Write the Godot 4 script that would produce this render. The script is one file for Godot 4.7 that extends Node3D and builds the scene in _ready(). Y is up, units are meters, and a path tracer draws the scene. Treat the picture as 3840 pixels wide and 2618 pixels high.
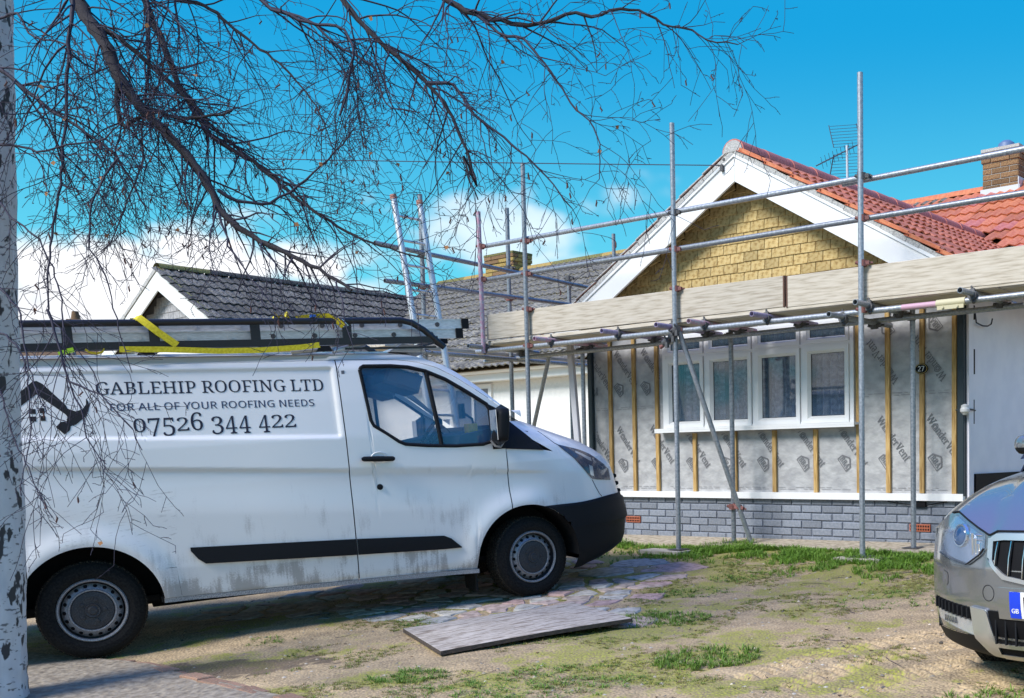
extends Node3D

var rng := RandomNumberGenerator.new()
var M := {}
var taken := {}

# ---------------------------------------------------------------- mesh builder
class MB:
	var V := PackedVector3Array()
	var N := PackedVector3Array()
	var T := PackedVector2Array()
	var I := PackedInt32Array()
	func tri(a: Vector3, b: Vector3, c: Vector3) -> void:
		var n := (b - a).cross(c - a).normalized()
		var k := V.size()
		V.append(a); V.append(b); V.append(c)
		for i in 3:
			N.append(n); T.append(Vector2.ZERO)
		I.append(k); I.append(k + 2); I.append(k + 1)
	func quad(a: Vector3, b: Vector3, c: Vector3, d: Vector3) -> void:   # counter-clockwise seen from outside
		var n := (c - a).cross(d - b).normalized()
		var k := V.size()
		V.append(a); V.append(b); V.append(c); V.append(d)
		for i in 4:
			N.append(n)
		T.append(Vector2(0, 0)); T.append(Vector2(1, 0)); T.append(Vector2(1, 1)); T.append(Vector2(0, 1))
		I.append_array(PackedInt32Array([k, k + 2, k + 1, k, k + 3, k + 2]))
	func box(c: Vector3, s: Vector3, b := Basis.IDENTITY) -> void:
		var h := s * 0.5
		var p := []
		for i in 8:
			p.append(c + b * Vector3(h.x if i & 1 else -h.x, h.y if i & 2 else -h.y, h.z if i & 4 else -h.z))
		quad(p[4], p[5], p[7], p[6]); quad(p[1], p[0], p[2], p[3])
		quad(p[5], p[1], p[3], p[7]); quad(p[0], p[4], p[6], p[2])
		quad(p[6], p[7], p[3], p[2]); quad(p[0], p[1], p[5], p[4])
	func bbox(c: Vector3, s: Vector3, e: float, b := Basis.IDENTITY) -> void:   # box whose front (+z) edges are chamfered
		var h := s * 0.5
		var o := []; var q := []; var r := []
		for k in 4:
			var sx := -1.0 if k == 0 or k == 3 else 1.0
			var sy := -1.0 if k < 2 else 1.0
			r.append(c + b * Vector3(sx * h.x, sy * h.y, -h.z))
			o.append(c + b * Vector3(sx * h.x, sy * h.y, h.z - e))
			q.append(c + b * Vector3(sx * (h.x - e), sy * (h.y - e), h.z))
		quad(q[0], q[1], q[2], q[3]); quad(r[1], r[0], r[3], r[2])
		for k in 4:
			var j := (k + 1) % 4
			quad(o[k], o[j], q[j], q[k]); quad(r[k], r[j], o[j], o[k])
	func grid(rows: Array, flip := false, uv := []) -> void:   # smooth sheet, rows of equal length
		var h := rows.size(); var w: int = rows[0].size(); var k := V.size()
		for j in h:
			for i in w:
				var a: Vector3 = rows[j][min(i + 1, w - 1)] - rows[j][max(i - 1, 0)]
				var b: Vector3 = rows[min(j + 1, h - 1)][i] - rows[max(j - 1, 0)][i]
				var n := a.cross(b).normalized()
				V.append(rows[j][i]); N.append(-n if flip else n)
				T.append(uv[j][i] if uv.size() else Vector2(i / float(w - 1), j / float(h - 1)))
		for j in h - 1:
			for i in w - 1:
				var p := k + j * w + i
				if flip:
					I.append_array(PackedInt32Array([p, p + 1, p + w + 1, p, p + w + 1, p + w]))
				else:
					I.append_array(PackedInt32Array([p, p + w + 1, p + 1, p, p + w, p + w + 1]))
	func tube(pts: Array, rad, k := 8, caps := true) -> void:
		var n := pts.size(); var base := V.size()
		var d: Vector3 = (pts[1] - pts[0]).normalized()
		var u := d.cross(Vector3(0.31, 0.9, 0.2)).normalized()
		for i in n:
			var t: Vector3 = (pts[min(i + 1, n - 1)] - pts[max(i - 1, 0)]).normalized()
			u = (u - t * u.dot(t)).normalized()
			var w := t.cross(u)
			var r: float = rad[i] if rad is Array or rad is PackedFloat32Array else rad
			for j in k:
				var a := TAU * j / k
				var o := u * cos(a) + w * sin(a)
				V.append(pts[i] + o * r); N.append(o); T.append(Vector2(j / float(k), i))
		for i in n - 1:
			for j in k:
				var a := base + i * k + j; var b := base + i * k + (j + 1) % k
				I.append_array(PackedInt32Array([a, b + k, b, a, a + k, b + k]))
		if caps:
			for e in [0, n - 1]:
				var t2: Vector3 = (pts[0] - pts[1]).normalized() if e == 0 else (pts[n - 1] - pts[n - 2]).normalized()
				var c := V.size()
				V.append(pts[e]); N.append(t2); T.append(Vector2.ZERO)
				for j in k:
					V.append(V[base + e * k + j]); N.append(t2); T.append(Vector2.ZERO)
				for j in k:
					if e == 0: I.append_array(PackedInt32Array([c, c + 1 + j, c + 1 + (j + 1) % k]))
					else: I.append_array(PackedInt32Array([c, c + 1 + (j + 1) % k, c + 1 + j]))
	func lathe(prof: Array, k: int, xf: Transform3D, hard := true) -> void:   # profile of (radius, along z); axis z of xf
		for i in prof.size() - 1:
			var a: Vector2 = prof[i]; var b: Vector2 = prof[i + 1]
			var t := (b - a).normalized(); var nn := Vector2(-t.y, t.x)   # outward for profiles running from the front inwards
			var base := V.size()
			for j in k + 1:
				var an := TAU * j / k
				var c := Vector3(cos(an), sin(an), 0)
				for q in [a, b]:
					V.append(xf * (c * q.x + Vector3(0, 0, q.y)))
					N.append((xf.basis * (c * nn.x + Vector3(0, 0, nn.y))).normalized()); T.append(Vector2(j / float(k), 0))
			for j in k:
				var p := base + j * 2
				I.append_array(PackedInt32Array([p, p + 3, p + 1, p, p + 2, p + 3]))
	func prism(poly: PackedVector2Array, z0: float, z1: float, xf := Transform3D.IDENTITY) -> void:
		var ix := Geometry2D.triangulate_polygon(poly)
		var cw := Geometry2D.is_polygon_clockwise(poly)
		for i in range(0, ix.size(), 3):
			var a := poly[ix[i]]; var b := poly[ix[i + 1]]; var c := poly[ix[i + 2]]
			if (b - a).cross(c - a) < 0:
				var t := b; b = c; c = t
			tri(xf * Vector3(a.x, a.y, z1), xf * Vector3(b.x, b.y, z1), xf * Vector3(c.x, c.y, z1))
			tri(xf * Vector3(a.x, a.y, z0), xf * Vector3(c.x, c.y, z0), xf * Vector3(b.x, b.y, z0))
		for i in poly.size():
			var a := poly[i]; var b := poly[(i + 1) % poly.size()]
			if cw:
				var t := a; a = b; b = t
			quad(xf * Vector3(a.x, a.y, z0), xf * Vector3(b.x, b.y, z0), xf * Vector3(b.x, b.y, z1), xf * Vector3(a.x, a.y, z1))
	func mesh() -> ArrayMesh:
		var m := ArrayMesh.new()
		var a := []
		a.resize(Mesh.ARRAY_MAX)
		a[Mesh.ARRAY_VERTEX] = V; a[Mesh.ARRAY_NORMAL] = N; a[Mesh.ARRAY_TEX_UV] = T; a[Mesh.ARRAY_INDEX] = I
		m.add_surface_from_arrays(Mesh.PRIMITIVE_TRIANGLES, a)
		return m

# ---------------------------------------------------------------- nodes
func numbered(n: String) -> String:
	taken[n] = taken.get(n, 0) + 1
	return n if taken[n] == 1 else "%s_%03d" % [n, taken[n] - 1]

func tag(o: Node, label: String, category: String, group := "") -> Node:
	o.set_meta("label", label); o.set_meta("category", category)
	if group: o.set_meta("group", group)
	return o

func thing(n: String, label: String, category: String, xf := Transform3D.IDENTITY, group := "") -> Node3D:
	var o := Node3D.new()
	o.name = numbered(n); add_child(o); o.transform = xf
	tag(o, label, category, group)
	return o

func part(p: Node, n: String, what, m: Material, xf := Transform3D.IDENTITY) -> MeshInstance3D:
	var o := MeshInstance3D.new()
	o.name = n
	o.mesh = what.mesh() if what is MB else what
	o.material_override = m
	o.transform = xf
	o.name = numbered(n) if p == self else n
	p.add_child(o, true)
	return o

func setting(n: String, what, m: Material) -> MeshInstance3D:
	var o := part(self, n, what, m)
	o.set_meta("kind", "structure")
	return o

func group_of(p: Node, n: String, xf := Transform3D.IDENTITY) -> Node3D:
	var o := Node3D.new()
	o.name = n; o.transform = xf
	p.add_child(o, true)
	return o

func gy(x: float, z: float) -> float:
	return -0.40 + 0.043 * clampf(x, -9, 5) - 0.0404 * clampf(z, -12.0, 4)

func lerp_tab(x: float, xs: Array, ys: Array) -> float:
	if x <= xs[0]: return ys[0]
	for i in xs.size() - 1:
		if x <= xs[i + 1]:
			return lerpf(ys[i], ys[i + 1], (x - xs[i]) / (xs[i + 1] - xs[i]))
	return ys[-1]

# ---------------------------------------------------------------- materials
func lin(r: float, g: float, b: float) -> Color:
	return Color(r, g, b).linear_to_srgb()

func plain(c: Color, rough := 0.6, metal := 0.0) -> StandardMaterial3D:
	var m := StandardMaterial3D.new()
	m.albedo_color = c; m.roughness = rough; m.metallic = metal
	return m

func noise(freq: float, seed_: int, oct := 4, type := FastNoiseLite.TYPE_SIMPLEX_SMOOTH) -> FastNoiseLite:
	var n := FastNoiseLite.new()
	n.noise_type = type; n.frequency = freq; n.seed = seed_; n.fractal_octaves = oct
	return n

func ramp(stops: Array) -> Gradient:
	var g := Gradient.new()
	var o := PackedFloat32Array(); var c := PackedColorArray()
	for s in stops:
		o.append(s[0]); c.append(s[1])
	g.offsets = o; g.colors = c
	return g

func ntex(n: FastNoiseLite, g: Gradient = null, size := 256, bump := 0.0) -> NoiseTexture2D:
	var t := NoiseTexture2D.new()
	t.width = size; t.height = size; t.seamless = true; t.noise = n
	if g: t.color_ramp = g
	if bump > 0.0:
		t.as_normal_map = true; t.bump_strength = bump
	return t

var seed_count := 10
var bumps := {}
# speckled material: colours run from dark to light over a noise; scale is repeats per metre on each axis
func grainy(stops: Array, scale: Vector3, rough := 0.8, bump := 0.0, freq := 0.02, world := false, size := 256) -> StandardMaterial3D:
	seed_count += 1
	var m := StandardMaterial3D.new()
	m.albedo_texture = ntex(noise(freq, seed_count, 5), ramp(stops), size)
	m.roughness = rough
	m.uv1_triplanar = true; m.uv1_world_triplanar = world; m.uv1_scale = scale
	if bump > 0.0:
		m.normal_enabled = true
		var key := 1 if freq < 0.035 else 2
		if not bumps.has(key): bumps[key] = ntex(noise(0.05 * key, 100 + key, 4), null, 512, 5.0)
		m.normal_texture = bumps[key]
		m.normal_scale = clampf(bump / 11.0, 0.05, 0.8)
	return m

# the same surface in several tones
func tones(base: StandardMaterial3D, fs: Array) -> Array:
	var o := []
	for f in fs:
		var m: StandardMaterial3D = base.duplicate()
		m.albedo_color = lin(f, f, f) if f is float else f
		m.uv1_offset = Vector3(rng.randf(), rng.randf(), rng.randf())
		o.append(m)
	return o

func two(a: Color, b: Color) -> Array:
	return [[0.25, a], [0.75, b]]

func make_materials() -> void:
	M.white_paint = plain(lin(0.80, 0.80, 0.80), 0.35)
	M.upvc = plain(lin(0.80, 0.80, 0.81), 0.3)
	M.render = grainy(two(lin(0.79, 0.785, 0.78), lin(0.84, 0.835, 0.83)), Vector3(0.8, 0.8, 0.8), 0.9, 2.0, 0.06)
	M.shaded_render = grainy(two(lin(0.76, 0.74, 0.83), lin(0.81, 0.79, 0.87)), Vector3(0.6, 0.6, 0.6), 0.6, 0.6)  # white render with the lilac tint of its shade mixed into the colour
	M.brick_paint = tones(grainy(two(lin(0.215, 0.24, 0.29), lin(0.275, 0.30, 0.355)), Vector3(3, 3, 3), 0.75, 6.0, 0.04), [0.76, 0.86, 0.94, 1.0])
	M.mortar_paint = grainy(two(lin(0.15, 0.17, 0.225), lin(0.22, 0.245, 0.31)), Vector3(3, 3, 3), 0.85, 4.0, 0.05)
	M.terracotta = plain(lin(0.42, 0.12, 0.06), 0.8)
	M.black = plain(lin(0.008, 0.008, 0.010), 0.6)
	M.dark = plain(lin(0.022, 0.022, 0.024), 0.8)
	M.membrane = grainy([[0.2, lin(0.34, 0.34, 0.355)], [0.5, lin(0.41, 0.41, 0.42)], [0.8, lin(0.47, 0.47, 0.48)]], Vector3(0.35, 0.5, 0.35), 0.7, 3.0, 0.03, false, 512)
	M.print = plain(lin(0.17, 0.17, 0.185), 0.7)
	M.batten = tones(grainy([[0.2, lin(0.36, 0.21, 0.07)], [0.55, lin(0.52, 0.33, 0.12)], [0.85, lin(0.60, 0.41, 0.18)]], Vector3(6, 0.6, 6), 0.8, 2.0, 0.03), [0.75, 0.88, 1.0])
	M.green_trim = plain(lin(0.018, 0.032, 0.042), 0.45)
	M.shingle = tones(grainy([[0.15, lin(0.36, 0.23, 0.085)], [0.42, lin(0.56, 0.405, 0.165)], [0.8, lin(0.63, 0.48, 0.23)]], Vector3(2.2, 2.2, 2.2), 0.85, 3.0, 0.035), [0.74, 0.82, 0.88, 0.94, 1.0])
	M.shingle_back = plain(lin(0.10, 0.06, 0.02), 0.9)
	M.red_tile = tones(grainy(two(lin(0.52, 0.14, 0.065), lin(0.64, 0.23, 0.12)), Vector3(2.2, 2.2, 2.2), 0.6, 2.0, 0.03), [0.72, 0.82, 0.92, 1.0])
	M.pink_tile = grainy(two(lin(0.42, 0.12, 0.10), lin(0.56, 0.20, 0.155)), Vector3(2, 2, 2), 0.6, 2.0, 0.03)
	M.orange_tile = grainy(two(lin(0.50, 0.14, 0.06), lin(0.62, 0.22, 0.10)), Vector3(2, 2, 2), 0.7, 2.0, 0.03)
	M.grey_tile = tones(grainy([[0.2, lin(0.10, 0.095, 0.085)], [0.55, lin(0.24, 0.225, 0.20)], [0.72, lin(0.36, 0.34, 0.30)], [0.86, lin(0.36, 0.27, 0.07)]], Vector3(1.6, 1.6, 1.6), 0.95, 5.0, 0.03), [0.6, 0.7, 0.8, 0.9, 1.0])
	M.moss_tile = tones(grainy([[0.25, lin(0.035, 0.03, 0.028)], [0.47, lin(0.11, 0.10, 0.095)], [0.58, lin(0.36, 0.35, 0.34)], [0.66, lin(0.09, 0.085, 0.07)], [0.80, lin(0.17, 0.165, 0.04)]], Vector3(2.2, 2.2, 2.2), 0.95, 7.0, 0.04), [0.55, 0.7, 0.85, 1.0])
	M.moss = grainy([[0.2, lin(0.07, 0.07, 0.05)], [0.5, lin(0.17, 0.16, 0.05)], [0.8, lin(0.30, 0.27, 0.09)]], Vector3(3, 3, 3), 0.95, 7.0, 0.04)
	M.mortar = grainy(two(lin(0.36, 0.36, 0.35), lin(0.56, 0.55, 0.53)), Vector3(3, 3, 3), 0.95, 5.0, 0.05)
	M.old_brick = tones(grainy(two(lin(0.17, 0.095, 0.05), lin(0.34, 0.21, 0.10)), Vector3(4, 4, 4), 0.9, 4.0, 0.04), [0.62, 0.84, 1.0, 0.75])
	M.lichen_brick = grainy([[0.2, lin(0.22, 0.13, 0.05)], [0.5, lin(0.42, 0.28, 0.09)], [0.85, lin(0.40, 0.36, 0.12)]], Vector3(3, 3, 3), 0.95, 5.0, 0.05)
	M.lead = plain(lin(0.55, 0.57, 0.62), 0.45, 0.3)
	var zinc := grainy(two(lin(0.27, 0.30, 0.34), lin(0.45, 0.47, 0.51)), Vector3(2.5, 2.5, 2.5), 0.42, 0.8, 0.05)
	zinc.metallic = 0.55
	M.steel = tones(zinc, [0.72, 0.86, 1.0])
	M.painted_tube = grainy([[0.3, lin(0.42, 0.44, 0.48)], [0.55, lin(0.45, 0.24, 0.33)], [0.8, lin(0.52, 0.30, 0.40)]], Vector3(2.5, 2.5, 2.5), 0.5, 0.8, 0.03)
	M.violet_tube = grainy(two(lin(0.24, 0.20, 0.33), lin(0.36, 0.31, 0.45)), Vector3(3, 3, 3), 0.5, 0.8, 0.03)
	M.rust = grainy(two(lin(0.10, 0.06, 0.055), lin(0.34, 0.10, 0.09)), Vector3(14, 14, 14), 0.7, 4.0, 0.05)
	M.coupler = grainy(two(lin(0.03, 0.032, 0.036), lin(0.13, 0.125, 0.13)), Vector3(12, 12, 12), 0.55, 4.0, 0.05)
	M.cream_clamp = plain(lin(0.55, 0.50, 0.33), 0.6)
	M.tube_inside = plain(lin(0.02, 0.02, 0.022), 0.9)
	M.board = tones(grainy([[0.18, lin(0.42, 0.36, 0.28)], [0.45, lin(0.55, 0.485, 0.395)], [0.8, lin(0.62, 0.555, 0.465)]], Vector3(0.22, 2.6, 2.6), 0.85, 1.6, 0.03, false, 512), [0.88, 0.93, 0.97, 1.0])
	M.soffit = grainy(two(lin(0.05, 0.036, 0.025), lin(0.10, 0.075, 0.05)), Vector3(4, 4, 4), 0.9, 2.0, 0.03)
	M.iron_band = plain(lin(0.10, 0.045, 0.03), 0.7)
	M.aluminium = grainy(two(lin(0.52, 0.53, 0.55), lin(0.66, 0.67, 0.69)), Vector3(1.5, 6, 6), 0.42, 0.5, 0.04)
	M.aluminium.metallic = 0.5
	M.strap = grainy(two(lin(0.62, 0.50, 0.01), lin(0.78, 0.66, 0.03)), Vector3(8, 8, 8), 0.7, 2.0)
	M.lime_strap = plain(lin(0.45, 0.75, 0.03), 0.6)
	M.blue_plastic = plain(lin(0.02, 0.12, 0.5), 0.5)
	M.glass = plain(Color(0.55, 0.68, 0.8, 0.10), 0.03)
	M.glass.transparency = BaseMaterial3D.TRANSPARENCY_ALPHA
	M.cab_glass = plain(Color(0.30, 0.52, 0.72, 0.34), 0.03)
	M.cab_glass.transparency = BaseMaterial3D.TRANSPARENCY_ALPHA
	M.lamp_glass = plain(Color(0.8, 0.88, 1.0, 0.06), 0.02)
	M.lamp_glass.transparency = BaseMaterial3D.TRANSPARENCY_ALPHA
	M.chrome = plain(lin(0.75, 0.76, 0.78), 0.08, 1.0)
	M.rubber = grainy(two(lin(0.010, 0.010, 0.011), lin(0.025, 0.024, 0.023)), Vector3(6, 6, 6), 0.85, 2.0, 0.04)
	M.dusty_rubber = grainy([[0.35, lin(0.015, 0.014, 0.014)], [0.75, lin(0.10, 0.085, 0.065)]], Vector3(8, 8, 8), 0.9, 3.0, 0.04)
	M.trim = grainy(two(lin(0.010, 0.011, 0.014), lin(0.020, 0.021, 0.025)), Vector3(20, 20, 20), 0.55, 1.5, 0.05)
	M.trim.metallic_specular = 0.25; M.rubber.metallic_specular = 0.25; M.dusty_rubber.metallic_specular = 0.2; M.dark.metallic_specular = 0.2; M.black.metallic_specular = 0.25
	M.wheel_steel = grainy(two(lin(0.20, 0.20, 0.22), lin(0.42, 0.42, 0.45)), Vector3(9, 9, 9), 0.45, 1.0, 0.04)
	M.wheel_steel.metallic = 0.4
	M.wheel_dark = grainy(two(lin(0.02, 0.02, 0.024), lin(0.055, 0.055, 0.062)), Vector3(9, 9, 9), 0.6, 1.5, 0.04)
	M.cab_blue = plain(lin(0.03, 0.045, 0.09), 0.7)
	M.cab_grey = plain(lin(0.16, 0.17, 0.2), 0.8)
	M.concrete = grainy([[0.2, lin(0.27, 0.22, 0.16)], [0.5, lin(0.44, 0.37, 0.28)], [0.8, lin(0.53, 0.46, 0.36)]], Vector3(0.8, 0.8, 0.8), 0.95, 4.0, 0.03, true, 512)
	M.drive = grainy([[0.2, lin(0.19, 0.155, 0.115)], [0.5, lin(0.28, 0.235, 0.18)], [0.8, lin(0.35, 0.30, 0.235)]], Vector3(0.35, 0.35, 0.35), 0.95, 4.0, 0.08, true, 512)
	M.edging = tones(grainy([[0.3, lin(0.25, 0.19, 0.13)], [0.55, lin(0.36, 0.18, 0.12)], [0.8, lin(0.40, 0.28, 0.20)]], Vector3(4, 4, 4), 0.95, 5.0, 0.05), [0.8, 1.0])
	M.stone = tones(grainy([[0.2, lin(0.52, 0.51, 0.48)], [0.5, lin(0.82, 0.82, 0.82)], [0.85, lin(1.0, 1.0, 1.0)]], Vector3(1.6, 1.6, 1.6), 0.95, 5.0, 0.03, true), [lin(0.55, 0.52, 0.46), lin(0.62, 0.58, 0.50), lin(0.52, 0.42, 0.35), lin(0.58, 0.44, 0.38), lin(0.46, 0.45, 0.42), lin(0.56, 0.38, 0.34)])
	M.ply = grainy([[0.28, lin(0.20, 0.15, 0.11)], [0.38, lin(0.46, 0.39, 0.32)], [0.55, lin(0.58, 0.51, 0.43)], [0.63, lin(0.32, 0.26, 0.20)], [0.70, lin(0.62, 0.55, 0.47)]], Vector3(0.45, 1.0, 3.2), 0.9, 2.0, 0.018, false, 512)
	M.shaded_ply_edge = grainy(two(lin(0.035, 0.03, 0.028), lin(0.12, 0.09, 0.07)), Vector3(2, 30, 2), 0.95, 3.0, 0.04)  # dark colour carries the shade on the sheet's edges
	M.bark = grainy(two(lin(0.014, 0.012, 0.018), lin(0.040, 0.034, 0.040)), Vector3(6, 6, 6), 0.9, 5.0, 0.05)
	M.twig = grainy(two(lin(0.014, 0.012, 0.030), lin(0.034, 0.028, 0.055)), Vector3(8, 8, 8), 0.75, 2.0, 0.05)
	M.catkin = plain(lin(0.10, 0.045, 0.04), 0.9)
	M.dead_leaf = plain(lin(0.36, 0.17, 0.07), 0.9)
	M.wire = plain(lin(0.05, 0.05, 0.08), 0.6)
	M.gold = plain(lin(0.55, 0.42, 0.14), 0.35, 0.6)
	M.car_paint = plain(lin(0.30, 0.31, 0.32), 0.18, 0.7)
	M.car_paint.clearcoat_enabled = true; M.car_paint.clearcoat = 1.0; M.car_paint.clearcoat_roughness = 0.03
	M.silver = plain(lin(0.60, 0.61, 0.63), 0.3, 0.7)
	M.plate = plain(lin(0.82, 0.82, 0.80), 0.4)
	M.gb_blue = plain(lin(0.01, 0.05, 0.62), 0.4)
const LIMBS := [
[0.04,0.007,[-3.373,3.413,-5.772,-3.305,3.265,-5.716,-3.205,3.128,-5.661,-3.097,2.983,-5.606,-3.021,2.819,-5.549,-2.865,2.626,-5.491,-2.720,2.487,-5.436,-2.577,2.341,-5.380,-2.467,2.187,-5.324,-2.417,2.085,-5.272,-2.259,1.965,-5.218,-2.114,1.885,-5.166,-1.893,1.776,-5.113,-1.725,1.661,-5.060]],
[0.022,0.004,[-3.148,3.498,-6.078,-3.116,3.390,-6.029,-3.051,3.249,-5.978,-2.966,3.088,-5.926,-2.871,2.874,-5.871,-2.797,2.761,-5.822,-2.692,2.605,-5.771,-2.556,2.505,-5.723,-2.389,2.406,-5.675,-2.215,2.255,-5.623,-2.032,2.116,-5.573,-1.769,1.968,-5.522,-1.488,1.883,-5.475]],
[0.018,0.003,[-2.014,3.360,-5.768,-1.937,3.246,-5.721,-1.861,3.143,-5.674,-1.693,2.968,-5.623,-1.475,2.772,-5.571,-1.333,2.571,-5.518,-1.264,2.394,-5.467,-1.206,2.219,-5.416,-1.265,2.378,-5.386,-1.217,2.206,-5.335,-1.176,2.129,-5.290]],
[0.01,0.003,[-1.451,2.741,-5.479,-1.311,2.721,-5.427,-1.201,2.549,-5.366,-1.026,2.404,-5.307,-0.861,2.243,-5.247,-0.712,2.046,-5.184]],
[0.017,0.003,[-1.532,3.352,-5.768,-1.408,3.241,-5.730,-1.294,3.163,-5.694,-1.147,3.113,-5.660,-1.001,3.067,-5.626,-0.857,3.070,-5.596,-0.720,3.107,-5.567,-0.648,3.062,-5.534,-0.500,3.092,-5.505,-0.368,3.067,-5.472,-0.273,2.979,-5.436,-0.131,2.947,-5.403,-0.057,2.878,-5.368,0.082,2.850,-5.335]],
[0.009,0.0025,[-1.229,3.125,-5.653,-1.103,3.015,-5.602,-0.990,2.982,-5.555,-0.915,2.889,-5.505,-0.788,2.707,-5.449,-0.729,2.597,-5.397,-0.631,2.501,-5.347,-0.587,2.408,-5.296,-0.577,2.276,-5.243,-0.580,2.193,-5.194]],
[0.014,0.004,[-3.159,3.103,-5.652,-3.055,3.042,-5.686,-2.928,2.916,-5.715,-2.810,2.810,-5.746,-2.649,2.626,-5.772,-2.495,2.483,-5.801,-2.294,2.337,-5.829,-2.201,2.224,-5.859,-2.062,2.131,-5.891]],
[0.013,0.003,[-3.178,3.606,-6.385,-3.089,3.518,-6.342,-2.930,3.476,-6.302,-2.774,3.354,-6.256,-2.586,3.197,-6.209,-2.422,3.065,-6.163,-2.295,2.925,-6.117,-2.192,2.774,-6.070,-2.135,2.604,-6.021]],
[0.01,0.005,[-2.262,3.151,-5.455,-2.193,3.091,-5.431,-1.995,3.010,-5.406,-1.827,2.979,-5.384,-1.762,2.860,-5.356,-1.830,2.536,-5.316]],
[0.009,0.003,[-2.243,3.142,-5.554,-2.035,3.063,-5.516,-1.882,2.915,-5.473,-1.689,2.808,-5.433,-1.660,2.675,-5.391,-1.611,2.583,-5.352,-1.442,2.545,-5.316]],
[0.012,0.004,[-3.089,3.281,-5.363,-3.096,3.103,-5.329,-3.100,2.936,-5.296,-3.104,2.741,-5.262,-3.099,2.528,-5.226,-3.097,2.385,-5.195,-3.106,2.186,-5.160,-3.124,2.007,-5.126,-3.137,1.839,-5.093,-3.131,1.597,-5.056]],
[0.012,0.004,[-3.574,2.858,-5.436,-3.438,2.746,-5.404,-3.332,2.666,-5.374,-3.237,2.586,-5.344,-3.153,2.537,-5.316,-3.040,2.468,-5.286,-2.889,2.350,-5.254,-2.789,2.195,-5.219,-2.728,2.091,-5.187]],
[0.016,0.006,[-3.041,2.800,-5.583,-3.044,2.694,-5.570,-3.027,2.588,-5.557,-3.003,2.565,-5.549,-2.895,2.624,-5.547,-2.849,2.652,-5.542,-2.733,2.602,-5.533,-2.585,2.603,-5.526,-2.447,2.630,-5.522]],
[0.01,0.003,[-3.078,3.464,-5.975,-3.049,3.284,-5.931,-3.033,3.008,-5.880,-3.040,2.778,-5.832,-3.036,2.616,-5.788,-3.021,2.433,-5.743,-3.058,2.318,-5.703,-3.084,2.183,-5.661,-3.132,2.017,-5.617,-3.156,1.969,-5.580]],
[0.01,0.003,[-2.432,2.188,-5.294,-2.342,2.137,-5.330,-2.218,2.134,-5.370,-2.133,2.203,-5.415,-1.983,2.344,-5.464,-1.829,2.537,-5.516]],
[0.006,0.002,[-2.374,2.056,-5.185,-2.336,1.969,-5.139,-2.295,1.883,-5.094,-2.193,1.741,-5.045,-2.082,1.619,-4.997,-1.974,1.509,-4.950]],
[0.008,0.003,[-3.726,3.143,-5.654,-3.539,3.158,-5.595,-3.440,3.019,-5.526,-3.240,2.952,-5.462,-3.084,2.856,-5.396,-2.970,2.792,-5.332]],
[0.007,0.003,[-3.445,2.394,-5.206,-3.305,2.386,-5.186,-3.186,2.340,-5.163,-3.058,2.371,-5.145,-2.873,2.371,-5.125,-2.744,2.488,-5.112]],
[0.006,0.0025,[-3.631,2.226,-5.496,-3.496,2.092,-5.404,-3.322,1.981,-5.314,-3.193,1.815,-5.220,-3.105,1.605,-5.123,-3.048,1.403,-5.027,-2.981,1.207,-4.931]],
[0.006,0.002,[-2.791,2.293,-5.100,-2.854,2.199,-5.077,-2.908,2.063,-5.052,-2.906,1.870,-5.023,-2.814,1.724,-4.997,-2.770,1.523,-4.968,-2.689,1.296,-4.937]],
[0.006,0.002,[-3.638,1.783,-5.468,-3.448,1.640,-5.339,-3.343,1.425,-5.205,-3.229,1.267,-5.075,-3.089,1.116,-4.945,-2.922,1.062,-4.822]],
[0.006,0.002,[-3.642,1.556,-5.454,-3.484,1.481,-5.349,-3.370,1.379,-5.243,-3.288,1.223,-5.132,-3.217,1.025,-5.020,-3.183,0.882,-4.911,-3.138,0.745,-4.802]],
[0.007,0.002,[-3.069,1.582,-4.955,-3.003,1.392,-4.923,-2.956,1.250,-4.894,-2.881,1.109,-4.865,-2.844,0.979,-4.836,-2.751,0.876,-4.810]],
[0.005,0.002,[-2.950,1.250,-4.884,-2.804,1.200,-4.868,-2.724,1.115,-4.850,-2.645,1.031,-4.832,-2.594,0.938,-4.814]],
[0.005,0.002,[-3.655,1.350,-5.441,-3.536,1.218,-5.312,-3.409,1.032,-5.180,-3.264,0.883,-5.051,-3.132,0.741,-4.922,-3.002,0.651,-4.796]]]

# ---------------------------------------------------------------- scene
func _ready() -> void:
	rng.seed = 20240311
	camera_and_light()
	make_materials()
	build_ground()
	build_house()
	build_neighbours()
	build_scaffold()
	build_van()
	build_car()
	build_tree()
	build_small_things()

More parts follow.
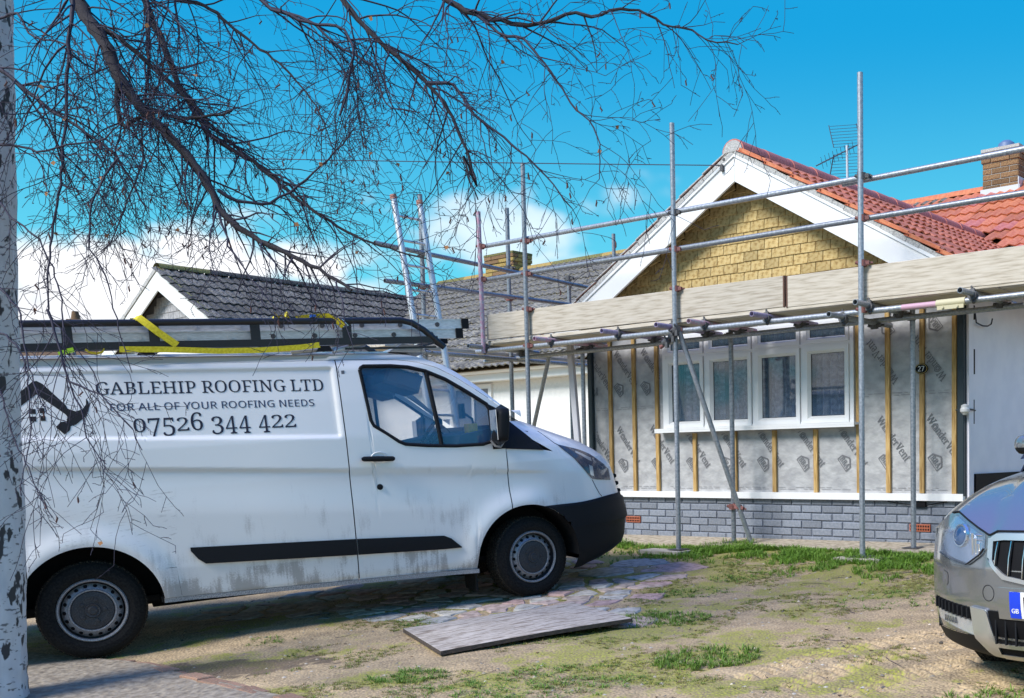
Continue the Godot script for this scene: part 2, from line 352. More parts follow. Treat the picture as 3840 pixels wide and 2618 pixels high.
func camera_and_light() -> void:
	var cam := Camera3D.new()
	cam.name = "camera"
	cam.projection = Camera3D.PROJECTION_FRUSTUM
	cam.near = 0.1; cam.far = 600.0
	cam.size = 1583.7 / 2450.0 * cam.near
	cam.frustum_offset = Vector2(-0.19939, 0.16251) * cam.near
	add_child(cam)
	cam.transform = Transform3D(Basis(Vector3(0.999877, -0.015684, 0.00099), Vector3(0.015716, 0.997891, -0.062987), Vector3(0, 0.062995, 0.998014)), Vector3(0, 0.87, 0))
	cam.current = true
	var sun := DirectionalLight3D.new()
	sun.name = "sun"
	add_child(sun)
	sun.look_at_from_position(Vector3(-0.590, 0.669, 0.452) * 50.0, Vector3.ZERO)
	sun.light_color = Color(1.0, 0.985, 0.955); sun.light_energy = 0.5
	sun.light_angular_distance = 22.0; sun.shadow_enabled = true
	var e := Environment.new()
	e.background_mode = Environment.BG_SKY
	e.tonemap_mode = Environment.TONE_MAPPER_LINEAR
	e.tonemap_exposure = 3.15
	e.sdfgi_enabled = true; e.ssao_enabled = true; e.ssil_enabled = true
	var sky := Sky.new()
	var pm := PanoramaSkyMaterial.new()
	pm.panorama = sky_image()
	sky.sky_material = pm
	e.sky = sky
	var we := WorldEnvironment.new()
	we.name = "surroundings"
	we.environment = e
	add_child(we)

# air and clouds only: deep cyan air, paler towards the horizon, cumulus banks low down all the way round
func sky_image() -> ImageTexture:
	var w := 2048; var h := 1024
	var a := noise(1.0, 5, 5); var b := noise(1.0, 77, 4)
	var img := Image.create(w, h, false, Image.FORMAT_RGBF)
	var top := Color(0.040, 0.083, 0.325); var mid := Color(0.0033, 0.119, 0.243); var low := Color(0.057, 0.258, 0.312)
	# separate clouds: azimuth, elevation, half width, half height (degrees)
	var puffs := [[-13.0, 11.0, 4.6, 2.0], [-4.6, 13.0, 1.9, 1.1], [-18.0, 10.2, 4.5, 2.6], [-8.5, 9.0, 4.0, 2.4], [-2.0, 8.6, 2.2, 1.2], [46.0, 11.0, 8.0, 2.2], [75.0, 13.0, 7.0, 3.0], [-95.0, 15.0, 9.0, 4.0], [130.0, 14.0, 10.0, 4.0], [-150.0, 13.0, 9.0, 3.5], [170.0, 20.0, 6.0, 2.0]]
	for j in h:
		var el := 90.0 - (j + 0.5) / h * 180.0
		var c0: Color
		if el < 0.0:
			c0 = low.lerp(Color(0.15, 0.14, 0.12), clampf(-el / 5.0, 0, 1))
		else:
			c0 = low.lerp(mid, smoothstep(3.0, 22.0, el)).lerp(top, smoothstep(20.0, 60.0, el))
		for i in w:
			var c := c0
			if el > -2.0 and el < 28.0:
				var az := (i + 0.5) / w * 360.0
				if az > 180.0: az -= 360.0
				var t := deg_to_rad(az)
				var p := Vector3(sin(t), 0, cos(t)) * 10.0
				var e := el * 0.30
				var n := a.get_noise_3d(p.x * 0.45, e * 0.55, p.z * 0.45) + 0.45 * b.get_noise_3d(p.x * 1.5, e * 1.6, p.z * 1.5)
				# the bank: its top undulates round the horizon
				var roof := 7.0 + 5.0 * b.get_noise_2d(p.x * 0.16 + 3.0, p.z * 0.16)
				if az > -75.0 and az < -14.0: roof = lerpf(roof, 10.2, smoothstep(-75.0, -55.0, az) * (1.0 - smoothstep(-20.0, -14.0, az)))
				if az > -16.0 and az < 40.0: roof = lerpf(roof, 3.0, smoothstep(-16.0, -9.0, az) * (1.0 - smoothstep(30.0, 40.0, az)))
				var dens := (roof - el) * 0.32 + n * 1.6
				var wisp := -9.0
				for q in puffs:
					var dx: float = (az - q[0]) / q[2]; var dy: float = (el - q[1]) / q[3]
					var d2 := dx * dx + dy * dy
					if d2 < 4.0: wisp = maxf(wisp, (1.0 - d2) * 0.40 + n * 1.9 - 0.22)
				var ragged := 0.40 * a.get_noise_3d(p.x * 4.0, e * 4.5, p.z * 4.0)
				var m := maxf(smoothstep(-0.30, 0.80, dens + ragged), 0.62 * smoothstep(-0.35, 1.0, wisp + ragged))
				var body := 0.90 + 0.22 * n + 0.16 * ragged
				c = c.lerp(Color(0.365, 0.37, 0.385) * body, m)
			img.set_pixel(i, j, c)
	return ImageTexture.create_from_image(img)

# ---------------------------------------------------------------- ground
const GX0 := -7.0
const GZ0 := -12.5
const GS := 12.0

func near_line(p: Vector2, pts: Array) -> float:
	var d := 1e9
	for i in pts.size() - 1:
		d = minf(d, p.distance_to(Geometry2D.get_closest_point_to_segment(p, pts[i], pts[i + 1])))
	return d

# tyre ruts pressed into the sand in front of the car: centre lines in plan
var ruts := [
	[Vector2(0.30, -4.92), Vector2(0.62, -5.22), Vector2(0.98, -5.50), Vector2(1.30, -5.66)],
	[Vector2(0.55, -4.75), Vector2(0.85, -5.00), Vector2(1.15, -5.20), Vector2(1.42, -5.30)],
	[Vector2(0.10, -5.16), Vector2(0.42, -5.42), Vector2(0.78, -5.70), Vector2(1.12, -5.86)],
	[Vector2(0.95, -4.55), Vector2(1.15, -4.75), Vector2(1.40, -4.90)]]

func relief(x: float, z: float, n1: FastNoiseLite, n2: FastNoiseLite) -> float:
	var y := 0.030 * n1.get_noise_2d(x, z) + 0.008 * n2.get_noise_2d(x, z)
	if x > -0.3 and x < 1.8 and z > -6.2 and z < -4.2:
		for r in ruts:
			var p := Vector2(x, z)
			var d := near_line(p, r)
			if d < 0.11:
				var a: Vector2 = r[0]; var b: Vector2 = r[-1]
				var along := (p - a).dot((b - a).normalized())
				var bars := pow(0.5 + 0.5 * sin(along * 84.0 + 30.0 * d), 0.6)
				y += (0.026 * bars - 0.024) * (1.0 - smoothstep(0.06, 0.11, d))
	return y

func build_ground() -> void:
	var n1 := noise(0.55, 3, 3); var n2 := noise(3.2, 4, 3)
	var xs := [-160.0, -80.0, -40.0, -22.0, -14.0, -10.0]
	var x := -7.0
	while x < 3.4:
		xs.append(x); x += 0.07 if x < -0.4 else 0.018
	for q in [3.4, 4.0, 5.0, 7.0, 10.0, 18.0, 40.0, 80.0, 160.0]: xs.append(q)
	var zs := [-200.0, -100.0, -50.0, -28.0, -18.0, -14.0]
	var z := -12.5
	while z < -1.0:
		zs.append(z); z += 0.07 if z < -6.3 or z > -4.2 else 0.018
	for q in [-1.0, 0.0, 2.0, 5.0, 10.0, 20.0, 50.0, 120.0]: zs.append(q)
	var rows := []; var uv := []
	for zz in zs:
		var r := PackedVector3Array(); var u := PackedVector2Array()
		for xx in xs:
			var fade := clampf((12.0 - absf(xx)) / 4.0, 0, 1) * clampf((14.0 + zz) / 1.0, 0, 1)
			r.append(Vector3(xx, gy(xx, zz) + fade * relief(xx, zz, n1, n2), zz))
			u.append(Vector2((xx - GX0) / GS, (zz - GZ0) / GS))
		rows.append(r); uv.append(u)
	var mb := MB.new()
	mb.grid(rows, true, uv)
	var m := StandardMaterial3D.new()
	m.albedo_texture = ground_image()
	m.roughness = 0.95
	m.normal_enabled = true
	var g := noise(0.30, 8, 3).get_seamless_image(2048, 2048)
	g.bump_map_to_normal_map(1.6)
	m.normal_texture = ImageTexture.create_from_image(g)
	setting("ground", mb, m)

	# concrete path along the foot of the house
	mb = MB.new()
	var pts := []
	var e1 := noise(1.6, 12, 3)
	var inner := []; var outer := []
	var s := -3.6
	while s <= 3.2:
		var w := 0.50 + 0.05 * e1.get_noise_2d(s, 0)
		var a := house_point(s, -0.02); var b := house_point(s, w)
		inner.append(Vector3(a.x, gy(a.x, a.z) + 0.030, a.z)); outer.append(Vector3(b.x, gy(b.x, b.z) + 0.028, b.z))
		s += 0.1
	var lip := []
	for o in outer: lip.append(o - Vector3(0, 0.14, 0))
	mb.grid([PackedVector3Array(inner), PackedVector3Array(outer)], true); mb.grid([PackedVector3Array(outer), PackedVector3Array(lip)], true)
	setting("path", mb, M.concrete)

	# rough concrete drive at the left, edged by a row of bricks laid flush
	mb = MB.new()
	var edge := [Vector2(-4.9, -6.98), Vector2(-4.14, -6.66), Vector2(-3.48, -6.33), Vector2(-2.50, -5.50), Vector2(-2.0, -5.04), Vector2(-1.2, -4.2), Vector2(0.2, -2.6)]
	var rr := []; var ll := []
	for i in edge.size() - 1:
		for k in 12:
			var p: Vector2 = edge[i].lerp(edge[i + 1], k / 12.0)
			var q := p + Vector2(-5.0, 3.4)
			rr.append(p); ll.append(q)
	rows = []
	for f in 24:
		var r := PackedVector3Array()
		for i in rr.size():
			var p: Vector2 = rr[i].lerp(ll[i], f / 23.0)
			r.append(Vector3(p.x, gy(p.x, p.y) + relief(p.x, p.y, n1, n2) + 0.012, p.y))
		rows.append(r)
	mb.grid(rows, true)
	setting("drive", mb, M.drive)
	var kerb := Node3D.new()
	kerb.name = "kerb"; add_child(kerb); kerb.set_meta("kind", "structure")
	var brick := MB.new()
	brick.bbox(Vector3.ZERO, Vector3(0.2, 0.095, 0.05), 0.006)
	var bmesh := brick.mesh()
	for i in edge.size() - 1:
		var a: Vector2 = edge[i]; var b: Vector2 = edge[i + 1]
		if i == 0 or i > 4: continue
		var L := a.distance_to(b); var d := (b - a) / L
		var k := 0
		var t := 0.1
		while t < L:
			var p := a + d * (t + rng.randf_range(-0.006, 0.006))
			var y := gy(p.x, p.y) + relief(p.x, p.y, n1, n2) + rng.randf_range(-0.014, 0.004) - 0.008
			var bs := Basis(Vector3(d.x, 0.045 * d.x - 0.04 * d.y, d.y).normalized(), Vector3(-d.y, 0, d.x), Vector3.UP)
			bs = bs.orthonormalized()
			if rng.randf() < 0.78:
				part(kerb, "brick", bmesh, M.edging[k % 2], Transform3D(bs.rotated(Vector3.UP, rng.randf_range(-0.05, 0.05)), Vector3(p.x, y, p.y)))
			t += 0.212; k += 1
	build_paving(n1, n2)
	build_grass(n1, n2)

func ground_image() -> ImageTexture:
	var w := 1800
	var a := noise(0.0083, 21, 4).get_image(w, w).get_data()      # moss patches
	var b := noise(0.037, 22, 4).get_image(w, w).get_data()      # mottling
	var c := noise(0.42, 23, 3).get_image(w, w).get_data()       # grain
	var d := noise(0.017, 24, 3).get_image(w, w).get_data()       # sand patches
	var px := PackedByteArray(); px.resize(w * w * 3)
	var hx := Vector2(0.914, -10.046)
	for j in w:
		var z := GZ0 + GS * j / w
		for i in w:
			var x := GX0 + GS * i / w
			var k := j * w + i
			var na := a[k] / 255.0; var nb := b[k] / 255.0; var nc := clampf((c[k] / 255.0 - 0.5) * 1.7 + 0.5, 0.0, 1.0); var nd := d[k] / 255.0
			var off := -0.603 * (x - hx.x) + 0.798 * (z - hx.y)     # metres out from the house front
			var g := 0.10 + 0.40 * nb + 0.80 * nc
			var cr := 0.50 * g + 0.055; var cg := 0.372 * g + 0.038; var cb := 0.218 * g + 0.020
			# pale sand
			var s := smoothstep(0.52, 0.72, nd)
			cr += 0.06 * s; cg += 0.044 * s; cb += 0.024 * s
			# moss and thin turf grow in patches, more of it away from where the cars run
			var run := smoothstep(0.2, 1.2, x + (z + 5.4) * 0.25) * smoothstep(-7.2, -6.0, z)
			var bias := 0.10 * smoothstep(3.4, 1.0, off) + 0.05 * smoothstep(-6.4, -5.2, z) * smoothstep(1.0, -0.4, x) - 0.16 * run - 0.10 * smoothstep(-1.4, -2.6, x)
			var mo := smoothstep(0.50, 0.62, na * 0.62 + nb * 0.30 + nc * 0.14 + bias - 0.012)
			mo *= 0.35 + 0.65 * smoothstep(0.35, 0.65, nc * 0.6 + nb * 0.4)
			var mr := 0.085 + 0.35 * nc; var mg := 0.085 + 0.345 * nc; var mbb := 0.012 + 0.060 * nc
			cr = lerpf(cr, mr, mo); cg = lerpf(cg, mg, mo); cb = lerpf(cb, mbb, mo)
			# wet mud where water stands beside the drive
			var pu := Vector2((x + 2.95) / 0.75, (z + 6.06) / 0.26).length() + 0.7 * (nb - 0.5)
			var we := 1.0 - smoothstep(0.75, 1.0, pu)
			cr = lerpf(cr, 0.07, we * 0.75); cg = lerpf(cg, 0.048, we * 0.75); cb = lerpf(cb, 0.032, we * 0.75)
			px[k * 3] = int(255.0 * clampf(cr, 0, 1) ** 0.4545); px[k * 3 + 1] = int(255.0 * clampf(cg, 0, 1) ** 0.4545); px[k * 3 + 2] = int(255.0 * clampf(cb, 0, 1) ** 0.4545)
	var img := Image.create_from_data(w, w, false, Image.FORMAT_RGB8, px)
	return ImageTexture.create_from_image(img)

func clip_cell(poly: PackedVector2Array, p: Vector2, q: Vector2) -> PackedVector2Array:   # keep the side nearer to p
	var m := (p + q) * 0.5; var n := (q - p)
	var out := PackedVector2Array()
	for i in poly.size():
		var a := poly[i]; var b := poly[(i + 1) % poly.size()]
		var da := (a - m).dot(n); var db := (b - m).dot(n)
		if da <= 0: out.append(a)
		if (da < 0 and db > 0) or (da > 0 and db < 0): out.append(a.lerp(b, da / (da - db)))
	return out

func stone_mesh(poly: PackedVector2Array, y: float) -> MB:
	var mb := MB.new()
	var c := Vector2.ZERO
	for p in poly: c += p / poly.size()
	var top := PackedVector2Array(); var rim := PackedVector2Array()
	for p in poly:
		var d := (p - c)
		rim.append(p); top.append(c + d * (1.0 - 0.012 / maxf(d.length(), 0.03)))
	var cw := Geometry2D.is_polygon_clockwise(poly)
	var n := poly.size()
	var P := func(q: Vector2, h: float) -> Vector3: return Vector3(q.x, gy(q.x, q.y) + h, q.y)
	for i in n:
		var k := (i + 1) % n
		var a0: Vector3 = P.call(top[i], y); var a1: Vector3 = P.call(top[k], y)
		var b0: Vector3 = P.call(rim[i], y - 0.010); var b1: Vector3 = P.call(rim[k], y - 0.010)
		var c0: Vector3 = P.call(rim[i], y - 0.05); var c1: Vector3 = P.call(rim[k], y - 0.05)
		var cc: Vector3 = P.call(c, y + 0.002)
		if cw:
			mb.tri(cc, a0, a1); mb.quad(a1, a0, b0, b1); mb.quad(b1, b0, c0, c1)
		else:
			mb.tri(cc, a1, a0); mb.quad(a0, a1, b1, b0); mb.quad(b0, b1, c1, c0)
	return mb

var paved := PackedVector2Array([Vector2(-3.9, -7.9), Vector2(-2.75, -7.55), Vector2(-2.16, -7.2), Vector2(-1.6, -6.92), Vector2(-0.62, -6.72), Vector2(-0.66, -7.38), Vector2(-0.5, -8.05), Vector2(-0.34, -8.7), Vector2(-0.30, -9.2), Vector2(-0.9, -9.65), Vector2(-1.5, -9.6), Vector2(-2.4, -9.2), Vector2(-3.4, -8.8)])

func build_paving(n1: FastNoiseLite, n2: FastNoiseLite) -> void:
	var node := Node3D.new()
	node.name = "crazy_paving"; add_child(node); node.set_meta("kind", "structure")
	var seeds := []
	var big := [Vector2(-0.50, -8.97), Vector2(-1.02, -8.95), Vector2(-0.80, -9.40)]
	for q in big: seeds.append(q)
	var tries := 0
	while seeds.size() < 150 and tries < 9000:
		tries += 1
		var p := Vector2(rng.randf_range(-4.0, 0.0), rng.randf_range(-9.9, -6.6))
		if not Geometry2D.is_point_in_polygon(p, paved): continue
		var need := 0.36 if rng.randf() < 0.35 else 0.17
		var ok := true
		for i in seeds.size():
			var q: Vector2 = seeds[i]
			if p.distance_to(q) < (0.42 if i < big.size() else need): ok = false; break
		if ok: seeds.append(p)
	for i in seeds.size():
		var p: Vector2 = seeds[i]
		var cell := PackedVector2Array()
		for k in 8: cell.append(p + Vector2.from_angle(TAU * k / 8.0 + 0.2) * (rng.randf_range(0.17, 0.27) if i >= big.size() else rng.randf_range(0.30, 0.42)))
		for j in seeds.size():
			if j != i and p.distance_to(seeds[j]) < 1.1: cell = clip_cell(cell, p, seeds[j])
		var ins := Geometry2D.offset_polygon(cell, -rng.randf_range(0.012, 0.030))
		if ins.is_empty() or ins[0].size() < 3: continue
		# chip the outline so that edges are not ruler-straight
		var out := PackedVector2Array()
		var poly: PackedVector2Array = ins[0]
		for k in poly.size():
			var a := poly[k]; var b := poly[(k + 1) % poly.size()]
			out.append(a + Vector2(rng.randf_range(-1, 1), rng.randf_range(-1, 1)) * 0.008)
			if a.distance_to(b) > 0.12:
				out.append(a.lerp(b, rng.randf_range(0.35, 0.65)) + Vector2(rng.randf_range(-1, 1), rng.randf_range(-1, 1)) * 0.010)
		if i >= big.size() and rng.randf() < 0.12: continue
		var y := 0.008 + 0.55 * relief(p.x, p.y, n1, n2) + rng.randf_range(-0.004, 0.004)
		var mat: Material = M.stone[5] if i == 0 else (M.stone[4] if i < 3 else M.stone[rng.randi() % 6])
		part(node, "paving_stone", stone_mesh(out, y), mat)

func tuft_mesh(blades: int, h: float, lean: float) -> ArrayMesh:
	var mb := MB.new()
	for k in blades:
		var a := TAU * k / blades + rng.randf_range(-0.5, 0.5)
		var d := Vector3(cos(a), 0, sin(a)); var s := Vector3(-d.z, 0, d.x) * rng.randf_range(0.0016, 0.0028)
		var hh := h * rng.randf_range(0.55, 1.15); var l := lean * rng.randf_range(0.4, 1.3)
		var p0 := d * 0.006; var p1 := p0 + d * l * 0.35 * hh + Vector3(0, hh * 0.6, 0); var p2 := p0 + d * l * hh + Vector3(0, hh * (1.0 - 0.25 * l), 0)
		mb.quad(p0 - s, p0 + s, p1 + s * 0.8, p1 - s * 0.8); mb.tri(p1 - s * 0.8, p1 + s * 0.8, p2)
	return mb.mesh()

func scatter(n: String, label: String, category: String, mesh: Mesh, mat: Material, spots: Array) -> void:
	var mm := MultiMesh.new()
	mm.transform_format = MultiMesh.TRANSFORM_3D
	mm.use_colors = true
	mm.mesh = mesh
	mm.instance_count = spots.size()
	for i in spots.size():
		var q: Array = spots[i]
		mm.set_instance_transform(i, q[0]); mm.set_instance_color(i, q[1])
	var o := MultiMeshInstance3D.new()
	o.multimesh = mm; o.material_override = mat
	o.name = numbered(n); add_child(o)
	o.set_meta("kind", "stuff")
	tag(o, label, category)

func spot(x: float, z: float, sc: float, tall: float, col: Color, n1: FastNoiseLite, n2: FastNoiseLite) -> Array:
	var b := Basis(Vector3.UP, rng.randf() * TAU).scaled(Vector3(sc, sc * tall, sc))
	return [Transform3D(b, Vector3(x, gy(x, z) + relief(x, z, n1, n2) - 0.004, z)), col]

func build_grass(n1: FastNoiseLite, n2: FastNoiseLite) -> void:
	var mat := StandardMaterial3D.new()
	mat.vertex_color_use_as_albedo = true; mat.roughness = 0.7
	mat.backlight_enabled = true; mat.backlight = Color(0.06, 0.09, 0.02)
	var clump := noise(1.3, 40, 3)
	var lush := []; var thin := []
	# lush strip between path and yard
	for i in 9000:
		var s := rng.randf_range(-2.9, 2.6)
		var w := 0.62 + 0.40 * smoothstep(-0.6, 1.6, s)
		var off := 0.52 + absf(rng.randfn(0.0, 0.5)) * w
		var p := house_point(s, off)
		var c := clump.get_noise_2d(p.x * 1.4, p.z * 1.4)
		if s < -1.3 and rng.randf() < 0.75: continue
		if c < -0.24 + 0.40 * (off - 0.6): continue
		var f := rng.randf_range(0.7, 1.25)
		lush.append(spot(p.x, p.z, rng.randf_range(0.7, 1.3), rng.randf_range(0.6, 1.1) * (1.0 + 0.8 * maxf(c, 0.0)), Color(0.15 * f, 0.28 * f, 0.026 * f), n1, n2))
	# single tufts in the yard
	for t in [[Vector2(-0.12, -5.56), 0.20, 190, 1.0], [Vector2(-1.66, -5.5), 0.15, 110, 0.7], [Vector2(-0.42, -6.72), 0.22, 170, 0.8], [Vector2(-0.55, -6.9), 0.14, 60, 0.7], [Vector2(1.18, -4.42), 0.25, 130, 0.8], [Vector2(-0.9, -5.25), 0.35, 160, 0.5], [Vector2(0.0, -10.2), 0.2, 160, 1.6], [Vector2(-0.25, -7.7), 0.2, 60, 0.6], [Vector2(0.1, -8.3), 0.2, 60, 0.6], [Vector2(-1.25, -5.1), 0.3, 90, 0.5], [Vector2(-2.9, -6.75), 0.12, 30, 0.5], [Vector2(-1.95, -7.05), 0.2, 50, 0.5], [Vector2(1.15, -6.9), 0.35, 90, 0.6]]:
		for i in t[2]:
			var a := rng.randf() * TAU; var r: float = t[1] * sqrt(rng.randf())
			var f := rng.randf_range(0.75, 1.25)
			lush.append(spot(t[0].x + cos(a) * r * 1.4, t[0].y + sin(a) * r, rng.randf_range(0.6, 1.1), t[3] * rng.randf_range(0.6, 1.1), Color(0.14 * f, 0.24 * f, 0.028 * f), n1, n2))
	scatter("grass", "lush green grass along the concrete path and in tufts", "grass", tuft_mesh(10, 0.052, 0.95), mat, lush)
	# thin yellow-green turf, very short
	for i in 60000:
		var x := rng.randf_range(-2.6, 2.2); var z := rng.randf_range(-9.6, -4.4)
		var c := clump.get_noise_2d(x * 0.8 + 7.0, z * 0.8) + 0.5 * clump.get_noise_2d(x * 3.0, z * 3.0)
		if x + (z + 5.4) * 0.25 > 0.45 and z > -6.6: c -= 0.35
		if Geometry2D.is_point_in_polygon(Vector2(x, z), paved): c -= 0.22
		if c < 0.06 + 0.14 * rng.randf(): continue
		var f := rng.randf_range(0.6, 1.4)
		var mix := rng.randf()
		thin.append(spot(x, z, rng.randf_range(0.5, 1.1), rng.randf_range(0.5, 1.2), Color(0.23 * f, 0.235 * f, 0.045 * f).lerp(Color(0.10, 0.20, 0.02) if mix > 0.5 else Color(0.20, 0.13, 0.06), absf(mix - 0.5) * 1.6), n1, n2))
	scatter("turf", "thin yellowish turf and moss growing in patches over the sandy yard", "turf", tuft_mesh(6, 0.017, 1.1), mat, thin)
	# weeds and moss in the joints of the paving
	var joints := []
	for i in 2600:
		var x := rng.randf_range(-3.2, -0.1); var z := rng.randf_range(-9.7, -6.7)
		if not Geometry2D.is_point_in_polygon(Vector2(x, z), paved): continue
		if clump.get_noise_2d(x * 2.2, z * 2.2 + 5.0) < 0.08: continue
		var f := rng.randf_range(0.6, 1.1)
		joints.append(spot(x, z, rng.randf_range(0.4, 0.8), rng.randf_range(0.4, 0.9), Color(0.10 * f, 0.13 * f, 0.025 * f), n1, n2))
	scatter("weeds", "low green weeds and moss in the joints of the crazy paving", "weeds", tuft_mesh(7, 0.035, 0.9), mat, joints)
	# loose grit
	var gm := MB.new()
	var pr := [Vector3(1, 0, 0), Vector3(0.2, 0, 0.9), Vector3(-0.8, 0, 0.4), Vector3(-0.7, 0, -0.6), Vector3(0.4, 0, -0.9)]
	for k in 5:
		var u: Vector3 = pr[k]; var v: Vector3 = pr[(k + 1) % 5]
		gm.tri(v, u, Vector3(0.1, 0.7, 0.05)); gm.tri(u, v, Vector3(0, -0.5, 0))
	var gmat := StandardMaterial3D.new()
	gmat.vertex_color_use_as_albedo = true; gmat.roughness = 0.95
	var grit := []
	for i in 20000:
		var x := rng.randf_range(-4.6, 2.2); var z := rng.randf_range(-9.6, -4.2)
		var f := rng.randf_range(0.05, 0.48) * (1.8 if rng.randf() < 0.05 else 1.0)
		if i % 40 == 0: grit.append(spot(x + 0.3, z, rng.randf_range(0.010, 0.024), 0.55, Color(f * 1.1, f, f * 0.85), n1, n2))
		grit.append(spot(x, z, rng.randf_range(0.003, 0.010) * (2.2 if rng.randf() < 0.05 else 1.0), 0.8, Color(f, f * 0.86, f * 0.68), n1, n2))
	scatter("grit", "loose grit and small pebbles on the bare soil", "grit", gm.mesh(), gmat, grit)
	# twigs shed by the birch, lying about
	var tw := MB.new()
	for i in 60:
		var x := rng.randf_range(-4.2, 1.6); var z := rng.randf_range(-8.2, -4.5)
		var a := rng.randf() * TAU; var L := rng.randf_range(0.06, 0.28)
		var pts := []
		for k in 4:
			var q := Vector2(x, z) + Vector2(cos(a), sin(a)) * L * k / 3.0
			a += rng.randf_range(-0.35, 0.35)
			pts.append(Vector3(q.x, gy(q.x, q.y) + relief(q.x, q.y, n1, n2) + 0.004, q.y))
		tw.tube(pts, [0.0016, 0.0014, 0.0011, 0.0008], 4, false)
	var o := part(self, "fallen_twigs", tw, M.twig)
	o.set_meta("kind", "stuff"); tag(o, "thin dark twigs fallen on the soil around the yard", "twigs")
	# dead leaves and bits
	var lm := MB.new()
	lm.quad(Vector3(-1, 0, 0), Vector3(0, 0.12, 0.5), Vector3(1, 0, 0), Vector3(0, 0.2, -0.5))
	var lv := []
	for i in 160:
		var x := rng.randf_range(-4.2, 1.9); var z := rng.randf_range(-9.4, -4.4)
		var f := rng.randf_range(0.5, 1.2)
		var q := spot(x, z, rng.randf_range(0.008, 0.02), 1.0, Color(0.16 * f, 0.085 * f, 0.04 * f), n1, n2)
		q[0].origin.y += 0.006
		lv.append(q)
	scatter("leaf_litter", "small brown dead leaves scattered over the yard", "leaves", lm.mesh(), gmat, lv)

# ---------------------------------------------------------------- house: x along the front, y up, z out of the front
var HX := Transform3D(Basis(Vector3(0.7978, 0, 0.6030), Vector3.UP, Vector3(-0.6030, 0, 0.7978)), Vector3(0.914, 0, -10.046))
const SLOPE := 0.585
const AP := 3.705     # apex of the bargeboards
const CS := -0.795     # ridge of the front gable

func house_point(s: float, off: float) -> Vector3:
	return HX * Vector3(s, 0, off)

func bx(a: Vector3, b: Vector3) -> MB:
	var m := MB.new()
	m.box((a + b) * 0.5, (b - a).abs())
	return m

func tile_mesh(w: float, L: float, rolls: int, amp: float) -> ArrayMesh:   # x across, y off the roof, z up the slope
	var m := MB.new()
	var n := rolls * 4
	var lo := PackedVector3Array(); var hi := PackedVector3Array(); var un := PackedVector3Array()
	for i in n + 1:
		var x := w * i / n
		var y := amp * (0.5 - 0.5 * cos(TAU * rolls * i / n))
		lo.append(Vector3(x, y + 0.030, 0)); hi.append(Vector3(x, y + 0.004, L)); un.append(Vector3(x, y + 0.012, 0.002))
	m.grid([lo, hi], true)
	m.grid([un, lo], true)
	return m.mesh()

# lay tiles on a slope; frame: origin at eaves start, x along the eaves, z up the slope
func lay_tiles(p: Node, xf: Transform3D, cols: int, rows: int, w: float, gauge: float, mats: Array, keep: Callable, limit: int, named: String) -> void:
	var tm := tile_mesh(w * 1.02, gauge * 1.12, 2, 0.028)
	var rest := MB.new()
	var arr := tm.surface_get_arrays(0)
	var done := 0
	var spots := []
	for r in rows:
		for c in cols:
			var o := Vector3(c * w, 0, r * gauge)
			var q := xf * (o + Vector3(w / 2, 0, gauge / 2))
			if keep.call(q): spots.append(o)
	for o in spots:
		var jig := Transform3D(Basis(Vector3.UP, rng.randf_range(-0.012, 0.012)).rotated(Vector3.RIGHT, rng.randf_range(-0.012, 0.012)), o + Vector3(0, rng.randf_range(-0.003, 0.003), rng.randf_range(-0.006, 0.006)))
		var f := xf * jig
		if done < limit:
			part(p, named, tm, mats[rng.randi() % mats.size()], f)
			done += 1
		else:
			var k := rest.V.size()
			for v in arr[Mesh.ARRAY_VERTEX]: rest.V.append(f * v)
			for v in arr[Mesh.ARRAY_NORMAL]: rest.N.append(f.basis * v)
			rest.T.append_array(arr[Mesh.ARRAY_TEX_UV])
			for v in arr[Mesh.ARRAY_INDEX]: rest.I.append(v + k)
	if rest.V.size():
		part(p, named + "s_beyond", rest, mats[1]).set_meta("kind", "stuff")

func text_arrays(t: String, serif: bool) -> Array:
	var f := SystemFont.new()
	f.font_names = PackedStringArray(["Droid Serif" if serif else "Droid Sans"])
	var tm := TextMesh.new()
	tm.font = f; tm.text = t; tm.font_size = 64; tm.pixel_size = 0.01; tm.depth = 0.004; tm.curve_step = 2.0
	return tm.get_mesh_arrays()

func bounds(arr: Array) -> AABB:
	var v: PackedVector3Array = arr[Mesh.ARRAY_VERTEX]
	var b := AABB(v[0], Vector3.ZERO)
	for p in v: b = b.expand(p)
	return b

# place lettering: each vertex goes through f(x 0..1, y 0..1, front) -> Vector3
func add_text(m: MB, t: String, serif: bool, f: Callable, bold := 0.0) -> float:
	var arr := text_arrays(t, serif)
	var b := bounds(arr)
	var k := m.V.size()
	var vs: PackedVector3Array = arr[Mesh.ARRAY_VERTEX]
	for v in vs:
		m.V.append(f.call((v.x - b.position.x) / b.size.x, (v.y - b.position.y) / b.size.y, v.z > 0))
	for v in arr[Mesh.ARRAY_NORMAL]: m.N.append(Vector3(0, 0, 1) if v.z >= -0.5 else Vector3(0, 0, -1))
	for v in vs: m.T.append(Vector2.ZERO)
	for v in arr[Mesh.ARRAY_INDEX]: m.I.append(v + k)
	return b.size.x / b.size.y

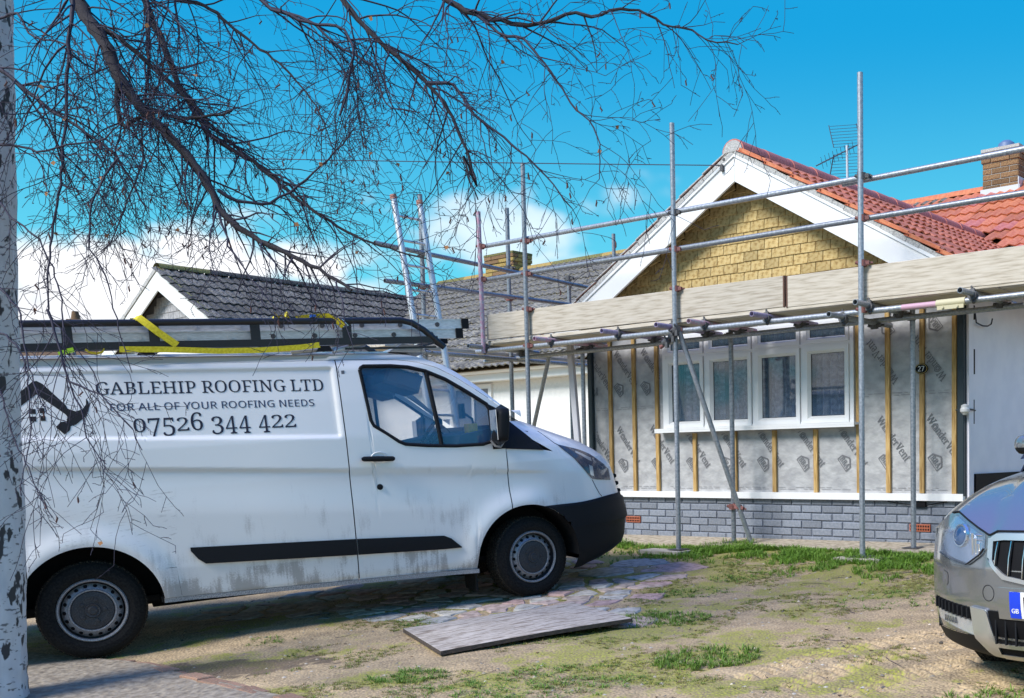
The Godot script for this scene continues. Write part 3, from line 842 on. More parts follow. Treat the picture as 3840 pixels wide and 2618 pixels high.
func build_house() -> void:
	var H := thing("bungalow", "bungalow with white bargeboards, yellow tile-hung gable, red tiled roof and bare membrane front", "bungalow", HX)
	# --- brick plinth, painted blue-grey
	var pl := part(H, "plinth", bx(Vector3(-2.97, -0.35, -0.26), Vector3(1.398, 0.47, -0.014)), M.mortar_paint)
	var variants := []
	for k in 5:
		var m := MB.new()
		m.bbox(Vector3.ZERO, Vector3(0.214, 0.063, 0.03), 0.004 + 0.001 * k)
		variants.append(m.mesh())
	var half := MB.new(); half.bbox(Vector3.ZERO, Vector3(0.102, 0.063, 0.03), 0.005)
	var hm := half.mesh()
	for r in 8:
		var y := 0.434 - 0.0725 * r
		var s := -2.965 + (0.0 if r % 2 else -0.1125)
		while s < 1.39:
			var c := s + 0.1125
			var air: bool = r == 3 and (absf(c - 0.9) < 0.1 or absf(c + 2.46) < 0.1)
			var jig := Vector3(0, rng.randf_range(-0.002, 0.002), rng.randf_range(-0.003, 0.002))
			if not air:
				if s < -2.97: part(pl, "brick", hm, M.brick_paint[rng.randi() % 4], Transform3D(Basis.IDENTITY, Vector3(-2.912, y, -0.015) + jig))
				elif c + 0.107 > 1.40: part(pl, "brick", hm, M.brick_paint[rng.randi() % 4], Transform3D(Basis.IDENTITY, Vector3(s + 0.056, y, -0.015) + jig))
				else: part(pl, "brick", variants[rng.randi() % 5], M.brick_paint[rng.randi() % 4], Transform3D(Basis(Vector3.FORWARD, rng.randf_range(-0.008, 0.008)), Vector3(c, y, -0.015) + jig))
			else:
				var ab := part(pl, "air_brick", bx(Vector3(c - 0.1, y - 0.032, -0.03), Vector3(c + 0.1, y + 0.032, 0.003)), M.terracotta)
				var ho := MB.new()
				for i in 8:
					for j in 2:
						ho.box(Vector3(c - 0.084 + 0.024 * i, y - 0.014 + 0.028 * j, 0.0035), Vector3(0.014, 0.016, 0.004))
				part(ab, "vent_holes", ho, M.black)
			s += 0.225
	# --- white drip strip
	var strip := MB.new()
	strip.box(Vector3(-0.80, 0.494, 0.020), Vector3(4.40, 0.050, 0.05)); strip.box(Vector3(-0.80, 0.463, 0.038), Vector3(4.40, 0.012, 0.014))
	part(H, "drip_strip", strip, M.upvc)
	# --- membrane clad wall round the window opening
	var wl := MB.new()
	for q in [[-2.97, -1.925, 0.47, 2.45], [0.335, 1.40, 0.47, 2.45], [-1.925, 0.335, 0.47, 1.14], [-1.925, 0.335, 2.13, 2.45]]:
		wl.box(Vector3((q[0] + q[1]) / 2, (q[2] + q[3]) / 2, -0.13), Vector3(q[1] - q[0], q[3] - q[2], 0.25))
	var mem := part(H, "membrane", wl, M.membrane)
	print_membrane(mem)
	# --- room behind the window
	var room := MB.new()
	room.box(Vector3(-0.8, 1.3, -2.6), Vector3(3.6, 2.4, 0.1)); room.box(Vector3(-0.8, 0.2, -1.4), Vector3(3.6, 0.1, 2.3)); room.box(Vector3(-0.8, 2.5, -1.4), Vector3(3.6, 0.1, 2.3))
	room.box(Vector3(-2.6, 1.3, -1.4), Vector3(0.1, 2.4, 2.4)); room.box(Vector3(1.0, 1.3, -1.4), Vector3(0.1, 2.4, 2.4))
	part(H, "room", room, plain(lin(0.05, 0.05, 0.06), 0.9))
	# --- side and back walls of the front wing
	part(H, "side_wall", bx(Vector3(-2.97, -0.35, -5.5), Vector3(-2.73, 2.45, -0.30)), M.render)
	part(H, "side_wall", bx(Vector3(1.18, -0.35, -5.5), Vector3(1.41, 2.45, -0.262)), M.shaded_render)
	part(H, "side_return", bx(Vector3(1.30, -0.35, -0.262), Vector3(1.412, 2.45, -0.045)), M.shaded_render)
	# --- battens
	var k := 0
	for q in [[-2.681, 0.52, 2.42], [-2.342, 0.52, 2.42], [-2.024, 0.52, 1.115], [-2.024, 1.165, 2.42], [0.372, 0.52, 2.42], [0.672, 0.52, 2.42], [1.007, 0.52, 2.42], [1.312, 0.52, 2.42], [-1.532, 0.52, 1.11], [-1.026, 0.52, 1.11], [-0.555, 0.52, 1.11], [-0.088, 0.52, 1.11]]:
		var b := MB.new()
		b.bbox(Vector3.ZERO, Vector3(0.043, q[2] - q[1], 0.026), 0.002)
		part(H, "batten", b, M.batten[k % 3], Transform3D(Basis(Vector3.FORWARD, rng.randf_range(-0.004, 0.004)), Vector3(q[0], (q[1] + q[2]) / 2 + rng.randf_range(-0.003, 0.003), 0.013)))
		k += 1
	for s in [-2.965, 1.375]:
		var g := MB.new()
		g.bbox(Vector3(s, 1.46, 0.0), Vector3(0.062, 1.92, 0.075), 0.006)
		part(H, "corner_trim", g, M.green_trim)
	build_window(H)
	build_gable(H)
	build_gable_roof(H)
	build_main_roof(H)
	# --- rendered flank with a black bitumen base; latch and wrapped fitting at the corner
	part(H, "corner_pilaster", bx(Vector3(1.41, 0.0, -0.105), Vector3(1.432, 2.30, -0.012)), M.shaded_render)
	part(H, "bitumen_base", bx(Vector3(1.40, -0.2, -5.0), Vector3(1.43, 0.685, -0.155)), M.black)
	for q in [[1.75, 1.538], [1.321, 1.114], [2.12, 2.0]]:
		part(H, "strap_hinge", bx(Vector3(1.40, q[1], -0.136 if q[0] < 1.5 else -0.146), Vector3(1.427, q[0], -0.128 if q[0] < 1.5 else -0.118)), M.black)
	var lever := MB.new()
	lever.tube([Vector3(1.33, 1.232, 0.03), Vector3(1.45, 1.235, 0.02), Vector3(1.455, 1.232, -0.05), Vector3(1.44, 1.228, -0.12)], 0.007, 6)
	part(H, "latch", lever, M.coupler)
	var bag := MB.new()
	var bp := []
	for i in 9:
		var t := PI * i / 8.0
		bp.append(Vector2(0.001 + 0.040 * sin(t) * (1.0 + 0.15 * sin(i * 2.3)), 0.048 * cos(t)))
	bag.lathe(bp, 10, Transform3D(Basis(Vector3.RIGHT, PI / 2), Vector3(1.43, 1.232, 0.065)))
	part(H, "wrapped_fitting", bag, plain(lin(0.6, 0.6, 0.62), 0.25))
	var ck := MB.new()
	ck.tube([Vector3(1.44, 2.05, -0.12), Vector3(1.445, 1.972, -0.133), Vector3(1.45, 1.955, -0.25), Vector3(1.45, 1.962, -0.36), Vector3(1.45, 1.985, -0.43), Vector3(1.45, 2.035, -0.456)], 0.007, 5)
	part(H, "cable_hook", ck, M.wire)
	# black bracket with two stays under the drip strip
	var br := MB.new()
	br.box(Vector3(0.98, 0.425, 0.015), Vector3(0.12, 0.045, 0.03))
	br.tube([Vector3(0.66, 0.445, 0.01), Vector3(0.92, 0.415, 0.02)], 0.004, 4); br.tube([Vector3(1.04, 0.415, 0.02), Vector3(1.24, 0.45, 0.01)], 0.004, 4)
	part(H, "bracket", br, M.black)
	# oval house number
	var ov := MB.new()
	var prof := [Vector2(0.0005, 0.008), Vector2(0.058, 0.008), Vector2(0.064, 0.0)]
	ov.lathe(prof, 28, Transform3D(Basis(Vector3(1.0, 0, 0), Vector3(0, 0.72, 0), Vector3(0, 0, 1)), Vector3(1.012, 1.60, 0.032)))
	var num := part(H, "number_plaque", ov, M.black)
	var rim := MB.new(); var rp := []
	for i in 29:
		rp.append(Vector3(1.012 + 0.056 * cos(TAU * i / 28), 1.60 + 0.040 * sin(TAU * i / 28), 0.041))
	rim.tube(rp, 0.0022, 5, false)
	part(num, "gilt_rim", rim, M.gold)
	var tx := MB.new()
	add_text(tx, "27", false, func(x, y, fr): return Vector3(0.982 + 0.060 * x, 1.578 + 0.044 * y, 0.0425 if fr else 0.0405))
	part(num, "numerals", tx, M.plate)

# print on the membrane: diagonal lettering, a small house emblem under each, dashed lap lines
func print_membrane(mem: Node) -> void:
	var word := func(o: Vector2, ang: float, k: float) -> MB:
		var m := MB.new()
		var ca := cos(ang); var sa := sin(ang)
		var put := func(lx: float, ly: float, fr: bool) -> Vector3:
			return Vector3(o.x + (lx * ca - ly * sa) * k, o.y + (lx * sa + ly * ca) * k, 0.0014 if fr else -0.001)
		add_text(m, "W", true, func(x, y, fr): return put.call(0.085 * x, 0.072 * y, fr))
		add_text(m, "nder", true, func(x, y, fr): return put.call(0.148 + 0.152 * x, 0.074 * y, fr))
		add_text(m, "Vent", true, func(x, y, fr): return put.call(0.305 + 0.170 * x, 0.076 * y, fr))
		# the o is a little house drawn in outline
		var c := Vector2(0.116, 0.026)
		for sc in [1.0, 0.55]:
			var h := [Vector2(-0.024, -0.024), Vector2(0.024, -0.024), Vector2(0.024, 0.016), Vector2(0, 0.036), Vector2(-0.024, 0.016)]
			for i in 5:
				var a: Vector2 = c + h[i] * sc; var b: Vector2 = c + h[(i + 1) % 5] * sc
				var n := (b - a).normalized().orthogonal() * 0.0035
				m.quad(put.call(a.x - n.x, a.y - n.y, true), put.call(b.x - n.x, b.y - n.y, true), put.call(b.x + n.x, b.y + n.y, true), put.call(a.x + n.x, a.y + n.y, true))
		return m
	var emblem := func(o: Vector2, ang: float) -> MB:
		var m := MB.new()
		var ca := cos(ang); var sa := sin(ang)
		var put := func(lx: float, ly: float) -> Vector3: return Vector3(o.x + lx * ca - ly * sa, o.y + lx * sa + ly * ca, 0.0014)
		var h := [Vector2(-0.07, -0.045), Vector2(0.07, -0.045), Vector2(0.07, 0.012), Vector2(0.0, 0.062), Vector2(-0.07, 0.012)]
		for i in 5:
			var a: Vector2 = h[i]; var b: Vector2 = h[(i + 1) % 5]
			var n := (b - a).normalized().orthogonal() * (0.007 if i == 2 or i == 3 else 0.004)
			m.quad(put.call(a.x - n.x, a.y - n.y), put.call(b.x - n.x, b.y - n.y), put.call(b.x + n.x, b.y + n.y), put.call(a.x + n.x, a.y + n.y))
		add_text(m, "BBA", true, func(x, y, fr): return put.call(-0.056 + 0.112 * x, -0.032 + 0.055 * y) + Vector3(0, 0, 0.0 if fr else -0.002))
		return m
	var A := -0.93
	# lower row runs all along, upper row left of the window, turned about right of it
	for s in [-3.0, -2.62, -2.15, -1.68, -1.24, -0.79, -0.33, 0.12, 0.545, 1.03]:
		var top: float = 1.235 if s < -2.1 or s > 0.3 else 1.19
		var w: MB = word.call(Vector2(s, top - 0.06), A, 1.0)
		clip_print(w)
		part(mem, "print", w, M.print)
		var e: MB = emblem.call(Vector2(s + 0.10, 0.80), A)
		clip_print(e)
		part(mem, "print", e, M.print)
	for s in [-3.02, -2.64, -2.26]:
		var w: MB = word.call(Vector2(s, 1.98), A, 1.0)
		clip_print(w); part(mem, "print", w, M.print)
		var e: MB = emblem.call(Vector2(s + 0.08, 1.60), A)
		clip_print(e); part(mem, "print", e, M.print)
	for s in [0.78, 1.24]:
		var w: MB = word.call(Vector2(s, 1.52), A + PI, 1.0)
		clip_print(w); part(mem, "print", w, M.print)
		var e: MB = emblem.call(Vector2(s - 0.12, 1.98), A + PI)
		clip_print(e); part(mem, "print", e, M.print)
	var d := MB.new()
	for y in [1.405, 1.385, 0.565, 0.548]:
		var s := -2.9
		while s < 1.3:
			var L := rng.randf_range(0.03, 0.10)
			if (s > -1.9 and s + L < 0.30 and y < 1.1) or s < -2.05 or s > 0.40:
				if rng.randf() < 0.75: d.quad(Vector3(s, y, 0.0012), Vector3(s + L, y, 0.0012), Vector3(s + L, y + 0.004, 0.0012), Vector3(s, y + 0.004, 0.0012))
			s += L + 0.02
	part(mem, "lap_line_print", d, plain(lin(0.24, 0.24, 0.25), 0.7)).set_meta("kind", "stuff")

func clip_print(m: MB) -> void:   # drop what would lie over the window opening, the trims or past the edges
	var I2 := PackedInt32Array()
	for i in range(0, m.I.size(), 3):
		var ok := true
		for k in 3:
			var v := m.V[m.I[i + k]]
			if v.x < -2.93 or v.x > 1.34 or v.y < 0.53 or v.y > 2.40: ok = false
			if v.x > -1.99 and v.x < 0.345 and v.y > 1.105: ok = false
		if ok:
			for k in 3: I2.append(m.I[i + k])
	m.I = I2
	if I2.is_empty():
		m.quad(Vector3(0, 0.9, -0.05), Vector3(0.001, 0.9, -0.05), Vector3(0.001, 0.901, -0.05), Vector3(0, 0.901, -0.05))

func frame_ring(m: MB, x0: float, x1: float, y0: float, y1: float, w: float, z0: float, z1: float) -> void:
	m.box(Vector3((x0 + x1) / 2, y0 + w / 2, (z0 + z1) / 2), Vector3(x1 - x0, w, z1 - z0)); m.box(Vector3((x0 + x1) / 2, y1 - w / 2, (z0 + z1) / 2), Vector3(x1 - x0, w, z1 - z0))
	m.box(Vector3(x0 + w / 2, (y0 + y1) / 2, (z0 + z1) / 2), Vector3(w, y1 - y0 - 2 * w, z1 - z0)); m.box(Vector3(x1 - w / 2, (y0 + y1) / 2, (z0 + z1) / 2), Vector3(w, y1 - y0 - 2 * w, z1 - z0))

func build_window(H: Node) -> void:
	var W := group_of(H, "window")
	var m := MB.new()
	frame_ring(m, -1.925, 0.335, 1.14, 2.13, 0.04, -0.06, 0.035)
	var xs := [-1.925, -1.367, -0.776, -0.217, 0.335]
	for i in [1, 2, 3]: m.box(Vector3(xs[i], 1.635, -0.012), Vector3(0.03, 0.91, 0.088))
	m.box(Vector3(-0.795, 1.885, -0.013), Vector3(2.18, 0.03, 0.086))
	part(W, "frame", m, M.upvc)
	var sill := MB.new()
	sill.box(Vector3(-0.795, 1.150, 0.055), Vector3(2.36, 0.022, 0.13)); sill.box(Vector3(-0.795, 1.130, 0.112), Vector3(2.36, 0.022, 0.016))
	part(W, "sill", sill, M.upvc)
	for i in 4:
		for up in 2:
			var y0 := 1.165 if up == 0 else 1.90
			var y1 := 1.870 if up == 0 else 2.092
			var x0: float = xs[i] + 0.022; var x1: float = xs[i + 1] - 0.022
			if i == 0: x0 += 0.022
			if i == 3: x1 -= 0.022
			var c := MB.new()
			var z := 0.048
			var w := 0.066 if up == 0 else 0.055
			# casement with a bevelled bead towards the glass
			frame_ring(c, x0, x1, y0, y1, w * 0.62, -0.02, z)
			var a := w * 0.62; var b := w
			var P := [Vector2(x0 + a, y0 + a), Vector2(x1 - a, y0 + a), Vector2(x1 - a, y1 - a), Vector2(x0 + a, y1 - a)]
			var Q := [Vector2(x0 + b, y0 + b), Vector2(x1 - b, y0 + b), Vector2(x1 - b, y1 - b), Vector2(x0 + b, y1 - b)]
			for k in 4:
				var j := (k + 1) % 4
				c.quad(Vector3(P[k].x, P[k].y, z), Vector3(P[j].x, P[j].y, z), Vector3(Q[j].x, Q[j].y, 0.012), Vector3(Q[k].x, Q[k].y, 0.012))
			var cs := part(W, "casement", c, M.upvc)
			var gk := MB.new()
			frame_ring(gk, x0 + b - 0.004, x1 - b + 0.004, y0 + b - 0.004, y1 - b + 0.004, 0.006, 0.008, 0.0135)
			part(cs, "gasket", gk, M.trim)
			if up == 0:
				var hd := MB.new()
				hd.box(Vector3(x1 - 0.025, 1.50, -0.03), Vector3(0.02, 0.10, 0.02))
				part(cs, "handle", hd, M.upvc)
			part(W, "pane", bx(Vector3(x0 + w * 0.9, y0 + w * 0.9, 0.004), Vector3(x1 - w * 0.9, y1 - w * 0.9, 0.010)), M.glass)
	# net curtain: folded lace sheet a little behind the glass
	var lace := grainy([[0.3, lin(0.09, 0.095, 0.145)], [0.5, lin(0.17, 0.18, 0.24)], [0.7, lin(0.28, 0.29, 0.35)]], Vector3(2.2, 2.2, 2.2), 0.9, 0.5, 0.03)
	var rows := []
	for j in 6:
		var r := PackedVector3Array()
		for i in 241:
			var s := -1.90 + 2.21 * i / 240.0
			r.append(Vector3(s, 1.17 + 0.95 * j / 5.0, -0.13 + 0.030 * sin(s * 62.0 + 1.6 * sin(s * 7.0)) + 0.012 * sin(s * 141.0 + j * 0.2)))
		rows.append(r)
	for q in [[14, 72], [82, 128], [132, 182], [190, 238]]:
		var cut := []
		for r in rows: cut.append(r.slice(q[0], q[1]))
		var cm := MB.new()
		cm.grid(cut)
		part(W, "curtain", cm, lace)

func build_gable(H: Node) -> void:
	# wall of the gable
	var tri := PackedVector2Array([Vector2(-2.97, 2.45), Vector2(1.38, 2.45), Vector2(1.38, 2.47), Vector2(CS, 3.66), Vector2(-2.97, 2.47)])
	var m := MB.new()
	m.prism(tri, -0.20, 0.0)
	var g := part(H, "gable", m, M.shingle_back)
	# hung tiles, course by course from the bottom so that each overlaps the one below
	var w := 0.1625; var hgt := 0.094
	var tm := []
	for k in 4:
		var t := MB.new()
		t.bbox(Vector3(0, 0, 0), Vector3(w - 0.005, 0.125, 0.015 + 0.001 * k), 0.0025)
		tm.append(t.mesh())
	var tilt := Basis(Vector3.RIGHT, -0.10)
	for r in 13:
		var y := 2.36 + hgt * r
		var hw := (3.66 - y - 0.09) / SLOPE - 0.06
		if hw < 0.10: break
		var x0 := CS - hw; var x1 := CS + hw
		var s: float = CS - ceilf(hw / w) * w + (w * 0.5 if r % 2 else 0.0)
		while s < x1 + w:
			if s - w / 2 > x0 - 0.02 and s + w / 2 < x1 + 0.02:
				part(g, "hung_tile", tm[rng.randi() % 4], M.shingle[rng.randi() % 5], Transform3D(tilt * Basis(Vector3.FORWARD, rng.randf_range(-0.012, 0.012)), Vector3(s, y + 0.0625 + rng.randf_range(-0.003, 0.003), 0.016)))
			s += w
		# slanting tiles at the verges: two to a side, swept up along the bargeboard
		for side in [-1, 1]:
			var e: float = CS + side * hw
			for q in [[0.02, 0.30], [0.16, 0.56]]:
				var c := Vector3(e + side * q[0], y + 0.055 + q[0] * -0.10 + 0.03, 0.022 + q[0] * 0.06)
				part(g, "hung_tile", tm[rng.randi() % 4], M.shingle[rng.randi() % 5], Transform3D(tilt * Basis(Vector3.FORWARD, side * q[1]), c))

func rake(side: int, v: Array) -> PackedVector2Array:   # polygon from (distance along the slope plan, drop) pairs
	var p := PackedVector2Array()
	for q in v: p.append(Vector2(CS + side * q[0], q[1]))
	return p

func build_gable_roof(H: Node) -> void:
	var ap := AP
	for side in [-1, 1]:
		var L := 2.56
		# bargeboard
		var p := rake(side, [[0.0015, ap], [L, ap - SLOPE * L], [L, ap - SLOPE * L - 0.10], [L - 0.277, ap - SLOPE * L - 0.10], [0.0015, ap - 0.262]])
		var m := MB.new()
		m.prism(p, 0.245, 0.270)
		part(H, "bargeboard", m, M.white_paint)
		# soffit between bargeboard and wall
		var so := MB.new()
		var u := Vector2(side, -SLOPE).normalized()
		so.quad(Vector3(CS, ap - 0.10, 0.0), Vector3(CS, ap - 0.10, 0.245), Vector3(CS + side * L, ap - 0.10 - SLOPE * L, 0.245), Vector3(CS + side * L, ap - 0.10 - SLOPE * L, 0.0))
		part(H, "soffit", so, M.soffit)
		# undercloak and bedding mortar along the verge, tile ends showing above it
		var vm := MB.new()
		var t := 0.06
		while t < L + 0.05:
			var a := Vector3(CS + side * t, ap - SLOPE * t + 0.018, 0.262)
			vm.box(a, Vector3(0.15, rng.randf_range(0.030, 0.052), 0.05), Basis(Vector3.FORWARD, side * atan(SLOPE)))
			t += 0.12
		part(H, "verge_mortar", vm, M.mortar)
		var uc := MB.new()
		uc.prism(rake(side, [[0.0, ap + 0.012], [L + 0.04, ap - SLOPE * (L + 0.04) + 0.012], [L + 0.04, ap - SLOPE * (L + 0.04) - 0.035], [0.0, ap - 0.035]]), 0.271, 0.284)
		part(H, "undercloak", uc, M.white_paint)
		# deck under the tiles
		var dk := MB.new()
		dk.prism(rake(side, [[0.0, ap + 0.03], [L + 0.1, ap - SLOPE * (L + 0.1) + 0.03], [L + 0.1, ap - SLOPE * (L + 0.1)], [0.0, ap]]), -6.4, 0.26)
		part(H, "roof_deck", dk, M.shingle_back)
		# tiles
		var up := Vector3(-side, SLOPE, 0).normalized()
		var across := Vector3(0, 0, 1) if side > 0 else Vector3(0, 0, -1)
		var nrm := up.cross(across) if up.cross(across).y > 0 else across.cross(up)
		var eav := Vector3(CS + side * (L + 0.12), ap - SLOPE * (L + 0.12) + 0.035, -5.9 if side > 0 else 0.29)
		var fr := Transform3D(Basis(across, nrm, up), eav)
		var N := 21 if side > 0 else 2
		lay_tiles(H, fr, N, 9, 0.295, 0.335, M.red_tile, func(q): return q.y < ap + 0.03, 300, "roof_tile")
		# bright verge tiles seen edge on
		for i in 9:
			var o := eav + up * (0.335 * i)
			o.z = 0.285
			var vt := MB.new()
			vt.bbox(Vector3(0, 0, 0), Vector3(0.34, 0.034 if side > 0 else 0.016, 0.02), 0.004)
			part(H, "verge_tile", vt, M.orange_tile if side > 0 else M.mortar, Transform3D(Basis(Vector3.FORWARD, side * atan(SLOPE) * 0.93), o + up * 0.17 + Vector3(0, 0.035, -0.004)))
	# ridge: half round tiles with a mortar end
	var hr := MB.new(); var rows := []
	for z in [0.0, -0.45]:
		var r := PackedVector3Array()
		for i in 11:
			var a := PI * i / 10.0
			r.append(Vector3(cos(a) * (0.125 if z == 0.0 else 0.118), sin(a) * (0.115 if z == 0.0 else 0.108), z))
		rows.append(r)
	hr.grid(rows, true)
	var inner := []
	for r in rows:
		var q := PackedVector3Array()
		for v in r: q.append(Vector3(v.x * 0.88, v.y * 0.88, v.z))
		inner.append(q)
	hr.grid([inner[0], rows[0]], true)
	var rm := hr.mesh()
	for i in 14:
		part(H, "ridge_tile", rm, M.pink_tile, Transform3D(Basis.IDENTITY, Vector3(CS, 3.715 + rng.randf_range(-0.003, 0.003), 0.285 - 0.43 * i)))
	var cap := MB.new()
	var cp := PackedVector2Array()
	for i in 13: cp.append(Vector2(cos(PI * i / 12.0) * 0.113, sin(PI * i / 12.0) * 0.104))
	cap.prism(cp, 0.0, 0.012, Transform3D(Basis.IDENTITY, Vector3(CS, 3.712, 0.278)))
	part(H, "ridge_mortar", cap, M.mortar)
	# telephone wire bracket on the bargeboard
	var bk := MB.new()
	bk.box(Vector3(-0.925, 3.585, 0.285), Vector3(0.03, 0.06, 0.03)); bk.tube([Vector3(-0.925, 3.6, 0.285), Vector3(-0.96, 3.61, 0.31)], 0.008, 5); bk.box(Vector3(-0.90, 3.66, 0.283), Vector3(0.02, 0.02, 0.02))
	part(H, "wire_bracket", bk, M.coupler)

func build_main_roof(H: Node) -> void:
	# main block behind the gable: ridge parallel to the front, 7 m back
	var m := MB.new()
	var prof := PackedVector2Array([Vector2(2.6, 2.26), Vector2(7.0, 4.74), Vector2(11.4, 2.26), Vector2(11.2, 2.2), Vector2(2.8, 2.2)])
	m.prism(prof, -3.35, 4.6, Transform3D(Basis(Vector3(0, 0, -1), Vector3(0, 1, 0), Vector3(1, 0, 0)), Vector3.ZERO))
	part(H, "main_roof_deck", m, M.shingle_back)
	part(H, "main_wall", bx(Vector3(1.45, -0.2, -11.0), Vector3(4.5, 2.2, -2.85)), M.render)
	var up := Vector3(0, 2.48, -4.4).normalized()
	var fr := Transform3D(Basis(Vector3(-1, 0, 0), up.cross(Vector3(-1, 0, 0)), up), Vector3(4.4, 2.275, -2.55))
	var inside := func(q: Vector3) -> bool:
		return q.y < 4.72 and q.y > AP - SLOPE * absf(q.x - CS) + 0.02 and (q.x > -1.6 or q.y > 3.6)
	lay_tiles(H, fr, 26, 15, 0.295, 0.335, M.red_tile + [M.pink_tile, M.orange_tile], inside, 290, "roof_tile")
	var hr := MB.new(); var rows := []
	for x in [0.0, 0.44]:
		var r := PackedVector3Array()
		for i in 9:
			var a := PI * i / 8.0
			r.append(Vector3(x, sin(a) * 0.10, cos(a) * 0.12))
		rows.append(r)
	hr.grid(rows, true)
	var rm := hr.mesh()
	var s := -3.3
	while s < 4.4:
		part(H, "ridge_tile", rm, M.orange_tile, Transform3D(Basis.IDENTITY, Vector3(s, 4.76 + rng.randf_range(-0.004, 0.004), -7.0)))
		s += 0.43
	# lead valley
	var va := MB.new()
	va.tube([Vector3(CS + 0.05, 3.76, -5.40), Vector3(CS + 0.85, 3.29, -4.55), Vector3(CS + 1.9, 2.68, -3.45)], 0.045, 5)
	part(H, "valley", va, M.lead)
	build_chimney(H, Vector3(-1.14, 4.55, -7.0), 0.55, 0.46, 9, M.old_brick, M.mortar, true)

func build_chimney(H: Node, o: Vector3, w: float, d: float, courses: int, bricks: Array, mortar: Material, pot: bool) -> void:
	var ch := group_of(H, "chimney", Transform3D(Basis.IDENTITY, o))
	part(ch, "stack", bx(Vector3(-w / 2 + 0.008, -0.3, -d / 2 + 0.008), Vector3(w / 2 - 0.008, 0.082 * courses, d / 2 - 0.008)), mortar)
	var m := MB.new()
	m.bbox(Vector3.ZERO, Vector3(1, 0.070, 0.03), 0.005)
	for r in courses:
		var over := 0.018 if r >= courses - 2 else 0.0
		for f in 4:
			var L := (w if f % 2 == 0 else d) + 2 * over
			var n := 2 if f % 2 == 0 else 2
			var q := Basis(Vector3.UP, f * PI / 2)
			var out := (d if f % 2 == 0 else w) / 2 + over
			var cuts := [0.0, 0.5, 1.0] if r % 2 == 0 else [0.0, 0.25, 0.75, 1.0]
			for i in cuts.size() - 1:
				var a: float = -L / 2 + L * cuts[i]; var b: float = -L / 2 + L * cuts[i + 1]
				var bm := MB.new()
				bm.bbox(Vector3.ZERO, Vector3(b - a - 0.010, 0.070, 0.03), 0.004)
				part(ch, "brick", bm, bricks[rng.randi() % bricks.size()], Transform3D(q, q * Vector3((a + b) / 2, 0, out - 0.012) + Vector3(0, 0.041 + 0.082 * r, 0)))
	var top := 0.082 * courses
	var cp := MB.new()
	cp.box(Vector3(0, top + 0.022, 0), Vector3(w + 0.04, 0.045, d + 0.04))
	part(ch, "flaunching", cp, mortar)
	if pot:
		var pm := MB.new()
		pm.lathe([Vector2(0.0005, 0.16), Vector2(0.06, 0.15), Vector2(0.115, 0.11), Vector2(0.135, 0.05), Vector2(0.135, 0.0)], 16, Transform3D(Basis(Vector3.RIGHT, -PI / 2), Vector3(0, top + 0.03, 0)))
		part(ch, "pot", pm, plain(lin(0.10, 0.16, 0.30), 0.5))
		var fl := MB.new()
		fl.box(Vector3(0, 0.12, d / 2 + 0.012), Vector3(w + 0.06, 0.16, 0.012)); fl.box(Vector3(w / 2 + 0.012, 0.16, 0), Vector3(0.012, 0.30, d + 0.06))
		part(ch, "flashing", fl, M.lead)

# ---------------------------------------------------------------- neighbouring buildings (same axes as the house)
const TURN := Basis(Vector3(0, 0, -1), Vector3(0, 1, 0), Vector3(1, 0, 0))   # plan profile runs back from the front

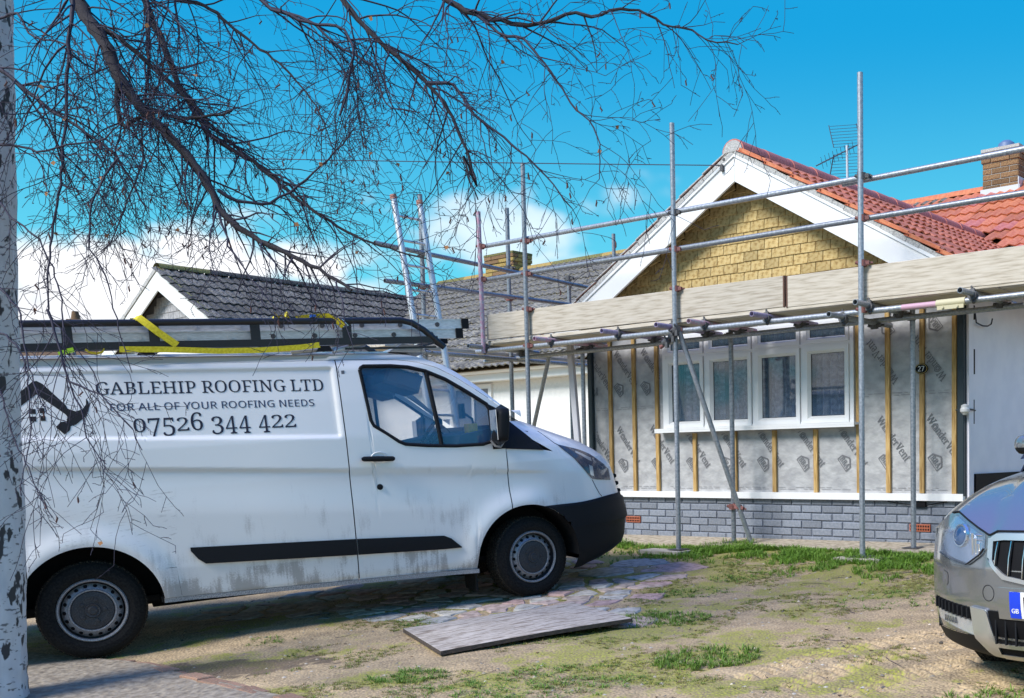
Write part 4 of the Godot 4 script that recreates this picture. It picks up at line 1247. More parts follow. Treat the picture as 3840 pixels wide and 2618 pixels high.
func build_neighbours() -> void:
	# the other half of the pair: white rendered wall, old grey tiles, lichen-covered chimney
	var B := thing("rendered_bungalow", "white rendered bungalow with weathered grey pantile roof and lichen-yellow chimney behind the scaffold", "bungalow", HX)
	part(B, "wall", bx(Vector3(-14.0, -0.6, -11.0), Vector3(-3.1, 2.26, -3.0)), M.render)
	var m := MB.new()
	m.prism(PackedVector2Array([Vector2(2.6, 2.26), Vector2(7.0, 4.74), Vector2(11.4, 2.26), Vector2(11.2, 2.24), Vector2(2.8, 2.24)]), -14.4, -3.36, Transform3D(TURN, Vector3.ZERO))
	part(B, "roof_deck", m, M.shingle_back)
	var up := Vector3(0, 2.48, -4.4).normalized()
	var fr := Transform3D(Basis(Vector3(-1, 0, 0), up.cross(Vector3(-1, 0, 0)), up), Vector3(-2.0, 2.275, -2.55))
	var keep := func(q: Vector3) -> bool:
		return q.y < 4.74 and q.y > AP - SLOPE * absf(q.x - CS) + 0.02 and q.x > -14.4
	lay_tiles(B, fr, 40, 15, 0.31, 0.345, M.grey_tile, keep, 300, "roof_tile")
	var hr := MB.new(); var rows := []
	for x in [0.0, 0.45]:
		var r := PackedVector3Array()
		for i in 7: r.append(Vector3(x, sin(PI * i / 6.0) * 0.09, cos(PI * i / 6.0) * 0.12))
		rows.append(r)
	hr.grid(rows, true)
	var rm := hr.mesh()
	for i in 24:
		part(B, "ridge_tile", rm, M.moss if rng.randf() < 0.5 else M.lichen_brick, Transform3D(Basis.IDENTITY, Vector3(-14.3 + 0.455 * i, 4.76, -7.0)))
	var fa := MB.new()
	fa.box(Vector3(-8.7, 2.19, -2.78), Vector3(10.6, 0.17, 0.025)); fa.box(Vector3(-8.7, 2.115, -2.89), Vector3(10.6, 0.02, 0.22))
	part(B, "fascia", fa, M.white_paint)
	var gu := MB.new(); rows = []
	for x in [-14.0, -3.4]:
		var r := PackedVector3Array()
		for i in 9: r.append(Vector3(x, 2.27 - 0.055 * sin(PI * i / 8.0), -2.705 - 0.058 * cos(PI * i / 8.0)))
		rows.append(r)
	gu.grid(rows)
	part(B, "gutter", gu, M.upvc)
	var win := group_of(B, "window")
	m = MB.new()
	frame_ring(m, -9.0, -8.05, 1.05, 2.08, 0.07, -3.02, -2.96)
	m.box(Vector3(-8.5, 1.565, -2.985), Vector3(0.06, 0.89, 0.05))
	part(win, "frame", m, M.upvc)
	part(win, "pane", bx(Vector3(-8.93, 1.12, -2.995), Vector3(-8.12, 2.01, -2.985)), plain(lin(0.12, 0.14, 0.17), 0.05))
	build_chimney(B, Vector3(-12.08, 4.45, -7.0), 0.86, 0.5, 8, [M.lichen_brick, M.lichen_brick, M.old_brick[2], M.old_brick[1]], M.moss, false)

	# gabled bungalow beyond the van: dark mossy roof
	var o := Vector3(-14.2, 0, -1.0)
	var G := thing("gabled_bungalow", "bungalow with dark mossy tiled roof and white bargeboards seen over the van", "bungalow", HX * Transform3D(Basis.IDENTITY, o))
	var ap := 4.30
	part(G, "wall", bx(Vector3(-2.3, -1.2, -7.0), Vector3(2.3, 2.95, 0.0)), M.render)
	m = MB.new()
	m.prism(PackedVector2Array([Vector2(-2.3, 2.95), Vector2(2.3, 2.95), Vector2(0, 4.20)]), -6.9, 0.0)
	var gb := part(G, "gable", m, plain(lin(0.10, 0.10, 0.11), 0.9))
	var hung := MB.new()
	hung.bbox(Vector3.ZERO, Vector3(0.20, 0.16, 0.016), 0.003)
	var hm := hung.mesh()
	var grey := [grainy(two(lin(0.26, 0.26, 0.28), lin(0.36, 0.36, 0.38)), Vector3(3, 3, 3), 0.9, 3.0), grainy(two(lin(0.31, 0.31, 0.33), lin(0.41, 0.41, 0.43)), Vector3(3, 3, 3), 0.9, 3.0)]
	for r in 8:
		var y := 2.95 + 0.13 * r
		var hw := (4.06 - y) / 0.55 - 0.15
		var s: float = -ceilf(hw / 0.205) * 0.205 + (0.1 if r % 2 else 0.0)
		while s < hw:
			if s > -hw: part(gb, "hung_tile", hm, grey[rng.randi() % 2], Transform3D(Basis(Vector3.RIGHT, -0.08), Vector3(s, y + 0.06, 0.014)))
			s += 0.205
	for side in [-1, 1]:
		m = MB.new()
		m.prism(PackedVector2Array([Vector2(0.0015 * side, ap - 0.03), Vector2(side * 2.7, ap - 0.03 - 0.56 * 2.7), Vector2(side * 2.7, ap - 0.33 - 0.56 * 2.7), Vector2(0.0015 * side, ap - 0.36)]), 0.21, 0.235)
		part(G, "bargeboard", m, M.white_paint)
		m = MB.new()
		m.prism(PackedVector2Array([Vector2(0, ap + 0.02), Vector2(side * 2.75, ap + 0.02 - 0.56 * 2.75), Vector2(side * 2.75, ap - 0.02 - 0.56 * 2.75), Vector2(0, ap - 0.02)]), -7.15, 0.22)
		part(G, "roof_deck", m, M.shingle_back)
		m = MB.new()
		var t := 0.08
		while t < 2.7:
			m.box(Vector3(side * t, ap - 0.56 * t + 0.025, 0.225), Vector3(0.19, rng.randf_range(0.05, 0.08), 0.05), Basis(Vector3.FORWARD, side * 0.51))
			t += 0.16
		part(G, "verge", m, M.moss if side > 0 else M.mortar)
		var u2 := Vector3(-side, 0.56, 0).normalized()
		var ac := Vector3(0, 0, 1) if side > 0 else Vector3(0, 0, -1)
		var f2 := Transform3D(Basis(ac, u2.cross(ac), u2), Vector3(side * 2.78, ap - 0.56 * 2.78 + 0.03, -7.1 if side > 0 else 0.2))
		lay_tiles(G, f2, 24 if side > 0 else 2, 9, 0.31, 0.345, M.moss_tile, func(q): return q.y < ap + 0.02, 300, "roof_tile")
	hr = MB.new(); rows = []
	for z in [0.0, -0.45]:
		var r := PackedVector3Array()
		for i in 7: r.append(Vector3(cos(PI * i / 6.0) * 0.13, sin(PI * i / 6.0) * 0.10, z))
		rows.append(r)
	hr.grid(rows, true)
	rm = hr.mesh()
	for i in 16:
		part(G, "ridge_tile", rm, M.moss if i < 2 else M.moss_tile[rng.randi() % 4], Transform3D(Basis.IDENTITY, Vector3(0, ap + 0.02, 0.24 - 0.462 * i)))
	m = MB.new()
	m.box(Vector3(1.3, 3.35, -7.16), Vector3(3.2, 0.28, 0.03), Basis(Vector3.FORWARD, 0.51))
	part(G, "rear_bargeboard", m, plain(lin(0.10, 0.16, 0.33), 0.5))
	# a house far behind: only its two chimneys rise over the van's rack
	var far := thing("distant_house", "distant house whose two dark chimneys rise just over the van's roof rack", "house", Transform3D(Basis(Vector3.UP, 0.35), Vector3(-15.2, 0, -25.0)))
	part(far, "wall", bx(Vector3(-4.0, -0.8, -2.6), Vector3(4.0, 2.6, 2.6)), M.render)
	m = MB.new()
	m.prism(PackedVector2Array([Vector2(-2.9, 2.5), Vector2(2.9, 2.5), Vector2(0, 3.9)]), -4.1, 4.1, Transform3D(TURN, Vector3.ZERO))
	part(far, "roof", m, M.old_brick[0])
	for q in [[0.30, 4.22, 0.20], [0.62, 4.08, 0.08]]:
		var cm := MB.new()
		cm.bbox(Vector3(q[0], q[1] - 0.6, 0), Vector3(0.24, 1.2, 0.4), 0.01)
		cm.bbox(Vector3(q[0], q[1] - 0.03, 0), Vector3(0.30, 0.08, 0.46), 0.01)
		var st := part(far, "chimney", cm, M.old_brick[0])
		var pt := MB.new()
		pt.lathe([Vector2(0.0005, q[2]), Vector2(0.07, q[2]), Vector2(0.085, q[2] * 0.5), Vector2(0.10, 0.0)], 10, Transform3D(Basis(Vector3.RIGHT, -PI / 2), Vector3(q[0], q[1] + 0.01, 0)))
		part(st, "pot", pt, M.old_brick[0])

# ---------------------------------------------------------------- scaffold
const TR := 0.0232

func coupler_at(S: Node, p: Vector3, axis: Vector3, red: bool) -> void:
	var m := MB.new()
	var a := axis.normalized()
	m.tube([p - a * 0.026, p + a * 0.026], 0.036, 10)
	var side := a.cross(Vector3(0.4, 0.3, 1.0)).normalized()
	m.box(p + side * 0.042, Vector3(0.032, 0.032, 0.045), Basis(side, a, side.cross(a)))
	m.tube([p + side * 0.03 + a * 0.0, p + side * 0.085], 0.009, 6)
	m.tube([p - side * 0.03, p - side * 0.055 + a * 0.01], 0.014, 6)
	part(S, "coupler", m, M.rust if red else M.coupler)

func scaffold_tube(S: Node, n: String, a: Vector3, b: Vector3, mat: Material) -> void:
	var m := MB.new()
	# hollow tube: wall of 3 mm, open ends
	m.tube([a, b], TR, 14, false)
	var d := (b - a).normalized()
	m.tube([b - d * 0.0005, b - d * 0.15], TR - 0.004, 10, false); m.tube([a + d * 0.0005, a + d * 0.15], TR - 0.004, 10, false)
	var u := d.cross(Vector3(0.31, 0.9, 0.2)).normalized(); var w := d.cross(u)
	for e in [[a, -1.0], [b, 1.0]]:
		for j in 14:
			var o1 := u * cos(TAU * j / 14) + w * sin(TAU * j / 14); var o2 := u * cos(TAU * (j + 1) / 14) + w * sin(TAU * (j + 1) / 14)
			m.quad(e[0] + o1 * (TR - 0.004), e[0] + o1 * TR, e[0] + o2 * TR, e[0] + o2 * (TR - 0.004))
	var t := part(S, n, m, mat)
	var pl := MB.new()
	pl.tube([a + d * 0.15, a + d * 0.151], TR - 0.004, 8); pl.tube([b - d * 0.151, b - d * 0.15], TR - 0.004, 8)
	part(t, "bore", pl, M.tube_inside)

func build_scaffold() -> void:
	var S := thing("scaffold", "galvanised tube scaffold with timber boards standing against the house front", "scaffold", HX)
	var st := func(i: int) -> Material: return M.steel[i % 3]
	# outer standards, inner standards
	var foot := {}
	var k := 0
	for q in [[-3.0, 0.9, 3.86, 0], [-1.033, 0.9, 3.875, 1], [0.912, 0.9, 3.89, 2], [2.87, 0.9, 3.9, 1], [-0.843, 0.3, 2.13, 0], [1.066, 0.3, 2.13, 1], [-2.80, 0.3, 2.13, 1], [2.95, 0.3, 2.13, 2]]:
		var w := house_point(q[0], q[1])
		var y := gy(w.x, w.z) + 0.03
		if q[1] > 0.8 and q[0] > -2.0: y += 0.006
		scaffold_tube(S, "standard", Vector3(q[0], y, q[1]), Vector3(q[0] + (0.012 if q[1] > 0.8 else 0.0), q[2], q[1]), st.call(q[3]))
		var bp := MB.new()
		bp.box(Vector3(q[0], y + 0.001, q[1]), Vector3(0.15, 0.006, 0.15)); bp.tube([Vector3(q[0], y, q[1]), Vector3(q[0], y + 0.06, q[1])], 0.018, 8)
		part(S, "base_plate", bp, M.coupler)
	# ledgers, guard rails
	scaffold_tube(S, "ledger", Vector3(-4.44, 2.030, 0.85), Vector3(1.62, 2.018, 0.85), st.call(2))
	scaffold_tube(S, "ledger", Vector3(1.62, 2.018, 0.85), Vector3(4.2, 2.03, 0.85), st.call(1))
	scaffold_tube(S, "ledger", Vector3(-4.30, 1.985, 0.35), Vector3(4.2, 2.02, 0.35), st.call(1))
	scaffold_tube(S, "guard_rail", Vector3(-3.76, 3.125, 0.85), Vector3(0.98, 3.082, 0.85), st.call(2))
	scaffold_tube(S, "guard_rail", Vector3(0.70, 3.076, 0.80), Vector3(4.2, 3.09, 0.80), st.call(1))
	scaffold_tube(S, "guard_rail", Vector3(-3.76, 2.775, 0.85), Vector3(4.2, 2.745, 0.85), st.call(0))
	# short standard at the left end carried by the ledger
	scaffold_tube(S, "standard", Vector3(-3.665, 2.0, 0.9), Vector3(-3.685, 3.48, 0.9), M.painted_tube)
	# sleeve where two ledger tubes meet
	var sl := MB.new()
	sl.tube([Vector3(1.56, 2.018, 0.85), Vector3(1.80, 2.019, 0.85)], 0.031, 12); sl.box(Vector3(1.68, 1.983, 0.868), Vector3(0.22, 0.03, 0.012))
	for x in [1.62, 1.74]: sl.tube([Vector3(x, 1.985, 0.86), Vector3(x, 1.985, 0.885)], 0.011, 6)
	part(S, "sleeve", sl, M.cream_clamp)
	var pk := MB.new()
	pk.tube([Vector3(1.26, 2.019, 0.85), Vector3(1.558, 2.0185, 0.85)], 0.0238, 12)
	part(S, "painted_band", pk, plain(lin(0.55, 0.33, 0.42), 0.5))
	# transoms, their ends sticking out past the ledger
	var vi := [1, 0, 2, 2, 0, 2, 1, 1, 1]
	var ss := [-3.672, -2.672, -1.756, -1.085, -0.707, -0.024, 0.735, 0.979, 1.867]
	for i in 9:
		var low: bool = i == 6
		var y := 2.064 if not low else 1.992
		scaffold_tube(S, "transom", Vector3(ss[i] + rng.randf_range(-0.03, 0.03), y - 0.006, 0.10), Vector3(ss[i], y, 1.10), [M.painted_tube, st.call(1), M.violet_tube][vi[i]] if i != 0 else st.call(1))
		coupler_at(S, Vector3(ss[i], y - 0.02, 0.87), Vector3(0, 0.2, 1), false)
		coupler_at(S, Vector3(ss[i], y - 0.03, 0.36), Vector3(0, 1, 0.2), false)
	for x in [2.6, 3.4]: scaffold_tube(S, "transom", Vector3(x, 2.06, 0.10), Vector3(x, 2.066, 1.10), st.call(0))
	# couplers on the standards
	for x in [-3.0, -1.033, 0.915, 2.87]:
		for y in [3.085, 2.755, 2.40, 2.03]:
			coupler_at(S, Vector3(x + 0.008, y, 0.885), Vector3(0, 1, 0), y < 2.9 or x < -2.0)
	for y in [3.12, 2.775]: coupler_at(S, Vector3(-3.678, y, 0.885), Vector3(0, 1, 0), true)
	for x in [-0.843, 1.066, -2.80]: coupler_at(S, Vector3(x, 2.01, 0.32), Vector3(0, 1, 0), false)
	# swivel couplers hanging at the head of the brace
	var sw := MB.new()
	for q in [Vector3(-1.03, 1.97, 0.93), Vector3(-0.98, 2.02, 0.94), Vector3(-1.09, 1.92, 0.95)]:
		sw.tube([q + Vector3(-0.03, -0.01, 0), q + Vector3(0.03, 0.012, 0.01)], 0.033, 9); sw.tube([q, q + Vector3(0.02, 0.05, 0.05)], 0.009, 6); sw.box(q + Vector3(0.03, -0.03, 0.03), Vector3(0.03, 0.05, 0.03))
	part(S, "swivel_coupler", sw, M.coupler)
	var chn := MB.new()
	chn.tube([Vector3(-1.06, 1.95, 0.94), Vector3(-1.11, 1.90, 0.955), Vector3(-1.16, 1.875, 0.95), Vector3(-1.17, 1.89, 0.94)], 0.016, 7)
	part(S, "swivel_coupler", chn, M.rust)
	# diagonal brace down to the foot of the house
	scaffold_tube(S, "brace", Vector3(-1.0, 2.06, 0.90), Vector3(-0.62, 0.055, 0.33), st.call(1))
	coupler_at(S, Vector3(-0.83, 0.39, 0.33), Vector3(0, 1, 0), true); coupler_at(S, Vector3(-0.70, 0.395, 0.42), Vector3(0.2, 1, -0.3), true)
	# boards of the working platform
	for r in 3:
		var z := 0.725 - 0.222 * r
		for q in [[-3.70, -0.62], [-0.60, 2.05], [2.07, 4.1]]:
			var b := MB.new()
			b.bbox(Vector3.ZERO, Vector3(q[1] - q[0], 0.218, 0.038), 0.004)
			part(S, "board", b, M.board[r], Transform3D(Basis(Vector3(1, 0, 0), Vector3(0, 0, -1), Vector3(0, 1, 0)), Vector3((q[0] + q[1]) / 2, 2.108 + rng.randf_range(-0.003, 0.003), z)))
	# toe boards on edge, banded ends
	for q in [[-3.655, 0.150, 2.400, 0], [0.165, 3.2, 2.378, 2]]:
		var b := MB.new()
		b.bbox(Vector3.ZERO, Vector3(q[1] - q[0], 0.262, 0.038), 0.004)
		var t := part(S, "toe_board", b, M.board[q[3]], Transform3D(Basis(Vector3.FORWARD, 0.004), Vector3((q[0] + q[1]) / 2, q[2] - 0.131, 0.838)))
		var hb := MB.new()
		hb.box(Vector3((q[1] - q[0]) / 2 * (1 if q[0] < -3 else -1) + (-0.008 if q[0] < -3 else 0.008), 0, 0.0), Vector3(0.016, 0.264, 0.042))
		part(t, "end_band", hb, M.iron_band)
	# slip of paler board under the toe boards
	var sp := MB.new()
	sp.bbox(Vector3(0, 2.113, 0.842), Vector3(7.2, 0.034, 0.02), 0.003)
	part(S, "packing_batten", sp, M.board[3])
	# return along the left side of the house, with its own rails
	var s := -3.8
	for q in [[-1.55, 3.56], [-0.40, 3.62], [0.52, 3.0], [1.30, 3.6]]:
		var w := house_point(s, -q[0])
		scaffold_tube(S, "standard", Vector3(s, gy(w.x, w.z), -q[0]), Vector3(s, q[1], -q[0]), st.call(0))
	scaffold_tube(S, "guard_rail", Vector3(s + 0.05, 2.985, 2.14), Vector3(s + 0.05, 2.87, -1.3), st.call(0))
	scaffold_tube(S, "guard_rail", Vector3(s + 0.05, 2.635, 2.04), Vector3(s + 0.05, 2.665, -1.3), st.call(0))
	scaffold_tube(S, "ledger", Vector3(s + 0.05, 1.97, 2.0), Vector3(s + 0.05, 1.97, -1.3), st.call(1))
	for z in [1.55, 0.40, -0.52]:
		coupler_at(S, Vector3(s, 2.97, z), Vector3(0, 1, 0), false); coupler_at(S, Vector3(s, 2.64, z), Vector3(0, 1, 0), true); coupler_at(S, Vector3(s, 1.98, z), Vector3(0, 1, 0), false)
	scaffold_tube(S, "brace", Vector3(-3.35, 2.0, 0.25), Vector3(-4.15, 0.55, 0.0), st.call(1))
	for r in 2:
		var b := MB.new()
		b.bbox(Vector3.ZERO, Vector3(2.9, 0.218, 0.038), 0.004)
		part(S, "board", b, M.board[1], Transform3D(Basis(Vector3(0, 0, -1), Vector3(-1, 0, 0), Vector3(0, 1, 0)), Vector3(-3.95 - 0.222 * r, 2.03, 0.55)))
	# timber pads under the outer standards
	for q in [[-1.17, 0.93, 0.48, "short grey timber pad under the scaffold pole beside the van's nose"], [0.93, 0.93, 0.42, "worn timber pad with a split edge under the scaffold pole in the grass"]]:
		var w := house_point(q[0], q[1])
		var b := MB.new()
		b.bbox(Vector3(0, 0.0, 0), Vector3(q[2], 0.22, 0.036), 0.006)
		var pd := part(self, "timber_pad", b, M.board[0], Transform3D(HX.basis * Basis(Vector3(1, 0, 0), Vector3(0, 0, -1), Vector3(0, 1, 0)), Vector3(w.x, gy(w.x, w.z) + 0.014, w.z)))
		tag(pd, q[3], "timber", "timber pads under the scaffold")
	# ladder lashed to the return
	var Ld := thing("ladder", "old pole ladder with orange-capped tops tied to the scaffold behind the van", "ladder", HX)
	var ws := house_point(-3.0, 1.9)
	var yb := gy(ws.x, ws.z) + 0.01
	for z in [1.93, 1.62]:
		var tp := Vector3(-3.72, 3.46, z); var bt := Vector3(-2.98, yb, z)
		var sm := MB.new()
		sm.tube([bt, bt.lerp(tp, 0.5), tp], [0.036, 0.034, 0.030], 10)
		var stl := part(Ld, "stile", sm, M.aluminium)
		var cpm := MB.new()
		cpm.tube([tp - (tp - bt).normalized() * 0.03, tp + (tp - bt).normalized() * 0.012], 0.034, 10)
		part(stl, "end_cap", cpm, plain(lin(0.42, 0.20, 0.15), 0.8))
	for i in 14:
		var f := 0.05 + 0.069 * i
		var a := Vector3(-2.98, yb, 1.93).lerp(Vector3(-3.72, 3.46, 1.93), f); var b := Vector3(a.x, a.y, 1.62)
		var rm := MB.new()
		rm.tube([a, b], 0.013, 8)
		part(Ld, "rung", rm, M.aluminium)
	# loose plank leaning in the corner of the house
	var pk2 := MB.new()
	pk2.bbox(Vector3.ZERO, Vector3(0.075, 2.1, 0.04), 0.004)
	var a2 := Vector3(-3.09, 2.15, 0.2); var b2 := Vector3(-2.80, 0.06, 0.32)
	var y2 := (a2 - b2).normalized()
	var x2 := y2.cross(Vector3(0, 0, 1)).normalized()
	var pn := part(self, "plank", pk2, plain(lin(0.62, 0.61, 0.66), 0.6), HX * Transform3D(Basis(x2, y2, x2.cross(y2)), (a2 + b2) / 2))
	tag(pn, "pale plank leaning against the house corner behind the van", "plank")

# ---------------------------------------------------------------- van: x forward, y up, z out of the near side; side plane z = 0
var VX := Transform3D(Basis(Vector3(0.86308, 0.05592, -0.50196), Vector3(-0.04834, 0.99844, 0.02811), Vector3(0.50275, 0.0, 0.86443)), Vector3(-3.82136, -0.29985, -6.48132))
const VW := 0.95            # half width; centre line at z = -0.95
const RH := Vector2(0.0, 0.296)
const FH := Vector2(2.775, 0.296)
const AR := 0.392

func van_z(s: float, h: float) -> float:
	var z := lerp_tab(h, [0.0, 0.25, 0.32, 0.5, 1.0, 1.25, 1.5, 1.72, 1.80], [-0.06, -0.05, -0.018, 0.0, 0.0, -0.015, -0.06, -0.11, -0.16])
	var d := h - (1.166 - 0.082 * s)          # feature line along the waist
	if d < 0.0 and d > -0.30: z -= 0.015 * smoothstep(0.0, -0.022, d) * (1.0 - smoothstep(-0.06, -0.30, d))
	# loading panel pressed inwards
	var px := smoothstep(1.540, 1.520, s) * smoothstep(1.250, 1.272, h + 0.052 * (s - 1.5)) * (1.0 - smoothstep(1.712, 1.732, h + 0.009 * (s - 1.5)))
	z -= 0.020 * px
	# flares over the wheels
	for c in [RH, FH]:
		var r := Vector2(s, h).distance_to(c) - AR
		if h > 0.25: z += 0.030 * exp(-pow((r - 0.02) / 0.085, 2.0))
	return z

func nose_s0(h: float) -> float: return lerp_tab(h, [0.9, 1.1, 1.3], [2.9, 2.75, 2.60])
func nose_sn(h: float) -> float: return lerp_tab(h, [0.17, 0.20, 0.24, 0.30, 0.36, 0.53, 0.62, 0.70, 0.83, 0.93, 1.0, 1.055, 1.125, 1.21, 1.30], [3.42, 3.56, 3.68, 3.78, 3.81, 3.83, 3.80, 3.785, 3.755, 3.72, 3.66, 3.58, 3.45, 3.22, 2.98])
func nose_w(h: float) -> float: return lerp_tab(h, [0.17, 0.3, 0.5, 1.0, 1.1, 1.2, 1.3], [0.88, 0.93, 0.95, 0.95, 0.94, 0.905, 0.85])

# half width of the front end at station s, height h
func front_z(s: float, h: float) -> float:
	var s0 := nose_s0(h); var sn := nose_sn(h)
	var z := van_z(minf(s, 3.1), h) * (1.0 - smoothstep(2.75, 3.05, s)) if h < 1.15 else van_z(s, h) * 0.0
	if s <= s0: return -VW + nose_w(h) + z
	var f := clampf((s - s0) / (sn - s0), 0.0, 1.0)
	return -VW + (nose_w(h) + z) * pow(1.0 - pow(f, 2.5), 0.4)

func side_sheet(m: MB, ss: Array, lo: Callable, hi: Callable, rows: int, zf: Callable, mirror := false) -> void:
	var R := []; var U := []
	for j in rows + 1:
		var r := PackedVector3Array(); var u := PackedVector2Array()
		for s in ss:
			var h := lerpf(lo.call(s), hi.call(s), j / float(rows))
			var z: float = zf.call(s, h)
			r.append(Vector3(s, h, (-2 * VW - z) if mirror else z)); u.append(Vector2((s + 1.0) / 5.0, 1.0 - h / 2.0))
		R.append(r); U.append(u)
	m.grid(R, mirror, U)

func span(a: float, b: float, step: float, extra := []) -> Array:
	var o := []
	var n := int(ceil((b - a) / step))
	for i in n + 1: o.append(lerpf(a, b, i / float(n)))
	for e in extra:
		if e > a and e < b: o.append(e)
	o.sort()
	return o

func van_paint() -> StandardMaterial3D:
	# white paint; road dirt in fine vertical runs on the lower side; thin dark streaks by the rear arch
	var w := 1400; var h := 560
	var n1 := noise(1.0, 61, 4); var n2 := noise(1.0, 62, 3)
	var px := PackedByteArray(); px.resize(w * h * 3)
	for j in h:
		var y := 2.0 * (1.0 - (j + 0.5) / h)
		for i in w:
			var s := -1.0 + 5.0 * (i + 0.5) / w
			var run := 0.8 * n1.get_noise_2d(s * 13.0, y * 1.9) + 0.4 * n1.get_noise_2d(s * 47.0, y * 5.0)
			var blot := n2.get_noise_2d(s * 3.0, y * 3.0 + 9.0)
			var fine := n2.get_noise_2d(s * 90.0, y * 90.0)
			var top := 0.62 + 0.22 * blot + 0.30 * run - 0.03 * (s - 1.0)
			var d := 0.0
			if y < 1.05:
				d = smoothstep(0.0, 0.9, (top - y) * 1.3 + 0.30 * run + 0.45 * blot + 0.25 * fine)
				d *= 0.20 + 0.35 * smoothstep(-0.35, 0.5, blot + 0.35 * run + 0.3 * fine)
			if y < 0.46: d = maxf(d, smoothstep(0.0, 0.6, blot + 0.6 * run + 0.3 * fine + (0.44 - y) * 3.0) * 0.85)
			# thin dark streaks above the rear wheel
			if s > -0.45 and s < 0.5 and y > 0.66 and y < 1.0:
				var q := n2.get_noise_2d(s * 4.0 + y * 8.0, (y - 0.12 * s) * 70.0)
				d = maxf(d, smoothstep(0.30, 0.5, q) * smoothstep(0.0, 0.4, blot + 0.25) * 0.5)
			var k := (j * w + i) * 3
			var r := lerpf(0.80, 0.22, d * 0.76); var g := lerpf(0.80, 0.20, d * 0.76); var b := lerpf(0.81, 0.19, d * 0.76)
			px[k] = int(255.0 * pow(r, 0.4545)); px[k + 1] = int(255.0 * pow(g, 0.4545)); px[k + 2] = int(255.0 * pow(b, 0.4545))
	var m := StandardMaterial3D.new()
	m.albedo_texture = ImageTexture.create_from_image(Image.create_from_data(w, h, false, Image.FORMAT_RGB8, px))
	m.roughness = 0.34
	m.clearcoat_enabled = true; m.clearcoat = 0.6; m.clearcoat_roughness = 0.12
	return m

const WT := [[1.712, 1.700], [1.722, 1.716], [1.739, 1.726], [1.921, 1.723], [2.038, 1.711], [2.155, 1.680], [2.285, 1.618], [2.427, 1.523], [2.556, 1.428], [2.573, 1.390]]
const WB := [[1.712, 1.690], [1.739, 1.356], [1.755, 1.317], [1.910, 1.200], [1.952, 1.179], [2.10, 1.160], [2.298, 1.145], [2.496, 1.144], [2.555, 1.160], [2.573, 1.200]]

func tab(t: Array, s: float) -> float:
	var a := []; var b := []
	for q in t:
		a.append(q[0]); b.append(q[1])
	return lerp_tab(s, a, b)

func arch_lo(s: float, base: float) -> float:
	var y := base
	for c in [RH, FH]:
		var d: float = absf(s - c.x)
		if d < AR: y = maxf(y, c.y + sqrt(AR * AR - d * d))
	return y

func sill(s: float) -> float: return 0.337 - 0.03 * s

func door_top(s: float) -> float:
	return lerp_tab(s, [1.57, 1.975, 2.106, 2.235, 2.364, 2.506, 2.629, 2.70], [1.772, 1.763, 1.743, 1.70, 1.626, 1.522, 1.427, 1.37])

func roof_line(s: float) -> float:
	return lerp_tab(s, [-1.0, 1.65, 1.963, 2.09, 2.174, 2.264, 2.371, 2.514, 2.655, 2.802, 2.9], [1.835, 1.815, 1.808, 1.795, 1.768, 1.730, 1.672, 1.568, 1.435, 1.322, 1.25])

func build_van() -> void:
	var V := thing("panel_van", "dirty white panel van with dark roofing lettering and a roof rack of ladders", "van", VX)
	var P := van_paint()
	var arcs := []
	for c in [RH, FH]:
		for i in 41: arcs.append(c.x - AR * cos(PI * i / 40.0) * 0.9999)
	for mir in [false, true]:
		# rear quarter with the lettering
		var m := MB.new()
		side_sheet(m, span(-0.98, 1.560, 0.035, arcs + [1.515, 1.53, 1.545]), func(s): return arch_lo(s, sill(s) if s > 0.0 else 0.30), func(s): return 1.772, 60 if mir else 130, van_z, mir)
		var sp := part(V, "side_panel", m, P)
		# door round its window
		m = MB.new()
		var ws := []
		for q in WT: ws.append(q[0])
		for q in WB: ws.append(q[0])
		side_sheet(m, span(1.567, 1.712, 0.03), sill, door_top, 60, van_z, mir)
		side_sheet(m, span(1.712, 2.573, 0.025, ws), func(s): return arch_lo(s, sill(s)), func(s): return tab(WB, s), 44, van_z, mir)
		side_sheet(m, span(1.712, 2.573, 0.025, ws), func(s): return tab(WT, s), door_top, 5, van_z, mir)
		side_sheet(m, span(2.573, 2.655, 0.01), func(s): return arch_lo(s, sill(s)), door_top, 60, van_z, mir)
		var door := part(V, "door", m, P)
		# cant rail and windscreen pillar above the door
		m = MB.new()
		side_sheet(m, span(-0.98, 2.80, 0.03), func(s): return (door_top(s) + 0.006) if s > 1.565 else 1.776, roof_line, 4, func(s, h): return van_z(s, minf(h, 1.72)) - 0.9 * maxf(h - 1.72, 0.0) - 0.12 * maxf(s - 2.1, 0.0) * clampf((h - door_top(s)) / 0.06, 0.0, 1.0), mir)
		part(V, "cant_rail", m, P)
		van_side_fittings(V, sp, door, mir)
	build_van_front(V, P)
	build_van_roof(V, P)
	build_van_inside(V)
	build_van_wheels(V)
	van_lettering(V)
	build_rack(V)

func mz(z: float, mir: bool) -> float: return -2 * VW - z if mir else z

func surf_path(pts: Array, off: float, mir: bool, zf: Callable) -> Array:
	var o := []
	for p in pts: o.append(Vector3(p.x, p.y, mz(zf.call(p.x, p.y) + off, mir)))
	return o

